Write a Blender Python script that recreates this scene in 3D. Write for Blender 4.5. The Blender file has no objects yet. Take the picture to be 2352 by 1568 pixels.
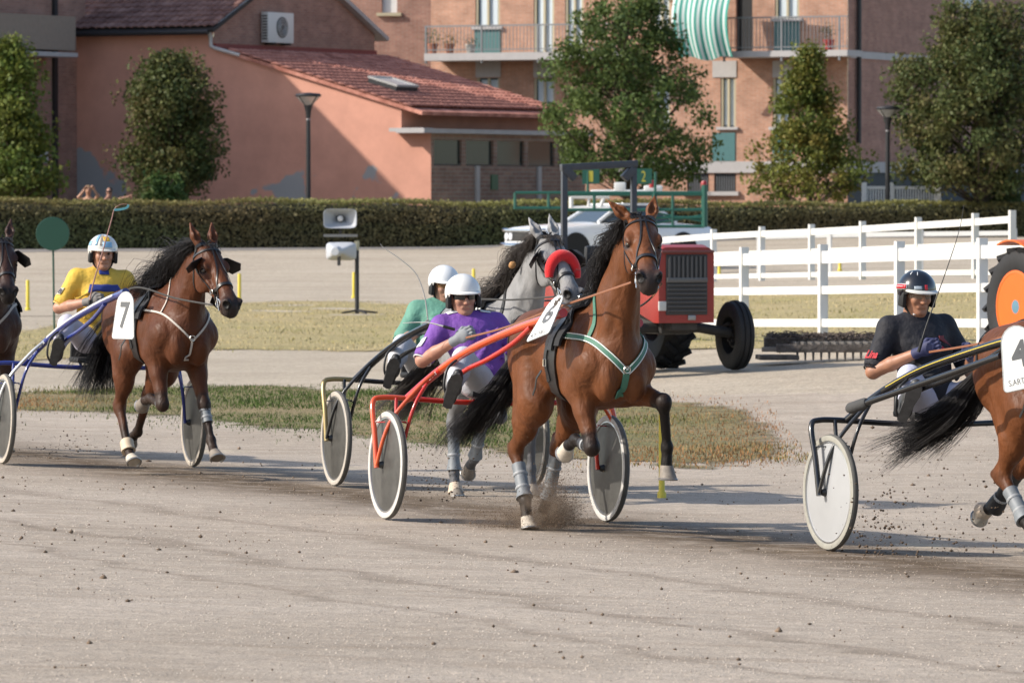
import bpy, bmesh, math, random
import numpy as np
from mathutils import Vector, Matrix, Euler, noise as mnoise
from mathutils.bvhtree import BVHTree

# ------------------------------------------------------------------ camera, sky, sun, exposure
S = bpy.context.scene
FPX = 12852.0            # focal length in units where the picture is 2352 wide
HORIZ, CX, CY, CAMH = 460.0, 1176.0, 784.0, 2.05
PITCH = math.atan((CY - HORIZ) / FPX)
cam_data = bpy.data.cameras.new('camera')
cam_data.sensor_width = 22.2
cam_data.lens = FPX / 2352.0 * 22.2
cam_data.clip_end = 3000.0
cam_data.clip_start = 0.5
cam_data.dof.use_dof = True
cam_data.dof.focus_distance = 35.0
cam_data.dof.aperture_fstop = 6.3
cam = bpy.data.objects.new('camera', cam_data)
S.collection.objects.link(cam)
cam.location = (0, 0, CAMH)
cam.rotation_euler = (math.radians(90) - PITCH, 0, 0)
S.camera = cam

SUN_EL = math.radians(34.0)
sd = Vector((-0.985, -0.17, 0)).normalized() * math.cos(SUN_EL) + Vector((0, 0, math.sin(SUN_EL)))
world = bpy.data.worlds.new('World')
S.world = world
world.use_nodes = True
wn = world.node_tree.nodes
bg = wn['Background']
sky = wn.new('ShaderNodeTexSky')
sky.sky_type = 'NISHITA'
sky.sun_disc = False
sky.sun_elevation = SUN_EL
sky.sun_rotation = math.atan2(sd.x, sd.y)
sky.dust_density = 1.6
world.node_tree.links.new(sky.outputs['Color'], bg.inputs['Color'])
bg.inputs['Strength'].default_value = 0.15
sun_l = bpy.data.lights.new('sun', 'SUN')
sun_l.energy = 4.0
sun_l.angle = math.radians(0.6)
sun_l.color = (1.0, 0.93, 0.83)
sun = bpy.data.objects.new('sun', sun_l)
sun.rotation_euler = (-sd).to_track_quat('-Z', 'Y').to_euler()
S.collection.objects.link(sun)
S.view_settings.view_transform = 'Standard'
S.view_settings.look = 'None'
S.view_settings.exposure = 0.45
S.view_settings.gamma = 1.0
S.cycles.use_adaptive_sampling = True
S.cycles.max_bounces = 6
S.cycles.transparent_max_bounces = 12

COL = S.collection
RND = random.Random(7)
NPR = np.random.default_rng(11)

# ------------------------------------------------------------------ object helpers
def link(o, parent=None):
    COL.objects.link(o)
    if parent is not None:
        o.parent = parent
    return o

def tag(o, label=None, cat=None, group=None, kind=None):
    if label: o['label'] = label
    if cat: o['category'] = cat
    if group: o['group'] = group
    if kind: o['kind'] = kind
    return o

def empty(name, mat=None, label=None, cat=None, group=None):
    o = bpy.data.objects.new(name, None)
    o.empty_display_size = 0.1
    link(o)
    if mat is not None:
        o.matrix_world = mat
    return tag(o, label, cat, group)

def mesh_obj(name, verts, faces, material=None, parent=None, smooth=True):
    me = bpy.data.meshes.new(name)
    me.from_pydata([tuple(v) for v in verts], [], [tuple(f) for f in faces])
    if smooth:
        me.polygons.foreach_set('use_smooth', [True] * len(me.polygons))
    if material is not None:
        me.materials.append(material)
    me.update()
    return link(bpy.data.objects.new(name, me), parent)

def np_mesh(name, V, F, material=None, parent=None, smooth=True, cols=None):
    """V (n,3) float array, F (m,k) int array with k = 3 or 4"""
    me = bpy.data.meshes.new(name)
    k = F.shape[1]
    me.vertices.add(len(V)); me.loops.add(F.size); me.polygons.add(len(F))
    me.vertices.foreach_set('co', np.asarray(V, dtype=np.float32).ravel())
    me.loops.foreach_set('vertex_index', np.asarray(F, dtype=np.int32).ravel())
    me.polygons.foreach_set('loop_start', np.arange(0, F.size, k, dtype=np.int32))
    me.polygons.foreach_set('loop_total', np.full(len(F), k, dtype=np.int32))
    if smooth:
        me.polygons.foreach_set('use_smooth', np.ones(len(F), dtype=bool))
    if cols is not None:
        at = me.color_attributes.new('tint', 'FLOAT_COLOR', 'POINT')
        c4 = np.ones((len(V), 4), dtype=np.float32); c4[:, :3] = cols
        at.data.foreach_set('color', c4.ravel())
    if material is not None:
        me.materials.append(material)
    me.update(calc_edges=True)
    return link(bpy.data.objects.new(name, me), parent)

class MB:
    """collects simple solids into one mesh"""
    def __init__(s): s.v = []; s.f = []
    def add(s, vs, fs):
        n = len(s.v); s.v += [tuple(v) for v in vs]; s.f += [tuple(i + n for i in f) for f in fs]; return s
    def box(s, c, d, rot=None, bev=0.0):
        hx, hy, hz = d[0]/2, d[1]/2, d[2]/2
        if bev <= 0:
            vs = [Vector((x*hx, y*hy, z*hz)) for x in (-1, 1) for y in (-1, 1) for z in (-1, 1)]
            fs = [(0,1,3,2),(4,6,7,5),(0,4,5,1),(2,3,7,6),(0,2,6,4),(1,5,7,3)]
        else:
            b = min(bev, hx*.9, hy*.9, hz*.9)
            bm = bmesh.new(); bmesh.ops.create_cube(bm, size=1.0)
            for v in bm.verts: v.co = Vector((v.co.x*2*hx, v.co.y*2*hy, v.co.z*2*hz))
            bmesh.ops.bevel(bm, geom=list(bm.edges), offset=b, segments=2, affect='EDGES', profile=0.6)
            bm.verts.index_update()
            vs = [v.co.copy() for v in bm.verts]; fs = [[v.index for v in f.verts] for f in bm.faces]; bm.free()
        c = Vector(c)
        return s.add([(rot @ v if rot is not None else v) + c for v in vs], fs)
    def tube(s, pts, r, n=10, cap=True, radii=None, flat=1.0, up=None):
        pts = [Vector(p) for p in pts]
        m = len(pts); vs = []; fs = []
        nrm = None
        for i, p in enumerate(pts):
            t = (pts[min(i+1, m-1)] - pts[max(i-1, 0)])
            if t.length < 1e-9: t = Vector((0, 0, 1))
            t.normalize()
            if up is not None:
                u = up[i] if isinstance(up, list) else up
                a = Vector(u) - t * Vector(u).dot(t)
                a = a.normalized() if a.length > 1e-6 else t.orthogonal().normalized()
            elif nrm is None:
                a = t.orthogonal().normalized()
            else:
                a = nrm - t * nrm.dot(t); a = a.normalized() if a.length > 1e-6 else t.orthogonal().normalized()
            nrm = a; b = t.cross(a)
            rr = radii[i] if radii is not None else r
            for k in range(n):
                an = 2*math.pi*k/n
                vs.append(p + a*(math.cos(an)*rr*flat) + b*(math.sin(an)*rr))
        for i in range(m-1):
            for k in range(n):
                k2 = (k+1) % n
                fs.append((i*n+k, i*n+k2, (i+1)*n+k2, (i+1)*n+k))
        if cap:
            fs.append(tuple(reversed(range(n)))); fs.append(tuple(range((m-1)*n, m*n)))
        return s.add(vs, fs)
    def ribbon(s, pts, nrms, w, th=0.004):
        """flat strap with thickness along pts, nrms = outward normals"""
        m = len(pts); vs = []; fs = []
        for i in range(m):
            p = Vector(pts[i]); n = Vector(nrms[i]).normalized()
            t = (Vector(pts[min(i+1, m-1)]) - Vector(pts[max(i-1, 0)])).normalized()
            b = t.cross(n)
            b = b.normalized() if b.length > 1e-6 else Vector((0, 0, 1))
            ww = w[i] if isinstance(w, (list, tuple)) else w
            for (sb, sn) in ((-1, 0), (1, 0), (1, 1), (-1, 1)):
                vs.append(p + b*(sb*ww/2) + n*(sn*th))
        for i in range(m-1):
            for k in range(4):
                k2 = (k+1) % 4
                fs.append((i*4+k, i*4+k2, (i+1)*4+k2, (i+1)*4+k))
        fs.append((3, 2, 1, 0)); q = (m-1)*4; fs.append((q, q+1, q+2, q+3))
        return s.add(vs, fs)
    def lathe(s, prof, n=24, M=None, close=False):
        """prof: list of (r, z); axis z; M: matrix"""
        vs = []; fs = []; m = len(prof)
        for (r, z) in prof:
            for k in range(n):
                a = 2*math.pi*k/n
                vs.append(Vector((r*math.cos(a), r*math.sin(a), z)))
        rng = m if close else m-1
        for i in range(rng):
            j = (i+1) % m
            for k in range(n):
                k2 = (k+1) % n
                fs.append((i*n+k, i*n+k2, j*n+k2, j*n+k))
        if not close:
            if prof[0][0] > 1e-6: fs.append(tuple(reversed(range(n))))
            if prof[-1][0] > 1e-6: fs.append(tuple(range((m-1)*n, m*n)))
        if M is not None: vs = [M @ v for v in vs]
        return s.add(vs, fs)
    def prism(s, poly, d, M=None):
        """poly: 2D outline (x,z) CCW, extruded along y by d centred"""
        n = len(poly)
        vs = [Vector((x, -d/2, z)) for x, z in poly] + [Vector((x, d/2, z)) for x, z in poly]
        fs = [tuple(range(n)), tuple(reversed(range(n, 2*n)))]
        for k in range(n):
            k2 = (k+1) % n
            fs.append((k2, k, n+k, n+k2))
        if M is not None: vs = [M @ v for v in vs]
        return s.add(vs, fs)
    def build(s, name, material=None, parent=None, smooth=True, angle=40):
        me = bpy.data.meshes.new(name)
        me.from_pydata(s.v, [], s.f)
        if material is not None: me.materials.append(material)
        if smooth:
            me.polygons.foreach_set('use_smooth', [True]*len(me.polygons))
            try: me.set_sharp_from_angle(angle=math.radians(angle))
            except Exception: pass
        me.update()
        return link(bpy.data.objects.new(name, me), parent)

def frame(o, x, y, z):
    M = Matrix.Identity(4)
    for i, a in enumerate((x, y, z)):
        for j in range(3): M[j][i] = a[j]
    for j in range(3): M[j][3] = o[j]
    return M

def catmull(pts, n=8):
    pts = [Vector(p) for p in pts]
    out = []
    for i in range(len(pts)-1):
        p0 = pts[max(i-1, 0)]; p1 = pts[i]; p2 = pts[i+1]; p3 = pts[min(i+2, len(pts)-1)]
        for k in range(n):
            t = k/n
            out.append(0.5*((2*p1) + (p2-p0)*t + (2*p0-5*p1+4*p2-p3)*t*t + (3*p1-p0-3*p2+p3)*t**3))
    out.append(pts[-1].copy())
    return out

# ------------------------------------------------------------------ picture <-> place
def at(px, py, D):
    """point at depth D seen at picture position (2352-wide units)"""
    c, s_ = math.cos(PITCH), math.sin(PITCH)
    a = (px - CX)/FPX; b = (CY - py)/FPX
    return Vector((a*D, (c + b*s_)*D, CAMH + (-s_ + b*c)*D))

def sstep(a, b, x):
    t = np.clip((x - a)/(b - a), 0, 1)
    return t*t*(3 - 2*t)

def gz(X, Y):
    """height of the ground"""
    X = np.asarray(X, dtype=float); Y = np.asarray(Y, dtype=float)
    u = 0.93*(X + 0.81) + 0.36*(Y - 36.0)
    near = -0.031*np.clip(u, -7, 2.6)
    inf = 0.10 + 0.055*np.clip(X, -2, 8)
    w = sstep(46, 60, Y)
    z = near*(1-w) + inf*w
    far = 0.10 + 0.80*sstep(110, 150, Y)*1.0
    w2 = sstep(100, 122, Y)
    z = z*(1-w2) + (far + 0.055*np.clip(X, -2, 8)*0.4)*w2
    return z

def G(px, py):
    """ground point under a picture position"""
    lo = 5.0
    d = 10.0
    while d < 400:
        p = at(px, py, d)
        if p.z < float(gz(p.x, p.y)):
            a, b = d - 0.5, d
            for _ in range(30):
                m = (a+b)/2; q = at(px, py, m)
                if q.z < float(gz(q.x, q.y)): b = m
                else: a = m
            q = at(px, py, b)
            return Vector((q.x, q.y, float(gz(q.x, q.y))))
        d += 0.5
    return at(px, py, 400)

# ------------------------------------------------------------------ materials
MATS = {}
def mat(name, col=(0.5, 0.5, 0.5), rough=0.6, metal=0.0, spec=0.5, noise=0.0, nscale=8.0, bump=0.0, bscale=40.0,
        alpha=1.0, emit=None, coat=0.0, trans=0.0, col2=None, detail=5.0, sheen=0.0, attr=False, stretch=None, thin=None):
    if name in MATS: return MATS[name]
    m = bpy.data.materials.new(name); m.use_nodes = True
    nt = m.node_tree; N = nt.nodes; L = nt.links
    b = N['Principled BSDF']
    b.inputs['Base Color'].default_value = (*col, 1)
    b.inputs['Roughness'].default_value = rough
    b.inputs['Metallic'].default_value = metal
    b.inputs['Specular IOR Level'].default_value = spec
    b.inputs['Alpha'].default_value = alpha
    b.inputs['Coat Weight'].default_value = coat
    b.inputs['Coat Roughness'].default_value = 0.12
    b.inputs['Transmission Weight'].default_value = trans
    b.inputs['Sheen Weight'].default_value = sheen
    if emit:
        b.inputs['Emission Color'].default_value = (*emit[0], 1); b.inputs['Emission Strength'].default_value = emit[1]
    tc = N.new('ShaderNodeTexCoord')
    mp = N.new('ShaderNodeMapping'); L.new(tc.outputs['Object'], mp.inputs['Vector'])
    if stretch: mp.inputs['Scale'].default_value = stretch
    src = None
    if attr:
        va = N.new('ShaderNodeVertexColor'); va.layer_name = 'tint'; src = va.outputs['Color']
    if noise > 0 or col2 is not None:
        nz = N.new('ShaderNodeTexNoise'); nz.inputs['Scale'].default_value = nscale; nz.inputs['Detail'].default_value = detail
        nz.inputs['Roughness'].default_value = 0.62
        L.new(mp.outputs['Vector'], nz.inputs['Vector'])
        if col2 is not None:
            cr = N.new('ShaderNodeValToRGB')
            cr.color_ramp.elements[0].position = 0.35; cr.color_ramp.elements[1].position = 0.66
            cr.color_ramp.elements[0].color = (*col, 1); cr.color_ramp.elements[1].color = (*col2, 1)
            L.new(nz.outputs['Fac'], cr.inputs['Fac']); src = cr.outputs['Color']
        if noise > 0:
            mr = N.new('ShaderNodeMapRange')
            mr.inputs['From Min'].default_value = 0.25; mr.inputs['From Max'].default_value = 0.75
            mr.inputs['To Min'].default_value = 1-noise; mr.inputs['To Max'].default_value = 1+noise
            L.new(nz.outputs['Fac'], mr.inputs['Value'])
            mx = N.new('ShaderNodeMix'); mx.data_type = 'RGBA'; mx.blend_type = 'MULTIPLY'
            mx.inputs['Factor'].default_value = 1.0
            if src is not None: L.new(src, mx.inputs[6])
            else: mx.inputs[6].default_value = (*col, 1)
            L.new(mr.outputs['Result'], mx.inputs[7])
            src = mx.outputs[2]
    if src is not None: L.new(src, b.inputs['Base Color'])
    if bump > 0:
        n2 = N.new('ShaderNodeTexNoise'); n2.inputs['Scale'].default_value = bscale; n2.inputs['Detail'].default_value = 4
        L.new(mp.outputs['Vector'], n2.inputs['Vector'])
        bp = N.new('ShaderNodeBump'); bp.inputs['Strength'].default_value = 1.0; bp.inputs['Distance'].default_value = bump
        L.new(n2.outputs['Fac'], bp.inputs['Height']); L.new(bp.outputs['Normal'], b.inputs['Normal'])
    MATS[name] = m
    return m

def text_obj(name, txt, material, parent, M, size, shear=0.0, bold=0.0, spacing=1.0, thick=0.0006, sx=1.0, fit=None):
    """flat lettering as a mesh; M maps text plane (x right, y up, z out) to the parent's space"""
    cu = bpy.data.curves.new(name, 'FONT'); cu.body = txt; cu.size = size; cu.shear = shear
    cu.align_x = 'CENTER'; cu.align_y = 'CENTER'; cu.extrude = thick; cu.offset = bold; cu.space_character = spacing
    cu.resolution_u = 4
    t = bpy.data.objects.new(name, cu); COL.objects.link(t)
    dg = bpy.context.evaluated_depsgraph_get()
    me = bpy.data.meshes.new_from_object(t.evaluated_get(dg))
    bpy.data.objects.remove(t); bpy.data.curves.remove(cu)
    n = len(me.vertices); co = np.zeros(n*3, dtype=np.float32); me.vertices.foreach_get('co', co); co = co.reshape(-1, 3)
    if n:
        c = (co.min(0)+co.max(0))/2; co[:, 0] -= c[0]; co[:, 1] -= c[1]
        if fit:
            e = np.maximum(co.max(0)-co.min(0), 1e-6); co[:, 0] *= fit[0]/e[0]; co[:, 1] *= fit[1]/e[1]
        co[:, 0] *= sx
        Mn = np.array(M); co = co @ Mn[:3, :3].T + Mn[:3, 3]
        me.vertices.foreach_set('co', co.astype(np.float32).ravel())
    me.materials.clear(); me.materials.append(material); me.name = name; me.update()
    return link(bpy.data.objects.new(name, me), parent)
# ------------------------------------------------------------------ smooth solids (signed distance -> mesh)
class Field:
    def __init__(s): s.p = []
    def cone(s, a, b, ra, rb, k=0.04, sy=1.0, w=(0, 1, 0), op='u'):
        s.p.append(('c', np.array(a, float), np.array(b, float), ra, rb, sy, np.array(w, float)/np.linalg.norm(w), k, op)); return s
    def chain(s, pts, rs, k=0.04, sy=1.0, w=(0, 1, 0)):
        for i in range(len(pts)-1): s.cone(pts[i], pts[i+1], rs[i], rs[i+1], k, sy, w)
        return s
    def ell(s, c, r, k=0.05, R=None, op='u'):
        s.p.append(('e', np.array(c, float), np.array(r, float), np.eye(3) if R is None else np.array(R)[:3, :3], None, None, None, k, op)); return s
    @staticmethod
    def dist(pr, P):
        if pr[0] == 'c':
            _, a, b, ra, rb, sy, w, k, op = pr
            ab = b - a; L2 = max(ab @ ab, 1e-12)
            t = np.clip((P - a) @ ab / L2, 0, 1)
            q = P - (a + t[..., None]*ab)
            if sy != 1.0:
                q = q - w*((q @ w)*(1 - 1/sy))[..., None]
            d = np.sqrt((q*q).sum(-1)) - (ra + t*(rb - ra))
            return d*min(sy, 1.0)
        _, c, r, R = pr[:4]
        q = (P - c) @ R
        k0 = np.sqrt(((q/r)**2).sum(-1)); k1 = np.sqrt(((q/(r*r))**2).sum(-1))
        return k0*(k0 - 1)/np.maximum(k1, 1e-9)
    @staticmethod
    def bounds(pr):
        if pr[0] == 'c':
            a, b = pr[1], pr[2]; r = max(pr[3], pr[4])*max(pr[5], 1.0)
            return np.minimum(a, b)-r, np.maximum(a, b)+r
        e = np.abs(pr[3]) @ pr[2]
        return pr[1]-e, pr[1]+e
    @staticmethod
    def comb(D, d, k, op):
        if op == 'u':
            h = np.maximum(k - np.abs(D - d), 0)/k
            return np.minimum(D, d) - h*h*k*0.25
        d = -d
        h = np.maximum(k - np.abs(D - d), 0)/k
        return np.maximum(D, d) + h*h*k*0.25
    def eval(s, P):
        P = np.atleast_2d(np.asarray(P, float)); D = np.full(len(P), 1.0)
        for pr in s.p: D = s.comb(D, s.dist(pr, P), pr[7], pr[8])
        return D
    def grad(s, P, e=0.004):
        P = np.atleast_2d(np.asarray(P, float)); g = np.zeros_like(P)
        for i in range(3):
            o = np.zeros(3); o[i] = e; g[:, i] = s.eval(P+o) - s.eval(P-o)
        return g/np.maximum(np.linalg.norm(g, axis=1, keepdims=True), 1e-9)
    def snap(s, P, off=0.0, it=0):
        """nearest surface points (+ off along the normal) and normals"""
        P = np.atleast_2d(np.asarray(P, float))
        if getattr(s, 'bvh', None) is None:
            V, F = s.mesh(0.014); s.set_surface(V, F)
        S_ = np.zeros_like(P); N_ = np.zeros_like(P)
        for i, p in enumerate(P):
            loc, nrm, idx, d = s.bvh.find_nearest(Vector(p))
            N_[i] = nrm; S_[i] = np.array(loc) + np.array(nrm)*off
        return S_, N_
    def set_surface(s, V, F):
        s.bvh = BVHTree.FromPolygons([Vector(v) for v in V], F.tolist())
    def mesh(s, h, clip=None):
        lo = np.min([s.bounds(p)[0] for p in s.p if p[8] == 'u'], axis=0) - 3*h
        hi = np.max([s.bounds(p)[1] for p in s.p if p[8] == 'u'], axis=0) + 3*h
        n = np.ceil((hi-lo)/h).astype(int)+1
        D = np.full(tuple(n), 0.5, dtype=np.float32)
        ax = [lo[i] + h*np.arange(n[i]) for i in range(3)]
        for pr in s.p:
            b0, b1 = s.bounds(pr); m = pr[7] + 2.5*h
            i0 = np.maximum(np.floor((b0-m-lo)/h).astype(int), 0); i1 = np.minimum(np.ceil((b1+m-lo)/h).astype(int)+1, n)
            if (i1 <= i0).any(): continue
            sl = tuple(slice(i0[i], i1[i]) for i in range(3))
            P = np.stack(np.meshgrid(ax[0][sl[0]], ax[1][sl[1]], ax[2][sl[2]], indexing='ij'), -1)
            D[sl] = s.comb(D[sl], s.dist(pr, P), pr[7], pr[8]).astype(np.float32)
        if clip is not None:
            P = np.stack(np.meshgrid(*ax, indexing='ij'), -1)
            D = np.maximum(D, clip(P).astype(np.float32))
        return surface_nets(D, lo, h)

def surface_nets(D, lo, h):
    ins = D < 0
    n = np.array(D.shape)
    corners = [(i, j, k) for i in (0, 1) for j in (0, 1) for k in (0, 1)]
    cnt = np.zeros(tuple(n-1), dtype=np.int8)
    for c in corners:
        cnt += ins[c[0]:n[0]-1+c[0], c[1]:n[1]-1+c[1], c[2]:n[2]-1+c[2]]
    act = np.argwhere((cnt > 0) & (cnt < 8))
    idx = np.full(tuple(n-1), -1, dtype=np.int64)
    idx[act[:, 0], act[:, 1], act[:, 2]] = np.arange(len(act))
    acc = np.zeros((len(act), 3)); num = np.zeros(len(act))
    for a in corners:
        for d in range(3):
            if a[d]: continue
            b = list(a); b[d] = 1
            va = D[act[:, 0]+a[0], act[:, 1]+a[1], act[:, 2]+a[2]].astype(float)
            vb = D[act[:, 0]+b[0], act[:, 1]+b[1], act[:, 2]+b[2]].astype(float)
            m = (va < 0) != (vb < 0)
            t = np.where(m, va/np.where(m, va-vb, 1), 0)
            p = np.array(a, float)[None] + np.eye(3)[d][None]*t[:, None]
            acc += p*m[:, None]; num += m
    V = lo + h*(act + acc/num[:, None])
    F = []
    for d in range(3):
        e, f = [(1, 2), (2, 0), (0, 1)][d]
        sl0 = [slice(None)]*3; sl1 = [slice(None)]*3
        sl0[d] = slice(0, n[d]-1); sl1[d] = slice(1, n[d])
        A = ins[tuple(sl0)]; B = ins[tuple(sl1)]
        ed = np.argwhere(A != B)
        ok = (ed[:, e] > 0) & (ed[:, f] > 0) & (ed[:, e] < n[e]-1) & (ed[:, f] < n[f]-1)
        ed = ed[ok]
        q = []
        for (oe, of) in ((0, 0), (1, 0), (1, 1), (0, 1)):
            c = ed.copy(); c[:, e] -= oe; c[:, f] -= of
            q.append(idx[c[:, 0], c[:, 1], c[:, 2]])
        q = np.stack(q, 1)
        fl = ~A[ed[:, 0], ed[:, 1], ed[:, 2]]
        q[fl] = q[fl][:, ::-1]
        F.append(q)
    F = np.concatenate(F)
    F = F[(F >= 0).all(1)]
    return V, F

def relax(V, F, it=2, lam=0.5):
    for _ in range(it):
        for l in (lam, -lam*1.03):
            acc = np.zeros_like(V); num = np.zeros(len(V))
            for k in range(4):
                a = F[:, k]; b = F[:, (k+1) % 4]
                np.add.at(acc, a, V[b]); np.add.at(num, a, 1)
            V = V + l*(acc/np.maximum(num, 1)[:, None] - V)
    return V
# ------------------------------------------------------------------ ground
def dirt_mat(name, c1, c2, c3, streak, rot, dark=0.5, bump=0.02, fine=60.0, band=False):
    m = bpy.data.materials.new(name); m.use_nodes = True; nt = m.node_tree; N = nt.nodes; L = nt.links; b = N['Principled BSDF']
    b.inputs['Roughness'].default_value = 0.95; b.inputs['Specular IOR Level'].default_value = 0.15
    tc = N.new('ShaderNodeTexCoord')
    mp = N.new('ShaderNodeMapping'); mp.inputs['Rotation'].default_value = (0, 0, rot); mp.inputs['Scale'].default_value = streak
    L.new(tc.outputs['Object'], mp.inputs['Vector'])
    def noise(scale, det, src, rough=0.6):
        n = N.new('ShaderNodeTexNoise'); n.inputs['Scale'].default_value = scale; n.inputs['Detail'].default_value = det; n.inputs['Roughness'].default_value = rough
        L.new(src, n.inputs['Vector']); return n.outputs['Fac']
    def ramp(src, p0, p1, ca, cb):
        r = N.new('ShaderNodeValToRGB'); r.color_ramp.elements[0].position = p0; r.color_ramp.elements[1].position = p1
        r.color_ramp.elements[0].color = (*ca, 1); r.color_ramp.elements[1].color = (*cb, 1); L.new(src, r.inputs['Fac']); return r.outputs['Color']
    def mix(f, a, bb, mode='MIX'):
        x = N.new('ShaderNodeMix'); x.data_type = 'RGBA'; x.blend_type = mode
        if isinstance(f, float): x.inputs['Factor'].default_value = f
        else: L.new(f, x.inputs['Factor'])
        L.new(a, x.inputs[6]); L.new(bb, x.inputs[7]); return x.outputs[2]
    big = noise(0.35, 4, tc.outputs['Object']); st = noise(1.0, 6, mp.outputs['Vector'], 0.7); fn = noise(fine, 4, tc.outputs['Object'], 0.75); md = noise(7.0, 6, tc.outputs['Object'], 0.7)
    col = ramp(big, 0.35, 0.7, c1, c2)
    dk = ramp(st, 0.50, 0.68, (0, 0, 0), (1, 1, 1)); md2 = ramp(md, 0.36, 0.60, (0, 0, 0), (1, 1, 1))
    mul = N.new('ShaderNodeMath'); mul.operation = 'MULTIPLY'; L.new(dk, mul.inputs[0]); L.new(md2, mul.inputs[1])
    mu2 = N.new('ShaderNodeMath'); mu2.operation = 'MULTIPLY'; L.new(mul.outputs[0], mu2.inputs[0]); mu2.inputs[1].default_value = dark
    c3n = N.new('ShaderNodeRGB'); c3n.outputs[0].default_value = (*c3, 1)
    col = mix(mu2.outputs[0], col, c3n.outputs[0])
    if band:   # soil churned up along the racing line, and fainter old lines nearer the rail
        sx = N.new('ShaderNodeSeparateXYZ'); L.new(tc.outputs['Object'], sx.inputs[0])
        def mth(op, a, b_=None):
            q = N.new('ShaderNodeMath'); q.operation = op
            for i_, v_ in enumerate((a, b_)):
                if v_ is None: continue
                if isinstance(v_, (int, float)): q.inputs[i_].default_value = v_
                else: L.new(v_, q.inputs[i_])
            return q.outputs[0]
        X1, Y1 = sx.outputs['X'], sx.outputs['Y']
        pts_ = [G(a_, b_) for a_, b_ in ((0, 1050), (400, 1066), (800, 1120), (1250, 1222), (1700, 1246), (2100, 1285), (2352, 1318))]
        c2_, c1_, c0_ = np.polyfit([p.x for p in pts_], [p.y for p in pts_], 2)
        yc = mth('ADD', mth('MULTIPLY', mth('MULTIPLY', X1, X1), float(c2_)), mth('ADD', mth('MULTIPLY', X1, float(c1_)), float(c0_)))
        tot = None
        wv = noise(0.9, 3, tc.outputs['Object'])
        for off_, wid_, amp_ in ((0.0, 2.1, 1.0), (-5.6, 0.30, 0.38), (-9.3, 0.24, 0.42), (-11.6, 0.18, 0.36), (2.6, 0.4, 0.3)):
            dd = mth('DIVIDE', mth('ADD', mth('SUBTRACT', mth('SUBTRACT', Y1, yc), off_), mth('MULTIPLY', mth('SUBTRACT', wv, 0.5), 2.4)), wid_)
            g1 = mth('MULTIPLY', mth('POWER', 2.718, mth('MULTIPLY', mth('MULTIPLY', dd, dd), -1.0)), amp_); tot = g1 if tot is None else mth('MAXIMUM', tot, g1)
        pn = ramp(noise(2.6, 8, tc.outputs['Object'], 0.72), 0.33, 0.52, (0.35, 0.35, 0.35), (1, 1, 1))
        fac = mth('MULTIPLY', mth('MULTIPLY', tot, pn), 0.95)
        soil = N.new('ShaderNodeRGB'); soil.outputs[0].default_value = (0.115, 0.080, 0.050, 1); col = mix(fac, col, soil.outputs[0])
    sp = ramp(fn, 0.30, 0.70, (0.62, 0.62, 0.62), (1.30, 1.30, 1.30)); col = mix(1.0, col, sp, 'MULTIPLY')
    sp2 = ramp(md, 0.30, 0.72, (0.80, 0.80, 0.80), (1.16, 1.15, 1.14)); col = mix(1.0, col, sp2, 'MULTIPLY')
    L.new(col, b.inputs['Base Color'])
    ad = N.new('ShaderNodeMath'); ad.operation = 'MULTIPLY_ADD'; L.new(st, ad.inputs[0]); ad.inputs[1].default_value = 1.3
    ad2 = N.new('ShaderNodeMath'); ad2.operation = 'MULTIPLY_ADD'; L.new(fn, ad2.inputs[0]); ad2.inputs[1].default_value = 0.45; L.new(md, ad2.inputs[2])
    L.new(ad2.outputs[0], ad.inputs[2])
    bp = N.new('ShaderNodeBump'); bp.inputs['Distance'].default_value = bump; bp.inputs['Strength'].default_value = 1.0
    L.new(ad.outputs[0], bp.inputs['Height']); L.new(bp.outputs['Normal'], b.inputs['Normal'])
    return m

TRACK_ROT = math.radians(66)
m_track = dirt_mat('track_sand', (0.410, 0.345, 0.276), (0.488, 0.416, 0.342), (0.18, 0.132, 0.086), (0.55, 2.2, 1), 0.12, dark=0.55, bump=0.016, band=True)
m_ground = dirt_mat('dirt_tan', (0.42, 0.357, 0.275), (0.50, 0.430, 0.338), (0.29, 0.232, 0.17), (0.5, 4.0, 1), 0.0, dark=0.5, bump=0.02, fine=30)
m_far = dirt_mat('far_track_sand', (0.44, 0.375, 0.292), (0.50, 0.432, 0.342), (0.29, 0.227, 0.168), (0.05, 1.1, 1), 0.02, dark=1.0, bump=0.02, fine=20)
m_grass = dirt_mat('dry_turf', (0.44, 0.355, 0.19), (0.36, 0.31, 0.145), (0.50, 0.41, 0.26), (1.0, 2.0, 1), 0.0, dark=0.7, bump=0.04, fine=25)
m_strip = dirt_mat('strip_turf', (0.28, 0.225, 0.125), (0.165, 0.165, 0.072), (0.34, 0.195, 0.10), (0.8, 2.0, 1), 0.0, dark=0.7, bump=0.04, fine=25)

def fray(m):
    nt = m.node_tree; N = nt.nodes; L = nt.links; b = N['Principled BSDF']; va = N.new('ShaderNodeVertexColor'); va.layer_name = 'tint'
    tc = N.new('ShaderNodeTexCoord'); nz = N.new('ShaderNodeTexNoise'); nz.inputs['Scale'].default_value = 3.2; nz.inputs['Detail'].default_value = 8; nz.inputs['Roughness'].default_value = 0.75; L.new(tc.outputs['Object'], nz.inputs['Vector'])
    ad = N.new('ShaderNodeMath'); ad.operation = 'ADD'; L.new(va.outputs['Color'], ad.inputs[0]); L.new(nz.outputs['Fac'], ad.inputs[1])
    mr = N.new('ShaderNodeMapRange'); mr.inputs['From Min'].default_value = 1.08; mr.inputs['From Max'].default_value = 1.40; L.new(ad.outputs[0], mr.inputs['Value']); L.new(mr.outputs['Result'], b.inputs['Alpha']); return m

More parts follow.
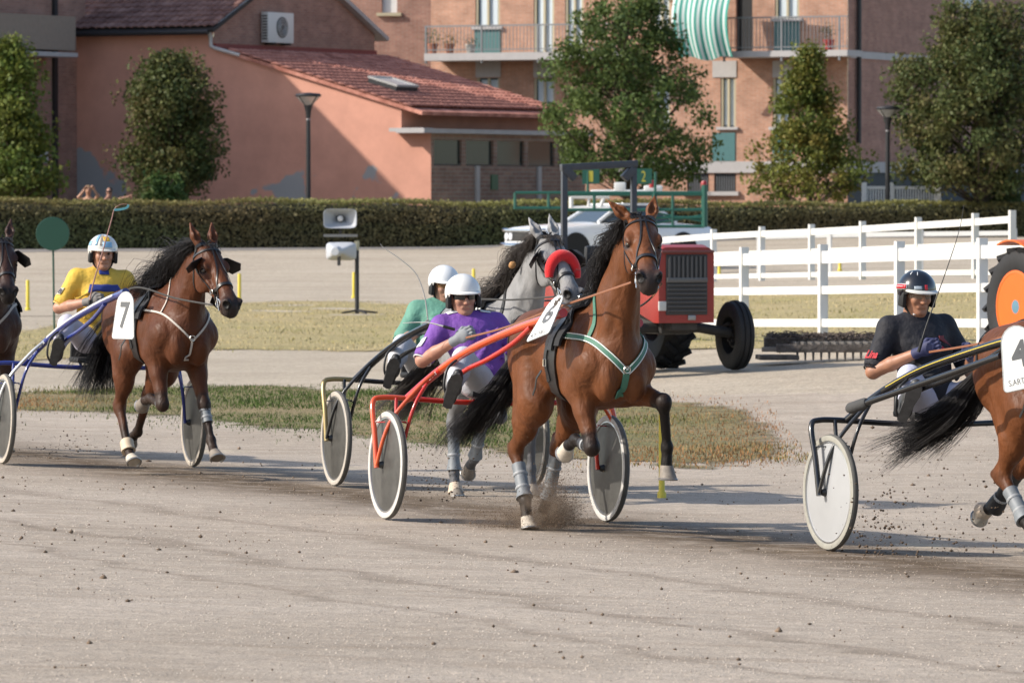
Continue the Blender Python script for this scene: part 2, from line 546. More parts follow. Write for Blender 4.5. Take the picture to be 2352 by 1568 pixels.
def sheet(name, xs, ys, lift, material, wob=0.0, keep=None, soft=None):
    nx, ny = len(xs), len(ys); X, Y = np.meshgrid(xs, ys); Z = gz(X, Y) + lift
    if wob: Z = Z + wob*np.sin(X*1.7+np.sin(Y*0.9))*np.sin(Y*1.3+X*0.4)
    V = np.stack([X, Y, Z], -1).reshape(-1, 3)
    i, j = np.meshgrid(np.arange(nx-1), np.arange(ny-1)); a = (j*nx+i).ravel()
    F = np.stack([a, a+1, a+nx+1, a+nx], 1)
    cols_ = None
    if soft is not None:      # share of a ragged neighbourhood that lies inside the outline -> frayed edge
        poly, nz, ns, jt = soft; rj = np.random.default_rng(2); wgt = np.zeros(len(V))
        nn1 = np.array([mnoise.noise((x*ns, y*ns, 3.1)) + 0.5*mnoise.noise((x*ns*3.3, y*ns*3.3, 7.7)) for x, y in V[:, :2]])
        for _ in range(14): wgt += inside(poly, V[:, 0]+rj.normal(0, jt), V[:, 1]+nz*nn1+rj.normal(0, jt*2))/14.0
        F = F[(wgt[F] > 0).any(1)]; u = np.unique(F); mp_ = np.full(len(V), -1); mp_[u] = np.arange(len(u)); V = V[u]; F = mp_[F]; cols_ = np.repeat(wgt[u][:, None], 3, 1)
    if keep is not None:
        c = V[F].mean(1); F = F[keep(c[:, 0], c[:, 1])]
        u = np.unique(F); mp_ = np.full(len(V), -1); mp_[u] = np.arange(len(u)); V = V[u]; F = mp_[F]
    o = np_mesh(name, V, F, material, cols=cols_); return tag(o, kind='structure')

gx = np.unique(np.concatenate([np.linspace(-400, -30, 20), np.linspace(-30, 30, 61), np.linspace(30, 400, 20)]))
gy = np.unique(np.concatenate([np.linspace(2, 165, 164), np.linspace(165, 900, 24)]))
sheet('ground', gx, gy, -0.012, m_ground)
tag(bpy.data.objects['ground'], kind='structure')
pxy = lambda L: np.array([tuple(G(a, b)[:2]) for a, b in L])
def inside(poly, X, Y, nz=0.0, ns=1.0):
    X = np.asarray(X).ravel(); Y = np.asarray(Y).ravel()
    if nz:
        n1 = np.array([mnoise.noise((x*ns, y*ns, 3.1)) for x, y in zip(X, Y)]); n2 = np.array([mnoise.noise((x*ns*3.3, y*ns*3.3, 7.7)) for x, y in zip(X, Y)])
        Y = Y + nz*(n1 + 0.5*n2)
    r = np.zeros(len(X), bool); n = len(poly)
    for i in range(n):
        x1, y1 = poly[i]; x2, y2 = poly[(i+1) % n]
        c = ((y1 > Y) != (y2 > Y)) & (X < (x2-x1)*(Y-y1)/(y2-y1+1e-12)+x1); r ^= c
    return r
POLY_A = pxy([(-150, 800), (60, 758), (200, 735), (480, 702), (700, 690), (1200, 683), (1700, 672), (2352, 664), (2800, 660), (2800, 812), (2352, 800), (1750, 800), (1480, 806), (1100, 806), (840, 808), (500, 806), (300, 814), (120, 834), (-150, 850)])
POLY_B = pxy([(-400, 945), (-100, 915), (60, 900), (300, 888), (640, 884), (850, 893), (1250, 905), (1560, 925), (1750, 945), (1810, 985), (1845, 1030), (1820, 1062), (1700, 1080), (1450, 1068), (1100, 1035), (880, 1010), (560, 975), (200, 948), (60, 938), (-400, 985)])
sheet('race_track', np.linspace(-14, 14, 113), np.linspace(3, 58, 221), -0.004, m_track, wob=0.003, keep=lambda X, Y: Y < 55.0 - 0.25*X + 0.8*np.sin(X*0.7))
sheet('far_track', np.linspace(-40, 40, 81), np.linspace(86, 150, 65), -0.004, m_far, keep=lambda X, Y: Y > 100-0.25*X*0)
sheet('infield_grass', np.linspace(-12, 24, 181), np.linspace(56, 112, 225), 0.004, fray(m_grass), wob=0.012, soft=(POLY_A, 1.4, 0.6, 0.5))
sheet('grass_strip', np.linspace(-9, 6, 151), np.linspace(42, 64, 221), 0.004, fray(m_strip), wob=0.006, soft=(POLY_B, 1.0, 0.8, 0.30))

# dark grey strip along the foot of the hedge
sheet('hedge_path', np.linspace(-24, 26, 101), np.linspace(132, 156, 97), 0.004, mat('strip_grey', (0.22, 0.20, 0.185), rough=0.95, noise=0.2, nscale=1.5, bump=0.02, bscale=12), keep=lambda X, Y: (Y > 140.5 + 0.3*(X+24) - 3.4 + 0.3*np.sin(X)) & (Y < 140.5 + 0.3*(X+24) + 0.6))

def blades(name, poly, n, hmin, hmax, w, cols, label, seed, nz, ns, lean=0.5, jit=0.30):
    r = np.random.default_rng(seed); lo, hi = poly.min(0), poly.max(0)
    X = r.uniform(lo[0], hi[0], n*3); Y = r.uniform(lo[1], hi[1], n*3)
    k = inside(poly, X + r.normal(0, jit, len(X)), Y + r.normal(0, jit*2.0, len(X)), nz, ns); X, Y = X[k][:n], Y[k][:n]; n = len(X)
    d = np.array([mnoise.noise((x*0.8, y*0.8, 1.3)) for x, y in zip(X, Y)]); d2 = np.array([mnoise.noise((x*0.25, y*0.25, 5.3)) for x, y in zip(X, Y)])
    kp = (d + r.uniform(-0.6, 0.9, n)) > -0.02; X, Y, d, d2 = X[kp], Y[kp], d[kp], d2[kp]; n = len(X)
    Z = gz(X, Y)+0.002; a = r.uniform(0, 2*math.pi, n); h = r.uniform(hmin, hmax, n)*(0.7+0.7*np.clip(d+0.5, 0, 1))
    dx, dy = np.cos(a)*w/2, np.sin(a)*w/2; la = r.uniform(0, 2*math.pi, n); ll = h*lean*r.random(n)
    V = np.empty((n, 3, 3)); V[:, 0] = np.stack([X-dx, Y-dy, Z], 1); V[:, 1] = np.stack([X+dx, Y+dy, Z], 1); V[:, 2] = np.stack([X+np.cos(la)*ll, Y+np.sin(la)*ll, Z+h], 1)
    F = np.arange(n*3).reshape(n, 3); C0 = np.array(cols)
    t = np.clip(0.5+d2*2.0+0.5*d+r.normal(0, 0.22, n), 0, 1)*(len(cols)-1); i0 = np.minimum(t.astype(int), len(cols)-2); u = (t-i0)[:, None]
    c = C0[i0]*(1-u)+C0[i0+1]*u; c *= r.uniform(0.75, 1.25, (n, 1))
    o = np_mesh(name, V.reshape(-1, 3), F, mat('grass_blades', (0.2, 0.2, 0.1), rough=0.8, spec=0.1, attr=True), smooth=False, cols=np.repeat(c, 3, 0))
    return tag(o, label, 'grass', kind='stuff')
blades('dry_grass', POLY_A, 30000, 0.012, 0.040, 0.018, [(0.50, 0.40, 0.225), (0.44, 0.355, 0.175), (0.32, 0.295, 0.125)], 'dry yellowish turf covering the infield', 5, 1.4, 0.6)
blades('verge_grass', POLY_B, 52000, 0.010, 0.034, 0.010, [(0.30, 0.145, 0.062), (0.26, 0.20, 0.09), (0.135, 0.15, 0.048), (0.065, 0.105, 0.026)], 'patchy green and brown grass strip beside the race track', 6, 1.3, 0.85)

# loose clods lying on the track
def clods(name, P, R, col, label, seed, cat='dirt'):
    r = np.random.default_rng(seed); n = len(P)
    base = np.array([(1, 0, 0), (-1, 0, 0), (0, 1, 0), (0, -1, 0), (0, 0, 1), (0, 0, -1)], float); fc = np.array([(0, 2, 4), (2, 1, 4), (1, 3, 4), (3, 0, 4), (2, 0, 5), (1, 2, 5), (3, 1, 5), (0, 3, 5)])
    V = base[None]*R[:, None, None]*r.uniform(0.55, 1.35, (n, 6, 1)); ang_ = r.uniform(0, 2*math.pi, n); c, s_ = np.cos(ang_)[:, None], np.sin(ang_)[:, None]
    V = np.stack([V[..., 0]*c-V[..., 1]*s_, V[..., 0]*s_+V[..., 1]*c, V[..., 2]*0.75], -1) + P[:, None]
    F = (fc[None]+np.arange(n)[:, None, None]*6).reshape(-1, 3)
    cc = np.array(col)*r.uniform(0.6, 1.4, (n, 1))
    o = np_mesh(name, V.reshape(-1, 3), F, mat('clod_soil', (0.1, 0.07, 0.05), rough=0.95, spec=0.1, attr=True), smooth=False, cols=np.repeat(cc, 6, 0))
    return tag(o, label, cat, kind='stuff')
r_ = np.random.default_rng(21)
n_ = 5200; X_ = r_.uniform(-6, 6, n_); Y_ = r_.uniform(20, 52, n_)
u_ = 0.36*X_ + 0.12*Y_; kk = np.array([mnoise.noise((x*0.18, y*1.1, 9.0)) for x, y in zip(X_, Y_)]) + r_.uniform(-0.5, 0.25, n_) > 0.0
X_, Y_ = X_[kk], Y_[kk]; clods('loose_clods', np.stack([X_, Y_, gz(X_, Y_)+0.002], 1), r_.gamma(1.3, 0.0032, len(X_))+0.002, (0.17, 0.125, 0.09), 'small dark clods scattered over the track sand', 22)

# fine gravel of the track surface
n_ = 62000; Y_ = 17 + 33*r_.random(n_)**1.25; X_ = (r_.random(n_)*2-1)*(Y_*0.098+0.4)
R_g = 0.0026 + 0.0042*r_.random(n_)**2; a_ = r_.uniform(0, 2*math.pi, n_)
bv = np.array([(1, 0, 0), (0, 1, 0), (-1, 0, 0), (0, -1, 0), (0, 0, 0.9)], float)
Vg = bv[None]*(R_g[:, None, None]*r_.uniform(0.6, 1.3, (n_, 5, 1))); c_, s__ = np.cos(a_)[:, None], np.sin(a_)[:, None]
Vg = np.stack([Vg[..., 0]*c_-Vg[..., 1]*s__, Vg[..., 0]*s__+Vg[..., 1]*c_, Vg[..., 2]], -1) + np.stack([X_, Y_, gz(X_, Y_)-0.003], 1)[:, None]
Fg = (np.array([(0, 1, 4), (1, 2, 4), (2, 3, 4), (3, 0, 4)])[None]+np.arange(n_)[:, None, None]*5).reshape(-1, 3)
tone_ = r_.random((n_, 1)); cg_ = np.array((0.465, 0.396, 0.325))*(0.55+0.75*tone_)
pb_ = [G(a, b) for a, b in ((0, 1050), (400, 1066), (800, 1120), (1250, 1222), (1700, 1246), (2100, 1285), (2352, 1318))]; cf_ = np.polyfit([p.x for p in pb_], [p.y for p in pb_], 2)
nb_ = np.array([mnoise.noise((x*0.9, y*0.9, 0.0)) for x, y in zip(X_, Y_)]); bw_ = np.exp(-((Y_-np.polyval(cf_, X_)+1.2*nb_)/2.1)**2)[:, None]*(0.45+0.55*r_.random((n_, 1)))
cg_ = cg_*(1-bw_) + np.array((0.19, 0.135, 0.088))*(0.6+0.8*tone_)*bw_
tag(np_mesh('track_gravel', Vg.reshape(-1, 3), Fg, mat('clod_soil'), smooth=False, cols=np.repeat(cg_, 5, 0)), 'fine pale gravel covering the race track', 'gravel', kind='stuff')
# ------------------------------------------------------------------ buildings behind the hedge
def hit(px, py, O, n):
    """where the view ray through (px, py) meets the plane through O with normal n"""
    c0 = Vector((0, 0, CAMH)); d = at(px, py, 1.0)-c0; n = Vector(n)
    return c0 + d*((Vector(O)-c0).dot(n)/d.dot(n))

class Face:
    """vertical building face: local x along the wall, y into the building, z up"""
    def __init__(s, px, py, D, u):
        s.O = at(px, py, D); s.u = Vector((u[0], u[1], 0)).normalized(); s.n = Vector((s.u.y, -s.u.x, 0))   # outward
        if s.n.y > 0: s.n = -s.n
        s.M = frame(s.O, s.u, -s.n, (0, 0, 1))
    def uz(s, px, py):
        p = hit(px, py, s.O, s.n) - s.O; return (p.dot(s.u), p.z)
    def rect(s, x0, y0, x1, y1):
        a = s.uz(x0, (y0+y1)/2)[0]; b = s.uz(x1, (y0+y1)/2)[0]; xm = (x0+x1)/2
        return (min(a, b), s.uz(xm, y1)[1], max(a, b), s.uz(xm, y0)[1])

def wall_mesh(mb, face_u0, z0, u1, z1, holes, depth=0.16):
    """rectangular wall at local y=0 with rectangular holes and their reveals"""
    us = sorted({face_u0, u1, *[h[0] for h in holes], *[h[2] for h in holes]}); zs = sorted({z0, z1, *[h[1] for h in holes], *[h[3] for h in holes]})
    us = [u for u in us if face_u0 <= u <= u1]; zs = [z for z in zs if z0 <= z <= z1]
    for i in range(len(us)-1):
        for j in range(len(zs)-1):
            cu, cz = (us[i]+us[i+1])/2, (zs[j]+zs[j+1])/2
            if any(h[0] < cu < h[2] and h[1] < cz < h[3] for h in holes): continue
            mb.add([(us[i], 0, zs[j]), (us[i+1], 0, zs[j]), (us[i+1], 0, zs[j+1]), (us[i], 0, zs[j+1])], [(0, 1, 2, 3)])
    for (a, b, c, d) in holes:
        mb.add([(a, 0, b), (c, 0, b), (c, 0, d), (a, 0, d), (a, depth, b), (c, depth, b), (c, depth, d), (a, depth, d)], [(0, 4, 5, 1), (1, 5, 6, 2), (2, 6, 7, 3), (3, 7, 4, 0)])

def brick_mat(name, c1, c2, mort, scale=1.0):
    m = bpy.data.materials.new(name); m.use_nodes = True; nt = m.node_tree; N = nt.nodes; L = nt.links; b = N['Principled BSDF']; b.inputs['Roughness'].default_value = 0.9
    tc = N.new('ShaderNodeTexCoord'); sx = N.new('ShaderNodeSeparateXYZ'); L.new(tc.outputs['Object'], sx.inputs[0])
    cm = N.new('ShaderNodeCombineXYZ'); L.new(sx.outputs['X'], cm.inputs['X']); L.new(sx.outputs['Z'], cm.inputs['Y'])
    bt = N.new('ShaderNodeTexBrick'); L.new(cm.outputs[0], bt.inputs['Vector'])
    bt.inputs['Color1'].default_value = (*c1, 1); bt.inputs['Color2'].default_value = (*c2, 1); bt.inputs['Mortar'].default_value = (*mort, 1)
    bt.inputs['Scale'].default_value = scale; bt.inputs['Brick Width'].default_value = 0.26; bt.inputs['Row Height'].default_value = 0.07; bt.inputs['Mortar Size'].default_value = 0.007; bt.inputs['Bias'].default_value = -0.1
    nz = N.new('ShaderNodeTexNoise'); nz.inputs['Scale'].default_value = 2.2; nz.inputs['Detail'].default_value = 6; L.new(tc.outputs['Object'], nz.inputs['Vector'])
    mr = N.new('ShaderNodeMapRange'); mr.inputs['From Min'].default_value = 0.3; mr.inputs['From Max'].default_value = 0.7; mr.inputs['To Min'].default_value = 0.78; mr.inputs['To Max'].default_value = 1.15; L.new(nz.outputs['Fac'], mr.inputs['Value'])
    mx = N.new('ShaderNodeMix'); mx.data_type = 'RGBA'; mx.blend_type = 'MULTIPLY'; mx.inputs['Factor'].default_value = 1; L.new(bt.outputs['Color'], mx.inputs[6]); L.new(mr.outputs['Result'], mx.inputs[7])
    L.new(mx.outputs[2], b.inputs['Base Color'])
    bp = N.new('ShaderNodeBump'); bp.inputs['Distance'].default_value = 0.008; bp.invert = True; L.new(bt.outputs['Fac'], bp.inputs['Height']); L.new(bp.outputs['Normal'], b.inputs['Normal'])
    return m
brick_lit = brick_mat('brick_orange_lit', (0.50, 0.265, 0.175), (0.41, 0.205, 0.13), (0.46, 0.36, 0.29))  # lighter brick for the sunlit facade, sunlight put into the colour
brick_red_shaded = brick_mat('brick_red_shaded', (0.40, 0.205, 0.15), (0.31, 0.15, 0.112), (0.38, 0.30, 0.25))  # darker brick for the walls in shade, shade put into the colour

def stucco(name, base, patch):
    m = bpy.data.materials.new(name); m.use_nodes = True; nt = m.node_tree; N = nt.nodes; L = nt.links; b = N['Principled BSDF']; b.inputs['Roughness'].default_value = 0.92
    tc = N.new('ShaderNodeTexCoord'); n1 = N.new('ShaderNodeTexNoise'); n1.inputs['Scale'].default_value = 0.9; n1.inputs['Detail'].default_value = 8; n1.inputs['Roughness'].default_value = 0.65; L.new(tc.outputs['Object'], n1.inputs['Vector'])
    r1 = N.new('ShaderNodeValToRGB'); r1.color_ramp.elements[0].position = 0.3; r1.color_ramp.elements[1].position = 0.7
    r1.color_ramp.elements[0].color = (*[c*0.84 for c in base], 1); r1.color_ramp.elements[1].color = (*[min(c*1.1, 1) for c in base], 1); L.new(n1.outputs['Fac'], r1.inputs['Fac'])
    # fallen plaster: grey cement patches low on the wall
    sx = N.new('ShaderNodeSeparateXYZ'); L.new(tc.outputs['Object'], sx.inputs[0])
    n2 = N.new('ShaderNodeTexNoise'); n2.inputs['Scale'].default_value = 0.62; n2.inputs['Detail'].default_value = 5; n2.inputs['Roughness'].default_value = 0.5; L.new(tc.outputs['Object'], n2.inputs['Vector'])
    hz = N.new('ShaderNodeMapRange'); hz.inputs['From Min'].default_value = 0.3; hz.inputs['From Max'].default_value = 1.7; hz.inputs['To Min'].default_value = 0.03; hz.inputs['To Max'].default_value = -0.30; L.new(sx.outputs['Z'], hz.inputs['Value'])
    hx_ = N.new('ShaderNodeMapRange'); hx_.inputs['From Min'].default_value = -4.6; hx_.inputs['From Max'].default_value = -2.2; hx_.inputs['To Min'].default_value = 0.20; hx_.inputs['To Max'].default_value = 0.0; L.new(sx.outputs['X'], hx_.inputs['Value'])
    hs_ = N.new('ShaderNodeMath'); hs_.operation = 'ADD'; L.new(hz.outputs['Result'], hs_.inputs[0]); L.new(hx_.outputs['Result'], hs_.inputs[1])
    ad = N.new('ShaderNodeMath'); ad.operation = 'ADD'; L.new(n2.outputs['Fac'], ad.inputs[0]); L.new(hs_.outputs[0], ad.inputs[1])
    r2 = N.new('ShaderNodeValToRGB'); r2.color_ramp.elements[0].position = 0.575; r2.color_ramp.elements[1].position = 0.60; L.new(ad.outputs[0], r2.inputs['Fac'])
    mx = N.new('ShaderNodeMix'); mx.data_type = 'RGBA'; L.new(r2.outputs['Color'], mx.inputs['Factor']); L.new(r1.outputs['Color'], mx.inputs[6]); mx.inputs[7].default_value = (*patch, 1)
    L.new(mx.outputs[2], b.inputs['Base Color'])
    bp = N.new('ShaderNodeBump'); bp.inputs['Distance'].default_value = 0.01; L.new(n1.outputs['Fac'], bp.inputs['Height']); L.new(bp.outputs['Normal'], b.inputs['Normal'])
    return m
pink = stucco('pink_plaster', (0.60, 0.298, 0.215), (0.33, 0.325, 0.32))
concrete = mat('concrete_pale', (0.42, 0.40, 0.39), rough=0.85, noise=0.1, nscale=3)
cream = mat('frame_cream', (0.46, 0.40, 0.27), rough=0.6)
glass = mat('window_glass', (0.10, 0.17, 0.20), rough=0.08, spec=0.8)
curtain = mat('curtain_white', (0.55, 0.62, 0.66), rough=0.7, noise=0.12, nscale=6, stretch=(6, 1, 0.2))
teal = mat('panel_teal', (0.065, 0.165, 0.165), rough=0.5, noise=0.06)
railm = mat('railing_grey', (0.20, 0.21, 0.22), rough=0.5, metal=0.3)
darkm = mat('metal_dark', (0.02, 0.02, 0.022), rough=0.5)
tile_m = mat('roof_tile', (0.36, 0.125, 0.085), rough=0.85, noise=0.35, nscale=2.6, col2=(0.50, 0.23, 0.17))
tile_shaded = mat('roof_tile_shaded', (0.17, 0.075, 0.058), rough=0.9, noise=0.4, nscale=2.0, col2=(0.25, 0.14, 0.11))  # darker copy of the tile: the upper roof's shade is in the colour
white_p = mat('white_paint', (0.72, 0.72, 0.70), rough=0.5, noise=0.04)

# --- pink house with lean-to
A = Face(490, 460, 156.0, (0.866, -0.5)); UB = Vector((0.5, 0.866, 0)).normalized()
house = empty('house', A.M, 'pink plastered house with red tiled lean-to roof', 'house')
zb = -2.0
zE = A.uz(490, 62)[1]; uL = A.uz(133, 62)[0]
u_c, z_v1 = A.uz(960, 254); u_0, z_v0 = A.uz(492, 108); u_k = A.uz(990, 306)[0]; u_k0 = A.uz(922, 306)[0]; z_k = A.uz(960, 306)[1]
z_k0 = z_v0 + (z_v1-z_v0)*(u_k0-u_0)/(u_c-u_0)
mb = MB()
mb.add([(uL, 0, zb), (0, 0, zb), (0, 0, zE), (uL, 0, zE)], [(0, 1, 2, 3)])
mb.add([(0, 0, zb), (u_k0, 0, zb), (u_k0, 0, z_k0), (u_0, 0, z_v0), (0, 0, z_v0)], [(0, 1, 2, 3, 4)])
mb.add([(u_k0, 0, zb), (u_k, 0, zb), (u_k, 0, z_k), (u_k0, 0, z_k)], [(0, 1, 2, 3)])
LB = 8.6
mb.add([(u_k0, 0, z_k), (u_k0, LB, z_k), (u_k0, LB, z_k0), (u_k0, 0, z_k0)], [(0, 1, 2, 3)])          # shaded wall under the eave
mb.add([(uL, 0, zb), (uL, 0, zE), (uL, 9, zE), (uL, 9, zb)], [(0, 1, 2, 3)])
mb.build('wall', pink, house, smooth=False)
# brick gable (faces picture right) above the lean-to
gw = 8.6; gz0 = z_v0 - 0.25; apex = zE + 2.0
mb = MB(); mb.add([(0.02, 0, gz0), (0.02, gw, gz0), (0.02, gw, zE+0.0), (0.02, gw/2, apex), (0.02, 0, zE)], [(0, 1, 2, 3, 4)])
o = mb.build('gable_wall', None, house, smooth=False)
# brick pattern needs its own local axes: rotate so that x runs along the gable
Rg = Matrix.Rotation(math.radians(90), 4, 'Z'); o.data.transform(Rg.inverted()); o.matrix_local = Rg; o.data.materials.append(brick_red_shaded)
# roofs
def tile_mesh(w=0.25, l=0.42):
    mb = MB(); n = 6; vs = []
    for e in (0, 1):
        for k in range(n+1):
            a = math.pi*k/n; vs.append((-w*0.5*math.cos(a)*0.98, e*l, 0.055*math.sin(a) + (0.030 if e == 0 else 0.0)))
        for k in range(n+1):
            a = math.pi*k/n; vs.append((-w*0.5*math.cos(a)*0.86, e*l, 0.040*math.sin(a) + (0.016 if e == 0 else -0.014)))
    m = 2*(n+1); fs = []
    for k in range(n):
        fs.append((k, k+1, m+k+1, m+k)); fs.append((n+1+k+1, n+1+k, m+n+1+k, m+n+1+k+1)); fs.append((k, n+1+k, n+1+k+1, k+1))
    mb.add(vs, fs); me = bpy.data.meshes.new('tile'); me.from_pydata(mb.v, [], mb.f); me.polygons.foreach_set('use_smooth', [True]*len(me.polygons)); me.update(); return me
TM = tile_mesh(); TM.materials.append(tile_m); TM2 = TM.copy(); TM2.materials.clear(); TM2.materials.append(tile_shaded)
def tiled_roof(house, base, across, down, nx, ny, mesh, budget, rest_mat, ex=0.245, ey=0.36, name='tile'):
    """base: top corner; across, down: unit vectors (house space); the nearest tiles are objects, the rest one mesh"""
    ac, dn = Vector(across), Vector(down); nr = ac.cross(-dn); nr = nr if nr.z > 0 else -nr
    cells = [(i, j) for j in range(ny) for i in range(nx)]
    cells.sort(key=lambda c: (c[0]*ex*0.9 - c[1]*ey))          # nearest to the viewer first
    rr = random.Random(4); mb = MB(); rest_v = [v.co.copy() for v in mesh.vertices]; rest_f = [tuple(p.vertices) for p in mesh.polygons]
    for k, (i, j) in enumerate(cells):
        p = Vector(base) + ac*(ex*(i+0.5)) + dn*(ey*(j+1)+rr.uniform(-0.012, 0.012)) + nr*(0.02+rr.uniform(0, 0.008))
        M = frame(p, ac, -dn, nr) @ Matrix.Rotation(rr.gauss(0, 0.02), 4, 'Z')
        if k < budget:
            t = bpy.data.objects.new(name, mesh); link(t, house); t.matrix_local = M
        else: mb.add([M @ v for v in rest_v], rest_f)
    if mb.v: tag(mb.build('tile_field', rest_mat, house), kind='stuff')
dnv = Vector((u_c-u_0, 0, z_v1-z_v0)); slope_len = dnv.length + 0.25; dnv.normalize()
up_n = Vector((0, 1, 0)).cross(dnv); up_n = up_n if up_n.z > 0 else -up_n
u_s = 0.62; base = Vector((u_s, -0.12, z_v0 + (z_v1-z_v0)*(u_s-u_0)/(u_c-u_0))) + up_n*0.03
sl = slope_len - u_s/dnv.x*1.0
mb = MB(); ed = base+dnv*sl; mb.add([base-up_n*0.10, base+Vector((0, LB, 0))-up_n*0.10, ed+Vector((0, LB, 0))-up_n*0.10, ed-up_n*0.10, base, base+Vector((0, LB, 0)), ed+Vector((0, LB, 0)), ed],
                                 [(0, 1, 2, 3), (7, 6, 5, 4), (0, 4, 5, 1), (1, 5, 6, 2), (2, 6, 7, 3), (3, 7, 4, 0)])
roof = mb.build('lean_to_roof', tile_m, house, smooth=False)
tiled_roof(house, base, (0, 1, 0), dnv, int(LB/0.245), int(sl/0.36), TM, 300, tile_m)
# upper roof, slope seen above the left wall
s2 = Vector((0, 1, (apex-zE)/(gw/2))).normalized(); e0 = Vector((uL-0.2, -0.35, zE - 0.35*(apex-zE)/(gw/2)))
mb = MB(); W2 = -uL + 0.45; n2 = Vector((1, 0, 0)).cross(s2)
q0, q1 = e0, e0+s2*((gw/2+0.35)/s2.y); mb.add([q0, q0+Vector((W2, 0, 0)), q1+Vector((W2, 0, 0)), q1, q0+n2*0.09, q0+Vector((W2, 0, 0))+n2*0.09, q1+Vector((W2, 0, 0))+n2*0.09, q1+n2*0.09], [(3, 2, 1, 0), (4, 5, 6, 7), (0, 1, 5, 4), (1, 2, 6, 5), (2, 3, 7, 6), (3, 0, 4, 7)])
mb.build('upper_roof', mat('roof_board', (0.035, 0.03, 0.028), rough=0.8), house, smooth=False)
tiled_roof(house, q1 + n2*0.09, (1, 0, 0), -s2, int(W2/0.245), int((q1-q0).length/0.36), TM2, 0, tile_shaded)
s3 = Vector((0, 1, -(apex-zE)/(gw/2))).normalized(); q2 = Vector((uL-0.2, gw/2, apex)); mb = MB(); q3 = q2+s3*((gw/2+0.4)/s3.y); n3 = Vector((1, 0, 0)).cross(s3)
mb.add([q2, q2+Vector((W2, 0, 0)), q3+Vector((W2, 0, 0)), q3, q2+n3*0.12, q2+Vector((W2, 0, 0))+n3*0.12, q3+Vector((W2, 0, 0))+n3*0.12, q3+n3*0.12], [(3, 2, 1, 0), (4, 5, 6, 7), (0, 1, 5, 4), (1, 2, 6, 5), (2, 3, 7, 6), (3, 0, 4, 7)])
mb.build('upper_roof', concrete, house, smooth=False)
# gutters and pipes
mb = MB(); mb.tube([(uL, -0.40, zE-0.16), (0.1, -0.40, zE-0.16)], 0.07, n=10); mb.build('gutter', darkm, house)
pale_pipe = mat('pipe_pale', (0.50, 0.47, 0.45), rough=0.5)
mb = MB(); mb.tube([(-0.02, -0.20, zE-0.12), (-0.02, -0.10, zE-0.3), (-0.02, -0.08, z_v0+0.02), (0.12, -0.10, z_v0-0.04), (0.95, -0.10, z_v0-0.25)], 0.055, n=10); mb.build('downpipe', pale_pipe, house)
mb = MB(); mb.tube([(0.14, 0, zE+0.05), (0.14, gw/2, apex+0.10), (0.14, gw, zE+0.05)], 0.07, n=8); mb.build('verge_trim', concrete, house)
mb = MB(); mb.box((0.06, gw/2, gz0+0.28), (0.08, gw, 0.12)); mb.build('red_flashing', mat('flashing_red', (0.20, 0.025, 0.03), rough=0.5), house, smooth=False)
# skylight
bs = base + dnv*(sl*0.62) + Vector((0, 2.3, 0)); Msk = frame(bs+up_n*0.12, dnv, (0, 1, 0), up_n)
mb = MB(); mb.box((0, 0, 0), (0.95, 1.15, 0.16)); sk = mb.build('skylight', darkm, house, smooth=False); sk.matrix_local = Msk
mb = MB(); mb.box((0, 0, 0.10), (0.85, 1.05, 0.03)); mb.build('pane', mat('skylight_glass', (0.42, 0.45, 0.46), rough=0.2), sk, smooth=False)
mb = MB(); 
for (c, d) in (((0.45, 0, 0.11), (0.08, 1.2, 0.06)), ((-0.45, 0, 0.11), (0.08, 1.2, 0.06)), ((0, 0.56, 0.11), (0.82, 0.08, 0.06)), ((0, -0.56, 0.11), (0.82, 0.08, 0.06))): mb.box(c, d)
mb.build('frame', mat('lead_grey', (0.40, 0.39, 0.37), rough=0.5), sk, smooth=False)
# air conditioner on the gable
za = A.uz(520, 60)[1]; 
ac = empty('air_conditioner', A.M @ Matrix.Translation((0.03, 3.05, za-0.42)), 'white air conditioner unit on the brick gable', 'air conditioner')
acw = mat('ac_white', (0.66, 0.65, 0.62), rough=0.5)
mb = MB(); mb.box((0.16, 0, 0.45), (0.24, 1.35, 0.86), bev=0.02); mb.build('casing', acw, ac)
mb = MB(); mb.lathe([(0.30, 0), (0.30, 0.012), (0.001, 0.02)], 28, frame((0.281, 0.05, 0.46), (0, 1, 0), (0, 0, 1), (1, 0, 0))); mb.build('fan_grille', mat('ac_grille', (0.10, 0.10, 0.10), rough=0.6), ac)
for r_i in (0.10, 0.17, 0.24):
    mb = MB(); mb.tube([(0.306, 0.05+r_i*math.cos(a), 0.46+r_i*math.sin(a)) for a in [i*math.pi/12 for i in range(25)]], 0.008, n=5, cap=False); mb.build('grille_ring', acw, ac)
for k in range(9):
    mb = MB(); mb.box((0.16, -0.679, 0.13+0.08*k), (0.17, 0.012, 0.04)); mb.build('louvre', darkm, ac, smooth=False)
for y in (-0.4, 0.4):
    mb = MB(); mb.box((0.18, y, -0.01), (0.36, 0.05, 0.05)); mb.build('bracket', darkm, ac, smooth=False)
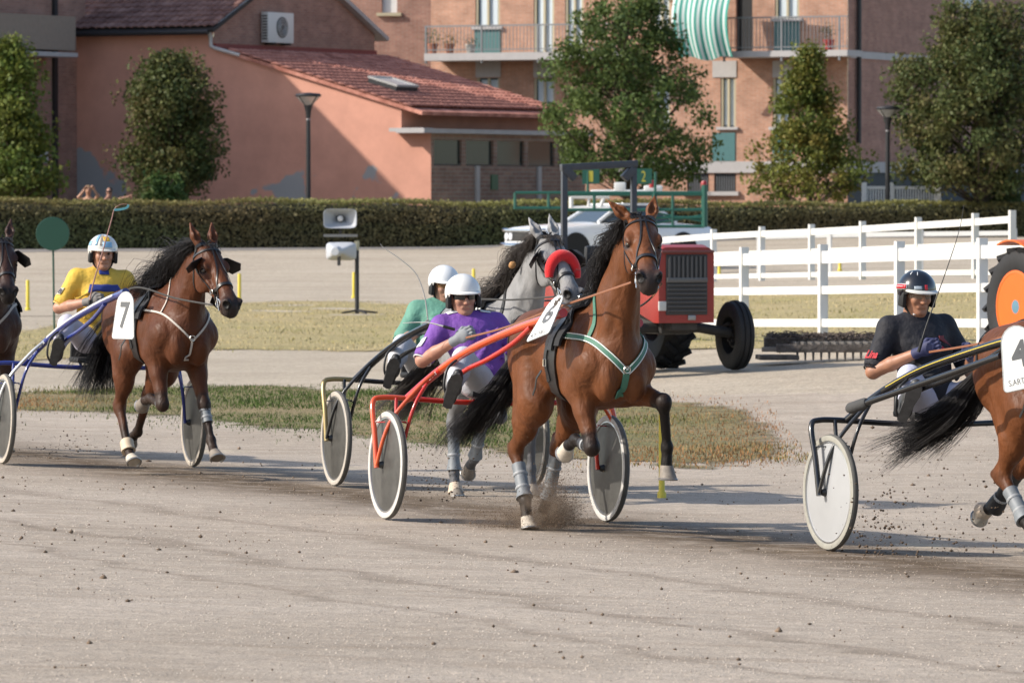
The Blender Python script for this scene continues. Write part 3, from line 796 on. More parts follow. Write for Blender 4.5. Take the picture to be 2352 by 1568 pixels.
# glazed shaded side under the eave: local plane through the corner, running away to the right
Bm = A.M @ Matrix.Translation((u_k, 0, 0)) @ Matrix.Rotation(math.radians(90), 4, 'Z')
side = empty('veranda', Bm, 'shaded glazed annex beneath the tiled eave', 'annex')
zw1 = z_k - 0.10; zw0 = A.uz(990, 380)[1]; nwin = 5; wl = LB/nwin
holes = [(k*wl+0.15, zw0, (k+1)*wl-0.06, zw1-0.08) for k in range(nwin)]
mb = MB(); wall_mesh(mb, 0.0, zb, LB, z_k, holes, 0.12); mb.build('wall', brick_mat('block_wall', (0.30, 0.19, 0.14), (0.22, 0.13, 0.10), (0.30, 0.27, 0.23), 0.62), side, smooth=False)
for hh in holes:
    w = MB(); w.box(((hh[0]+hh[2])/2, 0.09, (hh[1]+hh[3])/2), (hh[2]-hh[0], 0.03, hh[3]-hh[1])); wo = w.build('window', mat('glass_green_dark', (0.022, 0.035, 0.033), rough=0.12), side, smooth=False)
    f_ = MB(); f_.box((hh[0]+0.02, 0.05, (hh[1]+hh[3])/2), (0.04, 0.05, hh[3]-hh[1])); f_.box(((hh[0]+hh[2])/2, 0.05, hh[1]+0.02), (hh[2]-hh[0]-0.08, 0.05, 0.04)); f_.build('frame', darkm, wo, smooth=False)
for k in (2, 4):
    mb = MB(); mb.box((k*wl-1.0, -0.03, (zb+zw0)/2), (0.18, 0.08, zw0-zb)); mb.build('pier', concrete, side, smooth=False)
mb = MB(); mb.box((LB/2-0.3, 0.25, z_k+0.06), (LB+0.8, 0.9, 0.12)); mb.build('flat_roof', concrete, side, smooth=False)
mb = MB(); mb.box((-0.15, 0.55, z_k+0.09), (0.5, u_k-u_k0+0.15, 0.10)); mb.build('parapet', concrete, side, smooth=False)
mb = MB(); mb.box((3.4, -0.02, zw0-0.45), (0.35, 0.04, 0.42)); mb.build('letter_box', mat('box_green', (0.02, 0.10, 0.05), rough=0.5), side, smooth=False)

# --- block of flats
C = Face(990, 460, 168.0, (0.90, -0.436)); flats = empty('apartment_block', C.M, 'brick apartment block with balconies and teal panels', 'apartment building')
uR = C.uz(1947, 100)[0]; zt = C.uz(1400, -400)[1]; zg = -2.2
def R_(x0, y0, x1, y1): return C.rect(x0, y0, x1, y1)
W_ = [('door', R_(1092, -130, 1148, 62)), ('door', R_(1226, -60, 1273, 122)), ('door', R_(1298, -60, 1340, 122)), ('win', R_(1655, 180, 1690, 292)), ('win', R_(1775, 180, 1818, 292)), ('door', R_(1780, -60, 1836, 43)),
      ('grille', R_(1640, 398, 1690, 440)), ('grille', R_(1578, 398, 1628, 440)), ('win', R_(1095, 180, 1148, 292)), ('win', R_(1226, 180, 1275, 292)), ('win', R_(1500, 180, 1540, 292)), ('dark', R_(1690, -80, 1728, 118)), ('win', R_(1500, -80, 1540, 60))]
mb = MB(); wall_mesh(mb, 0.0, zg, uR, zt, [w[1] for w in W_]); mb.build('wall', brick_lit, flats, smooth=False)
for kind, (a, b, c, d) in W_:
    w = MB(); w.box(((a+c)/2, 0.13, (b+d)/2), (c-a, 0.03, d-b)); wo = w.build('window', darkm if kind in ('grille', 'dark') else glass, flats, smooth=False)
    if kind in ('win', 'door'):
        cw = (c-a)/2
        for k in (0, 1):
            q = MB(); q.box((a+cw*(k+0.5)+(0.04 if k == 0 else -0.04), 0.105, (b+d)/2), (cw*0.62, 0.012, d-b-0.1)); q.build('curtain', curtain, wo, smooth=False)
        for x in (a+0.035, (a+c)/2, c-0.035):
            q = MB(); q.box((x, 0.06, (b+d)/2), (0.07, 0.07, d-b-0.002)); q.build('frame', cream, wo, smooth=False)
        q = MB(); q.box(((a+c)/2, -0.03, b-0.04), (c-a+0.2, 0.14, 0.08)); q.build('sill', concrete, wo, smooth=False)
    if kind == 'grille':
        n = 9
        for k in range(n+1):
            q = MB(); q.box((a+(c-a)*k/n, 0.04, (b+d)/2), (0.022, 0.022, d-b-0.002)); q.build('bar', railm, wo, smooth=False)
        q = MB(); q.box(((a+c)/2, -0.04, b-0.06), (c-a+0.25, 0.16, 0.12)); q.build('sill', concrete, wo, smooth=False)
for (x0, y0, x1, y1) in ((1090, 68, 1150, 128), (1637, 305, 1689, 370), (1775, 305, 1820, 370), (1778, 50, 1838, 117), (1297, 124, 1340, 128)):
    a, b, c, d = R_(x0, y0, x1, y1); mb = MB(); mb.box(((a+c)/2, -0.012, (b+d)/2), (c-a, 0.03, d-b)); mb.build('infill_panel', teal, flats, smooth=False)
for (x0, y0, x1, y1) in ((1637, 140, 1692, 178), (1775, 140, 1820, 178), (1093, 140, 1150, 178), (1226, 140, 1276, 178)):
    a, b, c, d = R_(x0, y0, x1, y1); mb = MB(); mb.box(((a+c)/2, -0.012, (b+d)/2), (c-a, 0.03, d-b)); mb.build('shutter_box', concrete, flats, smooth=False)
a, b, c, d = R_(1400, 371, 1947, 397); mb = MB(); mb.box((uR/2, -0.03, (b+d)/2), (uR+0.06, 0.07, d-b)); mb.build('string_course', concrete, flats, smooth=False)
def balcony(x0, x1, ys0, ys1, yr, name):
    a, b, c, d = R_(x0, ys0, x1, ys1); a += 0.42; c += 0.42; zr = R_(x0, yr, x1, ys0)[3]; dep = 1.15
    mb = MB(); mb.box(((a+c)/2, -dep/2, (b+d)/2), (c-a, dep, d-b)); sl_ = mb.build('balcony', concrete, flats, smooth=False)
    n = int((c-a)/0.115)
    for k in range(n+1):
        x = a+0.04+(c-a-0.08)*k/n; big = k % 16 == 0
        mb = MB(); mb.box((x, -dep+0.05, (d+zr)/2 - (0.15 if big else 0)), (0.055 if big else 0.016, 0.055 if big else 0.016, zr-d-(0.0 if big else 0.06)+(0.3 if big else 0))); mb.build('post' if big else 'baluster', railm, sl_, smooth=False)
    mb = MB(); mb.box(((a+c)/2, -dep+0.05, zr), (c-a, 0.06, 0.045)); mb.box(((a+c)/2, -dep+0.05, d+0.10), (c-a, 0.03, 0.03)); mb.build('handrail', railm, sl_, smooth=False)
    return a, c, d, dep
b1 = balcony(985, 1440, 123, 140, 61, 'l'); b2 = balcony(1665, 1950, 119, 133, 43, 'r')
# striped awning hanging over the balcony rail
aw0 = C.uz(1570, 0)[0]+0.62; aw1 = C.uz(1688, 0)[0]+0.62; zt0 = C.uz(1620, -70)[1]; zt1 = C.uz(1620, 138)[1]
aw = empty('awning', C.M @ Matrix.Translation((0, 0, 0)), 'green and white striped awning blown over the balcony', 'awning')
cg, cw_ = mat('awning_green', (0.045, 0.30, 0.24), rough=0.8), mat('awning_white', (0.58, 0.66, 0.63), rough=0.8)
ns = 22
for k in range(ns):
    vs = []; fs = []; nj = 18
    for j in range(nj+1):
        t = j/nj
        for e in (0, 1):
            q = (k+e)/ns; bul = math.sin(math.pi*min(t*0.95, 1))
            x = aw0 + (aw1-aw0)*q + 0.22*math.sin(t*2.6)*(1-q)*-1 + (0.30*(1-t)**1.5 - 0.12*math.sin(3.1*t))*q
            y = -1.35 - 0.42*bul - 0.06*math.sin(q*19)*t - 0.15*q
            vs.append((x, y, zt0 + (zt1-zt0)*t + 0.06*math.sin(q*9)*t))
    for j in range(nj): fs.append((2*j, 2*j+1, 2*j+3, 2*j+2))
    n_v = len(vs); vs += [(x, y+0.02, z) for x, y, z in vs]; fs += [tuple(n_v+i for i in reversed(f_)) for f_ in fs]
    mesh_obj('stripe', vs, fs, cg if k % 2 else cw_, aw)
# pots on the balconies
def pot(px, py, D0, label, h=0.35, flower=(0.05, 0.10, 0.03), potc=(0.35, 0.13, 0.07)):
    a, z = C.uz(px, py); M = C.M @ Matrix.Translation((a, -0.8, z)); root = empty('flower_pot', M, label, 'plant pot', 'balcony flower pots')
    mb = MB(); mb.lathe([(0.10, 0), (0.15, 0.26), (0.165, 0.26), (0.165, 0.31), (0.13, 0.31), (0.12, 0.27)], 16); mb.build('pot', mat('terracotta'+str(potc[0]), potc, rough=0.8), root)
    rr = np.random.default_rng(int(px)); n = 160; P = rr.normal(0, 1, (n, 3))*np.array((0.13, 0.13, 0.12)) + np.array((0, 0, 0.31+h*0.55)); leafmesh('foliage', P, 0.055, [flower, tuple(c*1.8 for c in flower)], root, rr)
def leafmesh(name, P, size, cols, parent, rng, up=0.3, smooth=False, sizes=None, aim=None):
    n = len(P); N_ = rng.normal(0, 1, (n, 3)); N_[:, 2] += up
    if aim is not None: N_ = N_ + aim
    N_ /= np.linalg.norm(N_, axis=1, keepdims=True)
    T = np.cross(N_, rng.normal(0, 1, (n, 3))); T /= np.maximum(np.linalg.norm(T, axis=1, keepdims=True), 1e-6); Bv = np.cross(N_, T)
    s = (size*rng.uniform(0.6, 1.3, n) if sizes is None else sizes)[:, None]
    V = np.stack([P - T*s*0.5, P + Bv*s*0.32 + N_*s*0.08, P + T*s*0.5, P - Bv*s*0.32 + N_*s*0.08], 1)
    F = np.arange(n*4).reshape(n, 4); C0 = np.array(cols); t = rng.random(n)*(len(cols)-1); i0 = np.minimum(t.astype(int), len(cols)-2) if len(cols) > 1 else np.zeros(n, int)
    u = (t-i0)[:, None]; c = C0[i0]*(1-u) + C0[np.minimum(i0+1, len(cols)-1)]*u; c = c*rng.uniform(0.75, 1.25, (n, 1))
    return np_mesh(name, V.reshape(-1, 3), F, leaf_mat(), parent, smooth=False, cols=np.repeat(c, 4, 0))
def leaf_mat():
    if 'leaf' in MATS: return MATS['leaf']
    m = mat('leaf', (0.1, 0.1, 0.05), rough=0.6, spec=0.25, attr=True); nt = m.node_tree; N = nt.nodes; L = nt.links
    b = N['Principled BSDF']; va = [x for x in N if x.type == 'VERTEX_COLOR'][0]
    tr = N.new('ShaderNodeBsdfTranslucent'); L.new(va.outputs['Color'], tr.inputs['Color']); mx = N.new('ShaderNodeMixShader'); mx.inputs[0].default_value = 0.28
    L.new(b.outputs[0], mx.inputs[1]); L.new(tr.outputs[0], mx.inputs[2]); L.new(mx.outputs[0], N['Material Output'].inputs['Surface']); return m
pot(1022, 126, 0, 'round leafy pot plant at the left end of the long balcony'); pot(1060, 126, 0, 'yellowish pot plant on the long balcony', 0.2, (0.14, 0.11, 0.02)); pot(1108, 128, 0, 'pale low planter in front of the teal panel', 0.1, (0.10, 0.12, 0.08), (0.45, 0.44, 0.40))
pot(1928, 118, 0, 'bushy pot plant with red flowers at the balcony corner', 0.5, (0.06, 0.07, 0.03), (0.42, 0.05, 0.04))
# shaded return wall to the right
Rr = Face(1947, 460, 168.0 - 0.436*uR, (0.42, 0.907)); ret = empty('side_wing', Rr.M, 'shaded brick side wall of the apartment block', 'building wing')
L2 = 26.0; rz = lambda y, x=1960: Rr.uz(x, y)[1]
wa = Rr.rect(2205, -80, 2262, 20)
mb = MB(); wall_mesh(mb, 0.0, rz(372), L2, zt, [wa]); mb.build('wall', brick_red_shaded, ret, smooth=False)
mb = MB(); mb.box(((wa[0]+wa[2])/2, 0.12, (wa[1]+wa[3])/2), (wa[2]-wa[0], 0.03, wa[3]-wa[1])); wo = mb.build('window', curtain, ret, smooth=False)
for k in (0, 1):
    q = MB(); q.box((wa[0]+0.05 if k == 0 else wa[2]-0.05, 0.06, (wa[1]+wa[3])/2), (0.1, 0.1, wa[3]-wa[1]-0.002)); q.build('frame', cream, wo, smooth=False)
mb = MB(); mb.box((L2/2+0.05, -0.02, (rz(118)+rz(134))/2), (L2, 0.06, rz(118)-rz(134))); mb.build('string_course', concrete, ret, smooth=False)
mb = MB(); mb.box((L2/2+0.05, -0.02, (rz(371)+rz(396))/2), (L2, 0.06, rz(371)-rz(396))); mb.build('string_course', concrete, ret, smooth=False)
mb = MB(); mb.box((L2/2+0.05, 0.04, (rz(396)+zg)/2), (L2, 0.06, rz(396)-zg)); mb.build('base_wall', mat('base_dark', (0.05, 0.055, 0.06), rough=0.8), ret, smooth=False)
mb = MB(); u_p = Rr.uz(1966, 100)[0]; mb.tube([(u_p, -0.10, rz(330)), (u_p, -0.10, zt)], 0.07, n=10); mb.build('downpipe', darkm, ret)
# back piece of the block at the left of the lit facade
K = Face(925, 460, 172.0, (0.98, -0.2)); kb = empty('rear_wing', K.M, 'red brick rear wing above the gable roof', 'building wing')
u1 = K.uz(1000, 0)[0]; uw = K.uz(870, 0)[0]; zz = K.uz(930, -300)[1]
wk = K.rect(877, -60, 912, 30); mb = MB(); wall_mesh(mb, K.uz(790, 0)[0], zg, u1, zz, [wk]); mb.build('wall', brick_red_shaded, kb, smooth=False)
mb = MB(); mb.box(((wk[0]+wk[2])/2, 0.12, (wk[1]+wk[3])/2), (wk[2]-wk[0], 0.03, wk[3]-wk[1])); wo = mb.build('window', white_p, kb, smooth=False)
mb = MB(); mb.box(((wk[0]+wk[2])/2, -0.03, wk[1]-0.05), (wk[2]-wk[0]+0.3, 0.15, 0.10)); mb.build('sill', cream, wo, smooth=False)
# --- shaded house at the left edge
Lf = Face(118, 460, 157.2, (0.5, 0.866)); lh = empty('corner_house', Lf.M, 'shaded brick house at the left edge with a balcony', 'house')
ul = -10.6; zz = A.uz(745, 312)[1] + 0.878*(A.uz(745, 312)[0]-uL) + A.O.z - Lf.O.z
mb = MB(); mb.add([(ul, 0, zg), (0, 0, zg), (0, 0, zz), (ul, 0, zz)], [(0, 1, 2, 3)]); mb.add([(0, 0, zg), (1.7, 0, zg), (1.7, 0, zz), (0, 0, zz)], [(0, 1, 2, 3)]); mb.add([(1.7, 0, zz), (1.7, 9, zz), (ul, 9, zz), (ul, 0, zz)], [(0, 1, 2, 3)]); mb.add([(ul, 0, zg), (ul, 0, zz), (ul, 9, zz), (ul, 9, zg)], [(0, 1, 2, 3)]); mb.build('wall', brick_red_shaded, lh, smooth=False)
a, b, c, d = Lf.rect(-300, 30, 106, 120); mb = MB(); mb.box(((a+c)/2, -0.5, (b+d)/2+0.06), (c-a, 1.0, d-b-0.12)); mb.build('balcony', mat('parapet_stone', (0.27, 0.215, 0.17), rough=0.9, noise=0.1), lh, smooth=False)
mb = MB(); mb.box(((a+c)/2, -0.5, b+0.0), (c-a+0.1, 1.08, 0.12)); mb.build('balcony_slab', concrete, lh, smooth=False)
mb = MB(); mb.box((0.12, -0.02, (zg+zz)/2), (0.16, 0.16, zz-zg)); mb.build('downpipe', darkm, lh)
a, b, c, d = Lf.rect(80, 345, 108, 375); mb = MB(); mb.box(((a+c)/2, -0.02, (b+d)/2), (c-a, 0.03, d-b)); mb.build('sign_plate', white_p, lh, smooth=False)

# corner house height and length shaped so its shadow crosses the pink wall
# ------------------------------------------------------------------ hedge, trees, lamps
H0, H1 = Vector((-24, 140.5, 0)), Vector((26, 153.0, 0)); hd = (H1-H0).normalized(); hn = Vector((hd.y, -hd.x, 0)); HL = (H1-H0).length
hedge = empty('hedge', Matrix.Translation(H0), 'long clipped hedge between the track and the houses', 'hedge')
rng = np.random.default_rng(31)
def htop(t): return 2.09 - 0.17*t + 0.03*math.sin(t*37) + 0.025*math.sin(t*91+1)
n = 80000; t = rng.random(n)*HL; a = rng.random(n); P = np.zeros((n, 3)); cl = np.zeros((n, 3))
tops = np.array([htop(x/HL) for x in t]); gzs = gz(H0.x+hd.x*t, H0.y+hd.y*t)
front = a < 0.62; hh = rng.random(n)
lump = np.array([mnoise.noise((x*0.9, y*1.3, 0.4)) for x, y in zip(t, hh*1.5)])
dz = np.where(front, gzs + (tops-gzs)*hh, tops - 0.03*rng.random(n)); dpt = np.where(front, 0.04*rng.normal(0, 1, n) - 0.10*lump + 0.42*np.clip((hh-0.80)/0.20, 0, 1)**2, rng.random(n)*1.1)
dz = dz + np.where(front, 0, 0.05*lump + 0.03*rng.normal(0, 1, n))
P[:, 0] = hd.x*t - hn.x*dpt; P[:, 1] = hd.y*t - hn.y*dpt; P[:, 2] = dz
brn = np.clip(np.array([mnoise.noise((x*0.22, 2.0, y*0.5)) for x, y in zip(t, dz)])*1.6 + 0.15 + 0.5*(t/HL < 0.55)*(hh > 0.5), 0, 1)[:, None]
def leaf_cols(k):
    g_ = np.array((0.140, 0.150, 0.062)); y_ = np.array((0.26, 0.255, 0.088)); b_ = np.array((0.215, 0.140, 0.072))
    tp = np.where(front, np.clip((hh-0.80)*5, 0, 1), 1)[:, None]  # leaves turn lighter towards the top: sunlit top put into the colour
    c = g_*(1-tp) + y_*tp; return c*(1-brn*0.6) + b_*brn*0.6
N_ = rng.normal(0, 0.8, (n, 3)); N_ += np.where(front[:, None], np.array((hn.x, hn.y, 0.25)), np.array((0, 0, 1.0))) + np.where(front & (hh > 0.85), 1.0, 0.0)[:, None]*np.array((0, 0, 1.0))
N_ /= np.linalg.norm(N_, axis=1, keepdims=True); T = np.cross(N_, rng.normal(0, 1, (n, 3))); T /= np.linalg.norm(T, axis=1, keepdims=True); Bv = np.cross(N_, T); s = (0.075*rng.uniform(0.6, 1.4, n))[:, None]
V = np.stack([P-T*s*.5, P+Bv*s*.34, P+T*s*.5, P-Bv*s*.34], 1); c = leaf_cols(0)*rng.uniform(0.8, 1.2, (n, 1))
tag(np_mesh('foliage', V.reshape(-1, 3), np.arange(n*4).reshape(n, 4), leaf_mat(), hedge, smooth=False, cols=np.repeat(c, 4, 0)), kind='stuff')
mb = MB(); seg = 60; vs = []
for i in range(seg+1):
    q = hd*(HL*i/seg); zt_ = htop(i/seg)-0.05; g_ = float(gz(H0.x+q.x, H0.y+q.y))-0.1
    for (dp, z) in ((0.10, g_), (0.16, zt_-0.22), (0.85, zt_-0.05), (1.05, g_)): vs.append((q.x-hn.x*dp, q.y-hn.y*dp, z))
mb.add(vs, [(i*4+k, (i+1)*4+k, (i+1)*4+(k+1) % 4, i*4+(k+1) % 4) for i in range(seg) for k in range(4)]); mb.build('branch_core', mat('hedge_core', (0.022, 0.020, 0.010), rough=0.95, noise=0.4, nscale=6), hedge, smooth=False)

def make_tree(px, ybase, ytop, w, D, prof, cols, label, seed, n=9000, leaf=0.17, clump=(0.34, 60), dens=1.0, trunk_r=0.11, zg_=0.6):
    """prof(t): relative crown radius at height fraction t (0 bottom .. 1 top)"""
    top = at(px, ytop, D); bot = at(px, ybase, D); base = Vector((top.x, top.y, zg_)); Hh = top.z-base.z; cb = bot.z-base.z; R = w/2*D/FPX
    root = empty('tree', Matrix.Translation(base), label, 'tree', 'trees behind the hedge'); r = np.random.default_rng(seed); rr = random.Random(seed)
    nc = max(8, int(n/clump[1])); C_ = []
    while len(C_) < nc:
        t_ = r.random(); x, y = r.uniform(-1, 1, 2); an_ = math.atan2(y, x); rad = prof(t_)*(1.0+0.55*mnoise.noise((math.cos(an_)*1.3+seed, math.sin(an_)*1.3, t_*3.2))+0.30*mnoise.noise((math.cos(an_)*3+seed, math.sin(an_)*3, t_*8)))
        if x*x+y*y > 1: continue
        q = math.sqrt(x*x+y*y)
        if r.random() > 0.35 + 0.65*q: continue
        C_.append((x*rad*R, y*rad*R, cb + (Hh-cb)*t_, t_))
    C_ = np.array(C_); k = r.integers(0, nc, n); sp = clump[0]*r.uniform(0.5, 1.25, nc)[k]
    P = C_[k, :3] + np.clip(r.normal(0, 1, (n, 3)), -1.7, 1.7)*sp[:, None]*np.array((1, 1, 0.8))*0.55
    tone = r.random(nc)[k]; C0 = np.array(cols); tt = np.clip(tone*0.75+r.random(n)*0.35, 0, 0.999)*(len(cols)-1); i0 = tt.astype(int); u = (tt-i0)[:, None]; c = (C0[i0]*(1-u)+C0[np.minimum(i0+1, len(cols)-1)]*u)*r.uniform(0.95, 1.65, (n, 1))
    N_ = r.normal(0, 1, (n, 3)); N_[:, 2] += 0.5; N_ += (P-np.array((0, 0, (cb+Hh)/2)))*0.35/max(R, 0.5); N_ /= np.linalg.norm(N_, axis=1, keepdims=True)
    T = np.cross(N_, r.normal(0, 1, (n, 3))); T /= np.linalg.norm(T, axis=1, keepdims=True); Bv = np.cross(N_, T); s = (leaf*r.uniform(0.55, 1.35, n))[:, None]
    V = np.stack([P-T*s*.5, P+Bv*s*.33+N_*s*.1, P+T*s*.5, P-Bv*s*.33+N_*s*.1], 1)
    np_mesh('crown', V.reshape(-1, 3), np.arange(n*4).reshape(n, 4), leaf_mat(), root, smooth=False, cols=np.repeat(c, 4, 0))
    mb = MB(); bark = mat('bark', (0.075, 0.055, 0.04), rough=0.95, noise=0.3, nscale=8, bump=0.02, bscale=14)
    mb.tube(catmull([(0, 0, -0.3), (0.03, 0.02, cb+(Hh-cb)*0.3), (-0.03, 0, cb+(Hh-cb)*0.62), (0, 0, Hh*0.93)], 4), trunk_r, n=9, radii=[trunk_r*(1.15-0.95*i/12) for i in range(13)])
    tr = mb.build('trunk', bark, root)
    for i in range(0, nc, 2):
        x, y, z, t_ = C_[i]; z0 = max(cb*0.6+0.2, z - math.hypot(x, y)*0.75 - 0.1); mb = MB()
        mb.tube(catmull([(0, 0, z0), (x*0.45, y*0.45, z0+(z-z0)*0.42+0.05), (x, y, z)], 3), 0.02, n=5, radii=[0.030*(1-0.75*j/6) for j in range(7)], cap=False); mb.build('limb', bark, root)
    return root
ov = lambda t: max(0.12, math.sin(math.pi*min(1, (t*0.80+0.14)))**0.75)
cone_ = lambda t: max(0.05, (1-t)**0.95*(0.72+0.40*min(1, t*6)))
dk_ = [(0.038, 0.055, 0.018), (0.055, 0.075, 0.024), (0.085, 0.092, 0.030), (0.105, 0.088, 0.034)]
make_tree(395, 448, 138, 235, 149, ov, dk_, 'dense dark oval tree before the pink wall', 41, n=26000, leaf=0.115, clump=(0.46, 95), trunk_r=0.09)
make_tree(20, 448, 105, 230, 145.5, lambda t: max(0.1, 1.0-0.75*t), [(0.065, 0.105, 0.022), (0.095, 0.130, 0.026), (0.125, 0.135, 0.028), (0.06, 0.085, 0.02)], 'light green tree at the left edge', 42, n=15000, leaf=0.13, clump=(0.42, 80))
make_tree(1440, 405, -15, 455, 150, lambda t: max(0.16, (0.62+0.48*min(1, t*4))*(1-0.66*t)) if t < 0.9 else 0.30, [(0.050, 0.085, 0.024), (0.070, 0.105, 0.028), (0.090, 0.118, 0.032), (0.045, 0.072, 0.022)], 'tall loose tree before the apartment block', 43, n=25000, leaf=0.118, clump=(0.42, 130), trunk_r=0.12)
make_tree(1858, 452, 120, 290, 156, cone_, [(0.070, 0.098, 0.022), (0.100, 0.125, 0.026), (0.135, 0.140, 0.030), (0.17, 0.130, 0.030)], 'pointed yellowish tree before the brick flats', 44, n=17000, leaf=0.12, clump=(0.38, 85), trunk_r=0.09)
make_tree(2248, 425, 15, 350, 150, lambda t: max(0.16, (0.62+0.42*math.sin(math.pi*min(1, t*0.9+0.12)))*(1-0.35*t*t)), dk_, 'large dark tree at the right edge', 45, n=38000, leaf=0.12, clump=(0.48, 120), trunk_r=0.13)
make_tree(390, 462, 405, 120, 147.5, lambda t: 1-0.5*t, [(0.045, 0.085, 0.025), (0.07, 0.11, 0.03)], 'low green shrub beneath the oval tree', 46, n=1500, leaf=0.12, clump=(0.2, 40), trunk_r=0.03)
make_tree(2300, 478, 425, 150, 151, lambda t: 1-0.5*t, [(0.05, 0.08, 0.025), (0.085, 0.11, 0.035)], 'low shrub beneath the large dark tree', 47, n=1800, leaf=0.12, clump=(0.2, 40), trunk_r=0.03)

def lamp(px, ytop, ybase, whead, D, label):
    top = at(px, ytop, D); base = Vector((top.x, top.y, 0.6)); Hh = top.z-0.6; R = whead/2*D/FPX; hh_ = R*1.05
    root = empty('street_lamp', Matrix.Translation(base), label, 'street lamp', 'street lamps by the hedge')
    mb = MB(); mb.tube([(0, 0, -0.2), (0, 0, Hh-hh_-0.32)], 0.065, n=12, radii=[0.075, 0.058]); mb.build('post', darkm, root)
    mb = MB(); mb.lathe([(0.05, Hh-hh_-0.34), (0.062, Hh-hh_-0.30), (0.05, Hh-hh_-0.28)], 16); mb.build('ring', mat('alloy_grey', (0.3, 0.3, 0.3), rough=0.4, metal=0.6), root)
    mb = MB(); mb.lathe([(0.06, Hh-hh_-0.27), (0.075, Hh-hh_-0.10), (0.12, Hh-hh_*0.80), (0.10, Hh-hh_*0.78)], 20); mb.build('neck', darkm, root)
    mb = MB(); mb.lathe([(0.11, Hh-hh_*0.79), (R*0.95, Hh-0.06)], 24); mb.build('diffuser', mat('lamp_glass', (0.62, 0.60, 0.55), rough=0.3, alpha=0.55), root)
    mb = MB(); mb.lathe([(R*0.97, Hh-0.06), (R*1.02, Hh-0.03), (R*0.9, Hh+0.02), (0.001, Hh+0.05)], 24); mb.build('cap', darkm, root)
    for k in range(4):
        a = math.pi/4+k*math.pi/2; mb = MB(); mb.tube([(0.115*math.cos(a), 0.115*math.sin(a), Hh-hh_*0.80), (R*0.97*math.cos(a), R*0.97*math.sin(a), Hh-0.05)], 0.014, n=5); mb.build('rib', darkm, root)
lamp(708, 217, 458, 60, 148, 'black street lamp before the pink wall'); lamp(2039, 247, 470, 54, 150, 'black street lamp near the white gate')
# white gate beside the flats
gt = empty('gate', Matrix.Translation(at(2000, 470, 151.9)), 'white barred gate behind the hedge', 'gate'); gw_ = at(2155, 470, 151.9).x-at(1985, 470, 151.9).x; gh = 0.62; z0 = -0.55
gx0 = at(1985, 470, 151.9).x-at(2000, 470, 151.9).x
for x in (gx0, gx0+gw_*0.37, gx0+gw_): 
    mb = MB(); mb.box((x, 0, z0+0.55), (0.13, 0.12, 1.2)); mb.build('post', white_p, gt, smooth=False)
mb = MB(); mb.box((gx0+gw_/2, 0, 0.46), (gw_-0.14, 0.07, 0.08)); mb.build('top_rail', white_p, gt, smooth=False)
for k in range(26):
    x = gx0+0.1+(gw_-0.2)*k/25
    mb = MB(); mb.box((x, 0.0, -0.05), (0.035, 0.03, 0.94)); mb.build('bar', white_p, gt, smooth=False)
# ------------------------------------------------------------------ drivers
def hand_field(f, W, d, inner, upv, r=1.0, fist=True):
    """adds a closed hand to field f: wrist W, pointing d, palm faces inner, thumb side up"""
    d = np.array(d)/np.linalg.norm(d); up = np.array(upv) - d*(np.array(upv) @ d); up /= np.linalg.norm(up)
    inn = np.cross(up, d); inn = inn if inn @ np.array(inner) > 0 else -inn
    def q(x, y, z): return np.array(W) + (d*x + inn*y + up*z)*r
    Rm = np.stack([d, inn, up], 1)
    f.ell(q(0.050, 0.0, 0.0), (0.050*r, 0.019*r, 0.042*r), k=0.02, R=Rm)
    for i, L in enumerate((0.95, 1.05, 1.0, 0.82)):
        z = 0.031-0.0205*i
        f.chain([q(0.080, 0.002, z), q(0.080+0.036*L, 0.014, z), q(0.075+0.030*L, 0.014+0.032*L, z-0.002), q(0.070+0.004*L, 0.042, z-0.003)], [0.0098*r]*3+[0.0085*r], k=0.004)
    f.chain([q(0.020, 0.010, 0.034), q(0.052, 0.026, 0.050), q(0.082, 0.044, 0.040)], [0.014*r, 0.0115*r, 0.009*r], k=0.008)

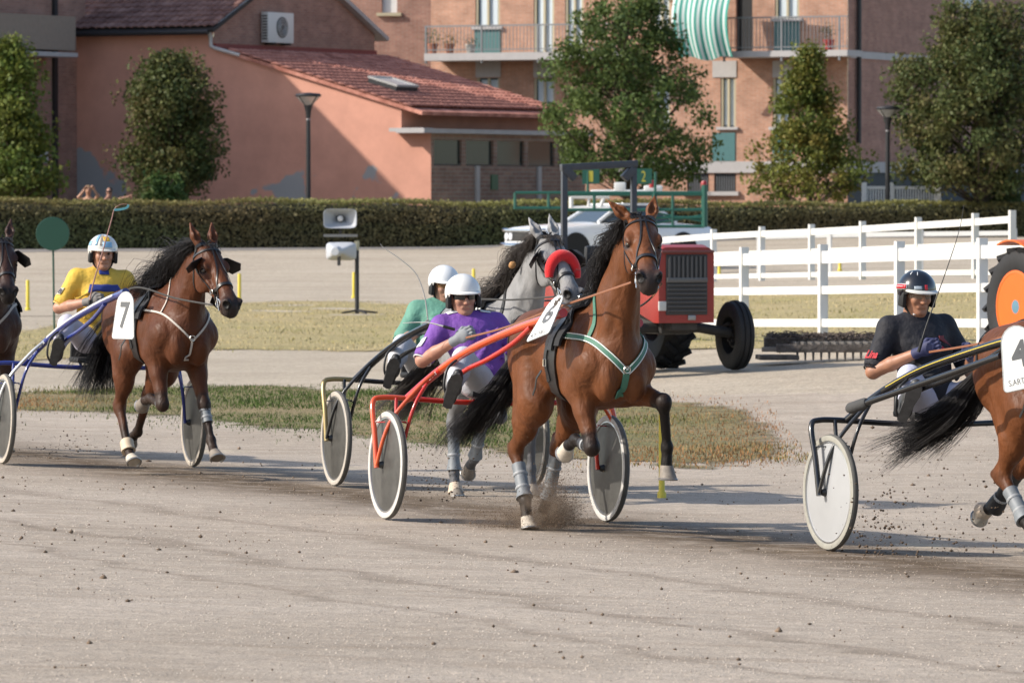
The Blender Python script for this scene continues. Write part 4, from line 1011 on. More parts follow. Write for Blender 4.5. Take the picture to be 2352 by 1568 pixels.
def make_driver(M, P, st, label):
    """P: joints in the sulky's frame"""
    root = empty('person', M, label, 'person', 'sulky drivers')
    def v(k): return np.array(P[k], float)
    skin = mat('skin_'+st['name'], st.get('skin', (0.42, 0.22, 0.15)), rough=0.5, noise=0.14, nscale=20, bump=0.0008, bscale=200)
    hc = v('head'); R = Matrix.Rotation(math.radians(P.get('yaw', 0)), 4, 'Z') @ Matrix.Rotation(math.radians(P.get('nod', 8)), 4, 'Y') @ Matrix.Rotation(math.radians(P.get('tilt', 0)), 4, 'X')
    H = Matrix.Translation(Vector(hc)) @ R; Hn = np.array(H); Rm = Hn[:3, :3]
    def h(x, y, z): return Hn[:3, 3] + Rm @ np.array((x, y, z))
    f = Field()
    f.ell(h(0.0, 0, 0.03), (0.098, 0.077, 0.090), k=0.03, R=Rm)
    f.ell(h(0.032, 0, -0.035), (0.066, 0.061, 0.088), k=0.03, R=Rm)
    f.cone(h(0.005, -0.04, -0.062), h(0.058, -0.018, -0.100), 0.026, 0.020, k=0.03); f.cone(h(0.005, 0.04, -0.062), h(0.058, 0.018, -0.100), 0.026, 0.020, k=0.03)
    f.ell(h(0.076, 0, -0.102), (0.020, 0.024, 0.017), k=0.018, R=Rm)
    f.cone(h(0.094, 0, 0.012), h(0.118, 0, -0.030), 0.009, 0.013, k=0.012); f.ell(h(0.106, 0, -0.036), (0.014, 0.018, 0.010), k=0.008, R=Rm)
    f.cone(h(0.084, -0.036, 0.026), h(0.084, 0.036, 0.026), 0.016, 0.016, k=0.02)
    for sg in (-1, 1):
        f.ell(h(0.068, sg*0.040, -0.026), (0.026, 0.022, 0.024), k=0.02, R=Rm)
        f.ell(h(0.099, sg*0.031, 0.004), (0.012, 0.016, 0.010), k=0.010, R=Rm, op='s')
        f.ell(h(-0.002, sg*0.078, -0.012), (0.022, 0.010, 0.034), k=0.008, R=Rm)
    f.cone(h(0.090, -0.020, -0.064), h(0.090, 0.020, -0.064), 0.010, 0.010, k=0.010)
    f.cone(h(0.102, -0.024, -0.064), h(0.102, 0.024, -0.064), 0.003, 0.003, k=0.004, op='s')
    nk = v('neck'); f.cone(h(-0.015, 0, -0.05), nk, 0.058, 0.060, k=0.04)
    for s_, sg in (('r', -1), ('l', 1)):
        sh, el, ha = v('sh_'+s_), v('el_'+s_), v('ha_'+s_)
        f.cone(sh*0.4+el*0.6, el, 0.047, 0.042, k=0.02); m = el*0.6+ha*0.4
        f.cone(el, m, 0.043, 0.041, k=0.02); f.cone(m, ha, 0.041, 0.028, k=0.02)
    f.chain([v('pelvis'), v('chest'), v('neck')], [0.09, 0.10, 0.055], k=0.05)
    for s_ in ('r', 'l'): f.cone(v('chest')*0.6+v('neck')*0.4, v('sh_'+s_), 0.05, 0.045, k=0.03); f.cone(v('sh_'+s_), v('sh_'+s_)*0.4+v('el_'+s_)*0.6, 0.045, 0.046, k=0.02)
    V, F = f.mesh(0.0062); V = relax(V, F, 1); np_mesh('body', V, F, skin, root)
    for s_, sg in (('r', -1), ('l', 1)):
        el, ha = v('el_'+s_), v('ha_'+s_)
        g = Field(); hand_field(g, ha, ha-el, (0, -sg, 0), (0.1, 0, 1), 1.08); g.cone(ha-(ha-el)*0.10, ha+(ha-el)*0.05, 0.034, 0.030, k=0.02)
        V, F = g.mesh(0.0042); np_mesh('glove', V, F, mat('glove_'+st['name'], st.get('glove', (0.30, 0.31, 0.32)), rough=0.7), root)
    # shirt
    g = Field(); pe, ch, nk = v('pelvis'), v('chest'), v('neck')
    lat = v('sh_l')-v('sh_r'); lat /= np.linalg.norm(lat)
    g.cone(pe, pe*0.5+ch*0.5, 0.128, 0.125, k=0.05, sy=1.22, w=lat); g.cone(pe*0.5+ch*0.5, ch, 0.125, 0.140, k=0.05, sy=1.28, w=lat)
    g.cone(ch, nk*0.75+ch*0.25, 0.138, 0.075, k=0.06, sy=1.2, w=lat)
    for s_ in ('r', 'l'):
        sh, el = v('sh_'+s_), v('el_'+s_)
        g.cone(ch*0.3+nk*0.2+sh*0.5, sh, 0.085, 0.072, k=0.06); e2 = sh + (el-sh)*st.get('sleeve', 0.80)
        g.cone(sh, e2, 0.072, 0.066, k=0.03); g.cone(e2, e2 + (el-sh)*0.03, 0.070, 0.072, k=0.015)
        d = (el-sh)/np.linalg.norm(el-sh); g.cone(e2 + d*0.06, e2 + d*0.12, 0.058, 0.06, k=0.004, op='s')
    # folds
    rr = random.Random(st.get('seed', 1))
    for i in range(12):
        t = rr.random(); c = pe*(1-t)+ch*t; y = rr.uniform(-0.15, 0.15)
        a = c + lat*y + np.array((0.13, 0, 0.02)); b = a + lat*rr.uniform(-0.1, 0.1) + np.array((0.0, 0, rr.uniform(-0.07, 0.07)))
        g.cone(a, b, 0.010, 0.006, k=0.035)
    V, F = g.mesh(0.0085); V = relax(V, F, 2); g.set_surface(V, F)
    shirtm = mat('shirt_'+st['name'], st['shirt'], rough=0.75, noise=0.16, nscale=9, bump=0.030, bscale=8)
    shirt = np_mesh('shirt', V, F, shirtm, root)
    g_sh = g
    for s_ in ('r', 'l'):
        sh, el = v('sh_'+s_), v('el_'+s_); d = Vector((el-sh)/np.linalg.norm(el-sh)); e2 = Vector(sh + (el-sh)*(st.get('sleeve', 0.80)+0.03)) + d*0.045; a_ = d.orthogonal().normalized(); b_ = d.cross(a_)
        mb = MB(); mb.tube([e2 + a_*(0.0615*math.cos(x)) + b_*(0.0615*math.sin(x)) for x in [i*math.pi/12 for i in range(25)]], 0.005, n=6, cap=False); mb.build('sleeve_trim', mat('trim_'+st['name'], st.get('trim', st['shirt']), rough=0.7), shirt)
    mb = MB()
    nd = (h(0, 0, -0.05)-nk); nd /= np.linalg.norm(nd)
    Mn = frame(nk + nd*0.012, (Vector(nd).cross(Vector((0, 1, 0)))).normalized(), Vector(nd).cross(Vector(nd).cross(Vector((0, 1, 0)))).normalized(), nd)
    mb.lathe([(0.074, -0.03), (0.069, 0.0), (0.066, 0.035), (0.061, 0.035), (0.063, 0.0), (0.066, -0.03)], 20, Mn, close=True)
    mb.build('collar', mat('collar_'+st['name'], st.get('collar', st['shirt']), rough=0.7), shirt)
    # trousers and boots
    g = Field(); tm = mat('trousers_'+st['name'], st.get('trousers', (0.62, 0.63, 0.68)), rough=0.75, noise=0.08, nscale=8, bump=0.010, bscale=12)
    g.cone(pe+np.array((-0.02, -0.06, -0.02)), pe+np.array((-0.02, 0.06, -0.02)), 0.13, 0.13, k=0.06)
    for s_ in ('r', 'l'):
        hi, kn, an = v('hip_'+s_), v('kn_'+s_), v('an_'+s_)
        g.cone(hi, kn, 0.098, 0.070, k=0.05); m = kn*0.55+an*0.45; g.cone(kn, m, 0.068, 0.066, k=0.03); g.cone(m, kn*0.18+an*0.82, 0.066, 0.052, k=0.03)
    V, F = g.mesh(0.0095); V = relax(V, F, 2); np_mesh('trousers', V, F, tm, root)
    bm_ = mat('boot_'+st['name'], st.get('boot', (0.02, 0.02, 0.02)), rough=0.5, noise=0.2, nscale=15)
    sole = mat('sole_'+st['name'], st.get('sole', (0.05, 0.05, 0.05)), rough=0.7, noise=0.3, nscale=25)
    for s_, sg in (('r', -1), ('l', 1)):
        kn, an = v('kn_'+s_), v('an_'+s_); u = (an-kn)/np.linalg.norm(an-kn)
        fwd = np.array(P.get('foot', (0.42, -sg*0.05, 0.62))) if 'foot' not in P else np.array((P['foot'][0], -sg*P['foot'][1], P['foot'][2]))
        fwd = fwd - u*(fwd @ u)*0.85; fwd /= np.linalg.norm(fwd)
        g = Field(); g.cone(kn*0.35+an*0.65, an, 0.054, 0.047, k=0.03); hl = an + u*0.055 - fwd*0.03
        toe = hl + fwd*0.215; g.cone(hl, hl*0.45+toe*0.55 - u*0.008, 0.042, 0.040, k=0.03); g.cone(hl*0.45+toe*0.55 - u*0.004, toe, 0.042, 0.032, k=0.03)
        V, F = g.mesh(0.0085); np_mesh('boot', V, F, bm_, root)
        mb = MB(); b = np.cross(u, fwd); out = [(-0.045, 0.0), (-0.035, -0.030), (0.03, -0.033), (0.10, -0.034), (0.17, -0.046), (0.225, -0.040), (0.252, -0.012), (0.250, 0.014), (0.22, 0.038), (0.16, 0.044), (0.10, 0.034), (0.03, 0.033), (-0.035, 0.030)]
        Mf = frame(hl + u*0.042, fwd, u, b); mb.prism(out, 0.018, Mf); mb.build('boot_sole', sole, root, angle=30)
    # helmet
    hm = mat('helmet_'+st['name'], st['helmet'], rough=0.18, spec=0.6, coat=0.5)
    def shell(ra, rb, rc, grow, name, m_, par, lowf):
        nu, nv = 48, 16; vs = []; fs = []
        for lay in (0, 1):
            for j in range(nv+1):
                for i in range(nu):
                    az = 2*math.pi*i/nu; mx = math.radians(lowf(az)); th = mx*j/nv
                    k = grow - lay*0.014
                    vs.append(H @ Vector((-0.005 + (ra+k)*math.sin(th)*math.cos(az), (rb+k)*math.sin(th)*math.sin(az), 0.022 + (rc+k)*math.cos(th))))
        n1 = (nv+1)*nu
        for j in range(nv):
            for i in range(nu):
                i2 = (i+1) % nu; a, b, c, d = j*nu+i, j*nu+i2, (j+1)*nu+i2, (j+1)*nu+i
                fs.append((a, d, c, b)); fs.append((n1+a, n1+b, n1+c, n1+d))
        for i in range(nu):
            i2 = (i+1) % nu; fs.append((nv*nu+i, n1+nv*nu+i, n1+nv*nu+i2, nv*nu+i2))
        mb = MB(); mb.add(vs, fs); return mb.build(name, m_, par, angle=60)
    full = st.get('full_shell', True)
    def low(az):
        c = math.cos(az)
        if full:
            if c > 0.55: return 80
            if c > 0.25: return 80 + (0.55-c)/0.30*52
            return 132 - 12*max(0, -c)
        return 88 + (18 if c < 0.2 else 18*max(0, (0.75-c)/0.55) if c < 0.75 else 0)
    hel = shell(0.108, 0.098, 0.104, 0.020, 'helmet', hm, root, low)
    # peak
    mb = MB(); pts = []; vs = []; n = 15; pd = st.get('peak', 0.030)
    for lay in (0, 1):
        for i in range(n):
            az = math.radians(-62+124*i/(n-1)); e = pd*math.cos(az*1.25)
            for q in (0, 1):
                r_ = 0.123 + q*max(e, 0.004)
                vs.append(H @ Vector((-0.005 + r_*math.cos(az)*1.04, (r_-0.012)*math.sin(az), 0.036 - q*0.010 + lay*0.007)))
    fs = []
    for i in range(n-1):
        a = i*2; fs.append((a, a+1, a+3, a+2)); fs.append((2*n+a, 2*n+a+2, 2*n+a+3, 2*n+a+1)); fs.append((a+1, 2*n+a+1, 2*n+a+3, a+3))
    mb.add(vs, fs); mb.build('helmet_peak', mat('peak_'+st['name'], st.get('peakcol', st['helmet']), rough=0.25), hel)
    blk = mat('strap_black', (0.012, 0.012, 0.012), rough=0.6)
    mb = MB()
    chin = [h(-0.005, -0.086, -0.03), h(0.02, -0.072, -0.085), h(0.045, -0.04, -0.122), h(0.055, 0, -0.132), h(0.045, 0.04, -0.122), h(0.02, 0.072, -0.085), h(-0.005, 0.086, -0.03)]
    mb.tube(catmull([Vector(c) for c in chin], 5), 0.008, n=6, flat=1.0); mb.build('chin_strap', blk, hel)
    for sg in (-1, 1):   # ear pads
        mb = MB(); mb.box(H @ Vector((0.012, sg*0.098, -0.028)), (0.075, 0.030, 0.10), rot=R.to_3x3(), bev=0.014); mb.build('ear_pad', blk, hel)
    g_ = st.get('glasses')
    if g_:
        mb = MB(); n = 13; vs = []
        for lay in (0, 1):
            for i in range(n):
                a = math.radians(-66+132*i/(n-1)); dz = 0.020*(1 if abs(i-6) > 0 else 0.55)
                for z in (-1, 1):
                    r_ = 0.104 + lay*0.004; vs.append(H @ Vector((0.004 + r_*math.cos(a), 0.080/0.104*r_*math.sin(a), 0.004 + z*(0.017 if abs(i-6) else 0.012))))
        fs = []
        for i in range(n-1):
            a = i*2; fs.append((a, a+1, a+3, a+2)); b = 2*n; fs.append((b+a, b+a+2, b+a+3, b+a+1)); fs.append((a+1, b+a+1, b+a+3, a+3)); fs.append((a, a+2, b+a+2, b+a))
        mb.add(vs, fs); mb.build('glasses', g_, root, angle=30)
    else:
        for sg in (-1, 1):
            mb = MB(); mb.lathe([(0.0005, -0.011), (0.008, -0.008), (0.011, 0), (0.008, 0.008), (0.0005, 0.011)], 10, H @ Matrix.Translation((0.088, sg*0.031, 0.004))); mb.build('eye', mat('human_eye', (0.03, 0.02, 0.015), rough=0.1), root)
    return root, H, g_sh, hel, shirt

def surf_patch(fld, name, P0, ex, ey, w, hgt, material, parent, off=0.004, nx=8, ny=4):
    """a piece of cloth or print laid on a field's surface: centre P0, axes ex, ey"""
    ex = np.array(ex, float); ey = np.array(ey, float); ex /= np.linalg.norm(ex); ey /= np.linalg.norm(ey)
    pts = np.array([np.array(P0) + ex*(w*(i/nx-0.5)) + ey*(hgt*(j/ny-0.5)) for j in range(ny+1) for i in range(nx+1)])
    S_, N_ = fld.snap(pts, off)
    n = (nx+1)*(ny+1); S2 = S_ + N_*0.003
    vs = list(S_)+list(S2); fs = []
    for j in range(ny):
        for i in range(nx):
            a = j*(nx+1)+i; q = (a, a+1, a+nx+2, a+nx+1); fs.append(tuple(reversed(q))); fs.append(tuple(n+k for k in q))
    border = [i for i in range(nx+1)] + [j*(nx+1)+nx for j in range(1, ny+1)] + [ny*(nx+1)+i for i in range(nx-1, -1, -1)] + [j*(nx+1) for j in range(ny-1, 0, -1)]
    for k in range(len(border)):
        a, b = border[k], border[(k+1) % len(border)]; fs.append((a, b, n+b, n+a))
    return mesh_obj(name, vs, fs, material, parent)
# ------------------------------------------------------------------ middle ground
def post_pole(px, ytop, ybase, label, r=0.035, name='marker_post'):
    g_ = G(px, ybase); s_ = FPX/g_.y; h = (ybase-ytop)/s_
    mb = MB(); mb.lathe([(r*1.5, -0.02), (r*1.5, 0.03), (r, 0.05), (r*0.97, h-0.02), (r*0.8, h), (0.001, h+0.004)], 12)
    o = mb.build(name, mat('marker_yellow', (0.66, 0.52, 0.055), rough=0.5, noise=0.06), None); o.location = g_
    return tag(o, label, 'marker post', 'yellow marker posts')
post_pole(64, 643, 712, 'yellow marker post at the left, by the green disc'); post_pole(550, 628, 690, 'yellow marker post behind the head of horse seven'); post_pole(305, 637, 695, 'yellow marker post behind the driver in yellow')
post_pole(813, 625, 684, 'yellow marker post beside the loudspeaker stand'); post_pole(1088, 617, 678, 'yellow marker post behind the white helmets'); post_pole(1652, 612, 640, 'short yellow marker post behind the red tractor'); post_pole(1929, 603, 622, 'short yellow marker post seen through the white fence')
post_pole(1520, 945, 1142, 'tall yellow marker post at the edge of the track', 0.022)

# green disc on a pole
g_ = G(122, 762); s_ = FPX/g_.y; sg = empty('disc_sign', Matrix.Translation(g_), 'dark green round disc on a thin pole', 'sign'); hc = (762-537)/s_; rr_ = 38/s_
gm = mat('sign_green', (0.010, 0.062, 0.040), rough=0.55, noise=0.05)
mb = MB(); mb.tube([(0.02, 0, -0.1), (0, 0, hc)], 0.016, n=8); mb.build('pole', gm, sg)
mb = MB(); mb.lathe([(0.001, -0.012), (rr_, -0.012), (rr_+0.005, 0), (rr_, 0.012), (0.001, 0.012)], 40, frame((0, -0.03, hc), (1, 0, 0), (0, 0, 1), (0, -1, 0))); mb.build('disc', gm, sg)

# loudspeakers
g_ = G(820, 720); s_ = FPX/g_.y; sp = empty('speaker_stand', Matrix.Translation(g_), 'black stand carrying the two horn loudspeakers', 'stand')
hz_ = lambda y: (720-y)/s_; hx_ = lambda x: (x-820)/s_
mb = MB(); mb.tube([(0, 0, 0), (0, 0, hz_(575))], 0.04, n=10); mb.build('pole', darkm, sp)
mb = MB(); mb.tube([(0, 0, hz_(575)), (0, 0, hz_(553))], 0.045, n=10); mb.build('pole_cap', mat('cap_pale', (0.45, 0.42, 0.3), rough=0.6), sp)
for a in (0.3, 2.2, 3.9, 5.2):
    mb = MB(); mb.tube([(0, 0, 0.06), (0.38*math.cos(a), 0.38*math.sin(a), 0.015)], 0.018, n=6); mb.build('foot', darkm, sp)
mb = MB(); mb.box(((hx_(743)+hx_(822))/2, -0.05, hz_(541)), (0.62, 0.04, 0.05)); mb.build('arm', mat('arm_grey', (0.16, 0.16, 0.16), rough=0.5), sp, smooth=False)
hornm = mat('horn_grey', (0.42, 0.44, 0.48), rough=0.45)
def horn(name, cx_, cz_, w, h, d, label, face):
    root = empty(name, Matrix.Translation(g_ + Vector((cx_, -0.05, cz_))) @ Matrix.Rotation(math.radians(0 if face > 0 else 168), 4, 'Z'), label, 'loudspeaker', 'horn loudspeakers')
    prof = [(1.0, 0.0), (0.97, 0.02), (0.62, 0.12), (0.36, 0.22), (0.22, d)]
    vs = []; fs = []
    for lay in (0, 1):
        for (k, y) in prof:
            q = k - lay*0.04*(1 if k > 0.3 else 0.5)
            n = 28
            for i in range(n):
                a = 2*math.pi*i/n; c, s__ = math.cos(a), math.sin(a); e = 0.35 if k > 0.5 else 0.6
                vs.append((w/2*q*math.copysign(abs(c)**e, c), y + lay*0.0, h/2*q*math.copysign(abs(s__)**e, s__)))
    n = 28; m = len(prof)
    for j in range(m-1):
        for i in range(n):
            i2 = (i+1) % n; a, b, c, d_ = j*n+i, j*n+i2, (j+1)*n+i2, (j+1)*n+i; fs.append((a, b, c, d_)); q = m*n; fs.append((q+a, q+d_, q+c, q+b))
    for i in range(n): i2 = (i+1) % n; fs.append((i, m*n+i, m*n+i2, i2))
    mb = MB(); mb.add(vs, fs); mb.build('horn', hornm, root, angle=35)
    mb = MB(); mb.lathe([(0.10, d-0.02), (0.10, d+0.10), (0.07, d+0.14), (0.001, d+0.14)], 20, frame((0, 0, 0), (1, 0, 0), (0, 0, 1), (0, 1, 0)) @ Matrix.Scale(-1, 4, (1, 0, 0))); mb.build('driver_unit', hornm, root)
    mb = MB(); mb.lathe([(0.001, 0), (0.05, 0.02), (0.045, 0.06), (0.06, 0.16)], 16, frame((0, 0.06, 0), (1, 0, 0), (0, 0, 1), (0, 1, 0))); mb.build('phase_plug', mat('plug_white', (0.6, 0.6, 0.62), rough=0.4), root)
    mb = MB(); mb.box((0, d*0.5, -h/2*0.2 - h*0.42), (0.05, 0.06, h*0.5)); mb.build('bracket', darkm, root)
horn('loudspeaker', (hx_(743)+hx_(820))/2, hz_(502), 77/s_, 45/s_, 0.34, 'upper horn loudspeaker facing the camera', 1)
horn('loudspeaker', (hx_(748)+hx_(820))/2, hz_(577), 72/s_, 42/s_, 0.34, 'lower horn loudspeaker showing its pale back', -1)

# white fences
fence_w = mat('fence_white', (0.64, 0.64, 0.62), rough=0.5, noise=0.05, nscale=3)
def fence(posts, D0, D1, rails, thick, label, pw=0.10, hb=None):
    """posts: list of (px, ytop, ybase); depth runs from D0 (first) to D1 (last); rails: list of fractions of height"""
    root = empty('fence', Matrix.Translation(at(posts[0][0], posts[0][2], D0)), label, 'fence', 'white rail fences'); O = root.location.copy(); n = len(posts)
    px0, px1 = posts[0][0], posts[-1][0]; tops = []; bots = []
    for (px, yt, yb) in posts:
        # depth of a straight line on the ground seen at px: 1/D is linear in picture x
        t_ = (px-px0)/(px1-px0); D = 1/((1-t_)/D0 + t_/D1); tops.append(at(px, yt, D)-O); bots.append(at(px, yb, D)-O)
    d = (tops[-1]-tops[0]); d.z = 0; d.normalize(); nr = Vector((d.y, -d.x, 0)); nr = nr if nr.y < 0 else -nr
    for a, b in zip(tops, bots):
        mb = MB(); mb.add([b + d*(pw/2*i) + nr*(pw/2*j) for i in (-1, 1) for j in (-1, 1)] + [a + Vector((0, 0, 0.03)) + d*(pw/2*i) + nr*(pw/2*j) for i in (-1, 1) for j in (-1, 1)], [(0, 1, 3, 2), (4, 6, 7, 5), (0, 4, 5, 1), (2, 3, 7, 6), (0, 2, 6, 4), (1, 5, 7, 3)])
        mb.build('post', fence_w, root, smooth=False)
    for ri, fr in enumerate(rails):
        thk = thick[ri]
        for i in range(n-1):
            p = tops[i]*(1-fr)+bots[i]*fr; q = tops[i+1]*(1-fr)+bots[i+1]*fr; nn = nr*(pw/2*0.55); e = (q-p).normalized()*0.012
            mb = MB(); mb.add([p+e+nn*s1+Vector((0, 0, z)) if k == 0 else q-e+nn*s1+Vector((0, 0, z)) for k in (0, 1) for s1 in (1.0, -0.2) for z in (-thk/2, thk/2)], [(0, 1, 3, 2), (4, 6, 7, 5), (0, 4, 5, 1), (2, 3, 7, 6), (0, 2, 6, 4), (1, 5, 7, 3)])
            mb.build('rail', fence_w, root, smooth=False)
    return root
D1_ = G(1890, 795).y
fence([(1530, 578, 792), (1709, 573, 793), (1890, 567, 795), (2066, 560, 797), (2256, 553, 800), (2450, 546, 803)], D1_*1.10, D1_*0.87, (0.105, 0.435, 0.765), (0.145, 0.095, 0.095), 'near three-rail white fence behind the driver in black')
fence([(1505, 541, 650), (1639, 530, 647), (1750, 524, 645), (1864, 519, 643), (1981, 512, 642), (2109, 503, 640), (2240, 494, 640), (2325, 487, 640)], 112, 92, (0.11, 0.47, 0.90), (0.115, 0.09, 0.085), 'upper white rail fence rising towards the right')
fence([(1744, 536, 640), (1905, 532, 630), (2115, 530, 622), (2330, 528, 618)], 122, 120, (0.08, 0.60), (0.10, 0.08), 'farthest white rail fence along the far track', pw=0.09)

# ---------------------------------------------------------------- tractors
rubber = mat('rubber_black', (0.013, 0.013, 0.014), rough=0.75, noise=0.3, nscale=12)
def tyre_wheel(parent, c, R, w, rimR, rimcol, lugs, name='wheel', side=1, hubcol=None, ribs=0):
    M = frame(c, (1, 0, 0), (0, 0, 1), (0, -1, 0)); mb = MB(); hw = w/2
    prof = [(rimR, -hw*0.8), (rimR+0.02, -hw*0.9), (R*0.90, -hw), (R*0.975, -hw*0.8), (R, -hw*0.45), (R, hw*0.45), (R*0.975, hw*0.8), (R*0.90, hw), (rimR+0.02, hw*0.9), (rimR, hw*0.8)]
    if ribs:
        prof = [(rimR, -hw*0.8), (rimR+0.02, -hw*0.9), (R*0.88, -hw), (R*0.96, -hw*0.78), (R*0.975, -hw*0.42), (R*0.945, -hw*0.38), (R*0.945, -hw*0.26), (R, -hw*0.2), (R, hw*0.2), (R*0.945, hw*0.26), (R*0.945, hw*0.38), (R*0.975, hw*0.42), (R*0.96, hw*0.78), (R*0.88, hw), (rimR+0.02, hw*0.9), (rimR, hw*0.8)]
    mb.lathe(prof, 48, M, close=True); wh = mb.build(name, rubber, parent)
    if lugs:
        for i in range(lugs):
            for s_ in (-1, 1):
                a = 2*math.pi*(i+(0.5 if s_ > 0 else 0))/lugs; rd = Vector((math.cos(a), 0, math.sin(a))); tn = Vector((-math.sin(a), 0, math.cos(a)))
                mb = MB(); ax = (Vector((0, s_, 0))*0.75 + tn*0.66).normalized(); ot = rd.cross(ax); mb.box(Vector(c)+rd*(R+0.008)+Vector((0, s_*hw*0.52, 0)), (hw*1.15, 0.045, 0.05), rot=frame((0, 0, 0), ax, ot, rd).to_3x3()); mb.build('tread_lug', rubber, wh, smooth=False)
    mb = MB(); sd_ = 1 if c[1] < 0 else -1; mb.lathe([(rimR+0.005, sd_*hw*0.85), (rimR-0.025, sd_*hw*0.88), (rimR-0.05, sd_*hw*0.45), (rimR-0.065, -sd_*hw*0.25), (rimR*0.60, -sd_*hw*0.30), (rimR*0.52, sd_*hw*0.35), (0.001, sd_*hw*0.42)], 40, M); mb.build('rim', rimcol, wh)
    for k in range(8):
        a = 2*math.pi*k/8; mb = MB()
        for s_ in (-1, 1): mb.lathe([(0.014, 0), (0.014, 0.02), (0.001, 0.02)], 8, frame(Vector(c)+Vector((math.cos(a)*rimR*0.38, s_*hw*0.45, math.sin(a)*rimR*0.38)), (1, 0, 0), (0, 0, 1), (0, s_, 0)))
        mb.build('wheel_bolt', darkm, wh)
    if hubcol is not None:
        mb = MB()
        for s_ in (-1, 1): mb.lathe([(rimR*0.20, 0), (rimR*0.19, 0.05), (0.001, 0.055)], 16, frame(Vector(c)+Vector((0, s_*hw*0.46, 0)), (1, 0, 0), (0, 0, 1), (0, s_, 0)))
        mb.build('hub', hubcol, wh)
    return wh

def tractor(M, paint, label, rimcol, hubcol, rops=True, fend=None, RR=0.60, rimR=0.33):
    fend = fend or rubber
    root = empty('tractor', M, label, 'tractor', 'tractors')
    iron = mat('tractor_iron', (0.035, 0.033, 0.031), rough=0.7, noise=0.3, nscale=10); grey = mat('tractor_grey', (0.05, 0.055, 0.065), rough=0.5, noise=0.12)
    # local: x forward, y left, z up; origin under the front axle
    for s_ in (-1, 1):
        tyre_wheel(root, (0, s_*0.72, 0.375), 0.375, 0.19, 0.20, iron, 0, ribs=1)
        tyre_wheel(root, (-1.85, s_*0.62, RR), RR, 0.33 if RR > 0.59 else 0.25, rimR, rimcol, 18, name='rear_wheel', hubcol=hubcol)
    mb = MB(); mb.tube([(0, -0.66, 0.40), (0, -0.3, 0.46), (0, 0.3, 0.46), (0, 0.66, 0.40)], 0.055, n=10); mb.build('front_axle', iron, root)
    mb = MB(); mb.tube([(-0.16, -0.6, 0.44), (-0.16, 0.6, 0.44)], 0.02, n=8); mb.tube([(-0.16, 0.6, 0.44), (0.02, 0.64, 0.5)], 0.02, n=8); mb.build('track_rod', iron, root)
    mb = MB(); mb.box((-0.75, 0, 0.56), (1.75, 0.36, 0.34), bev=0.04); mb.box((-1.75, 0, 0.62), (0.55, 0.66, 0.46), bev=0.05); mb.build('engine_block', iron, root)
    # hood: rounded section swept
    def section(x, w, z0, z1, r):
        pts = []
        for (cx_, cz_, a0) in ((w/2-r, z1-r, 0), (-w/2+r, z1-r, 90)):
            for k in range(6): a = math.radians(a0+18*k); pts.append((x, cx_+r*math.cos(a), cz_+r*math.sin(a)))
        return [(x, w/2, z0)] + pts + [(x, -w/2, z0)]
    mb = MB(); secs = [section(-1.25, 0.60, 0.72, 1.30, 0.16), section(-0.2, 0.64, 0.62, 1.34, 0.14), section(0.28, 0.65, 0.52, 1.35, 0.11), section(0.40, 0.63, 0.52, 1.32, 0.09)]
    n = len(secs[0]); vs = [v for s_ in secs for v in s_]; fs = [(i*n+k, i*n+k+1, (i+1)*n+k+1, (i+1)*n+k) for i in range(3) for k in range(n-1)] + [tuple(range(3*n, 4*n)), tuple(reversed(range(n)))]
    mb.add(vs, fs); hd_ = mb.build('hood', paint, root, angle=35)
    mb = MB(); mb.box((0.405, 0, 0.925), (0.02, 0.47, 0.64), bev=0.008); gr = mb.build('grille', mat('grille_dark', (0.035, 0.035, 0.036), rough=0.6), hd_)
    for k in range(9):
        mb = MB(); mb.box((0.422, -0.20+0.05*k, 1.11), (0.02, 0.022, 0.23)); mb.build('grille_bar', mat('grille_bar', (0.09, 0.09, 0.09), rough=0.5, metal=0.4), gr, smooth=False)
    for k in range(7):
        mb = MB(); mb.box((0.422, 0, 0.65+0.045*k), (0.02, 0.44, 0.012)); mb.build('grille_bar', mat('grille_bar', (0.1, 0.1, 0.1)), gr, smooth=False)
    mb = MB(); mb.box((0.424, 0, 0.975), (0.022, 0.46, 0.05), bev=0.005); mb.build('badge_bar', mat('badge_grey', (0.12, 0.12, 0.12), rough=0.4, metal=0.5), gr)
    mb = MB(); mb.box((0.40, 0, 1.275), (0.10, 0.60, 0.03), bev=0.012); mb.build('hood_lip', mat('lip_dark', (0.14, 0.04, 0.035), rough=0.5), hd_)
    mb = MB(); mb.box((0.40, -0.275, 0.70), (0.03, 0.085, 0.10), bev=0.008); mb.build('headlamp', mat('lamp_pale', (0.5, 0.5, 0.48), rough=0.3), root)
    mb = MB(); mb.box((0.405, 0.06, 0.575), (0.02, 0.09, 0.055), bev=0.02); mb.build('badge', mat('badge_alloy', (0.3, 0.3, 0.3), rough=0.4, metal=0.6), root)
    mb = MB(); mb.box((0.1, 0, 0.50), (0.5, 0.30, 0.12), bev=0.02); mb.build('front_bracket', iron, root)
    mb = MB(); mb.box((-0.1, 0.36, 1.02), (0.10, 0.08, 0.20), bev=0.03); mb.build('side_lamp', mat('lamp_red_dark', (0.20, 0.03, 0.03), rough=0.4), root)
    # driving place
    mb = MB(); mb.tube([(-1.30, 0, 1.15), (-1.42, 0, 1.34)], 0.02, n=8); cs = Vector((-1.42, 0, 1.36)); ax = Vector((-0.5, 0, 0.86)); a1 = Vector((0, 1, 0)); a2 = ax.cross(a1); mb.tube([cs+a1*(0.2*math.cos(t))+a2*(0.2*math.sin(t)) for t in [i*math.pi/12 for i in range(25)]], 0.016, n=7, cap=False); mb.tube([cs-a1*0.2, cs+a1*0.2], 0.012, n=6); mb.build('steering_wheel', darkm, root)
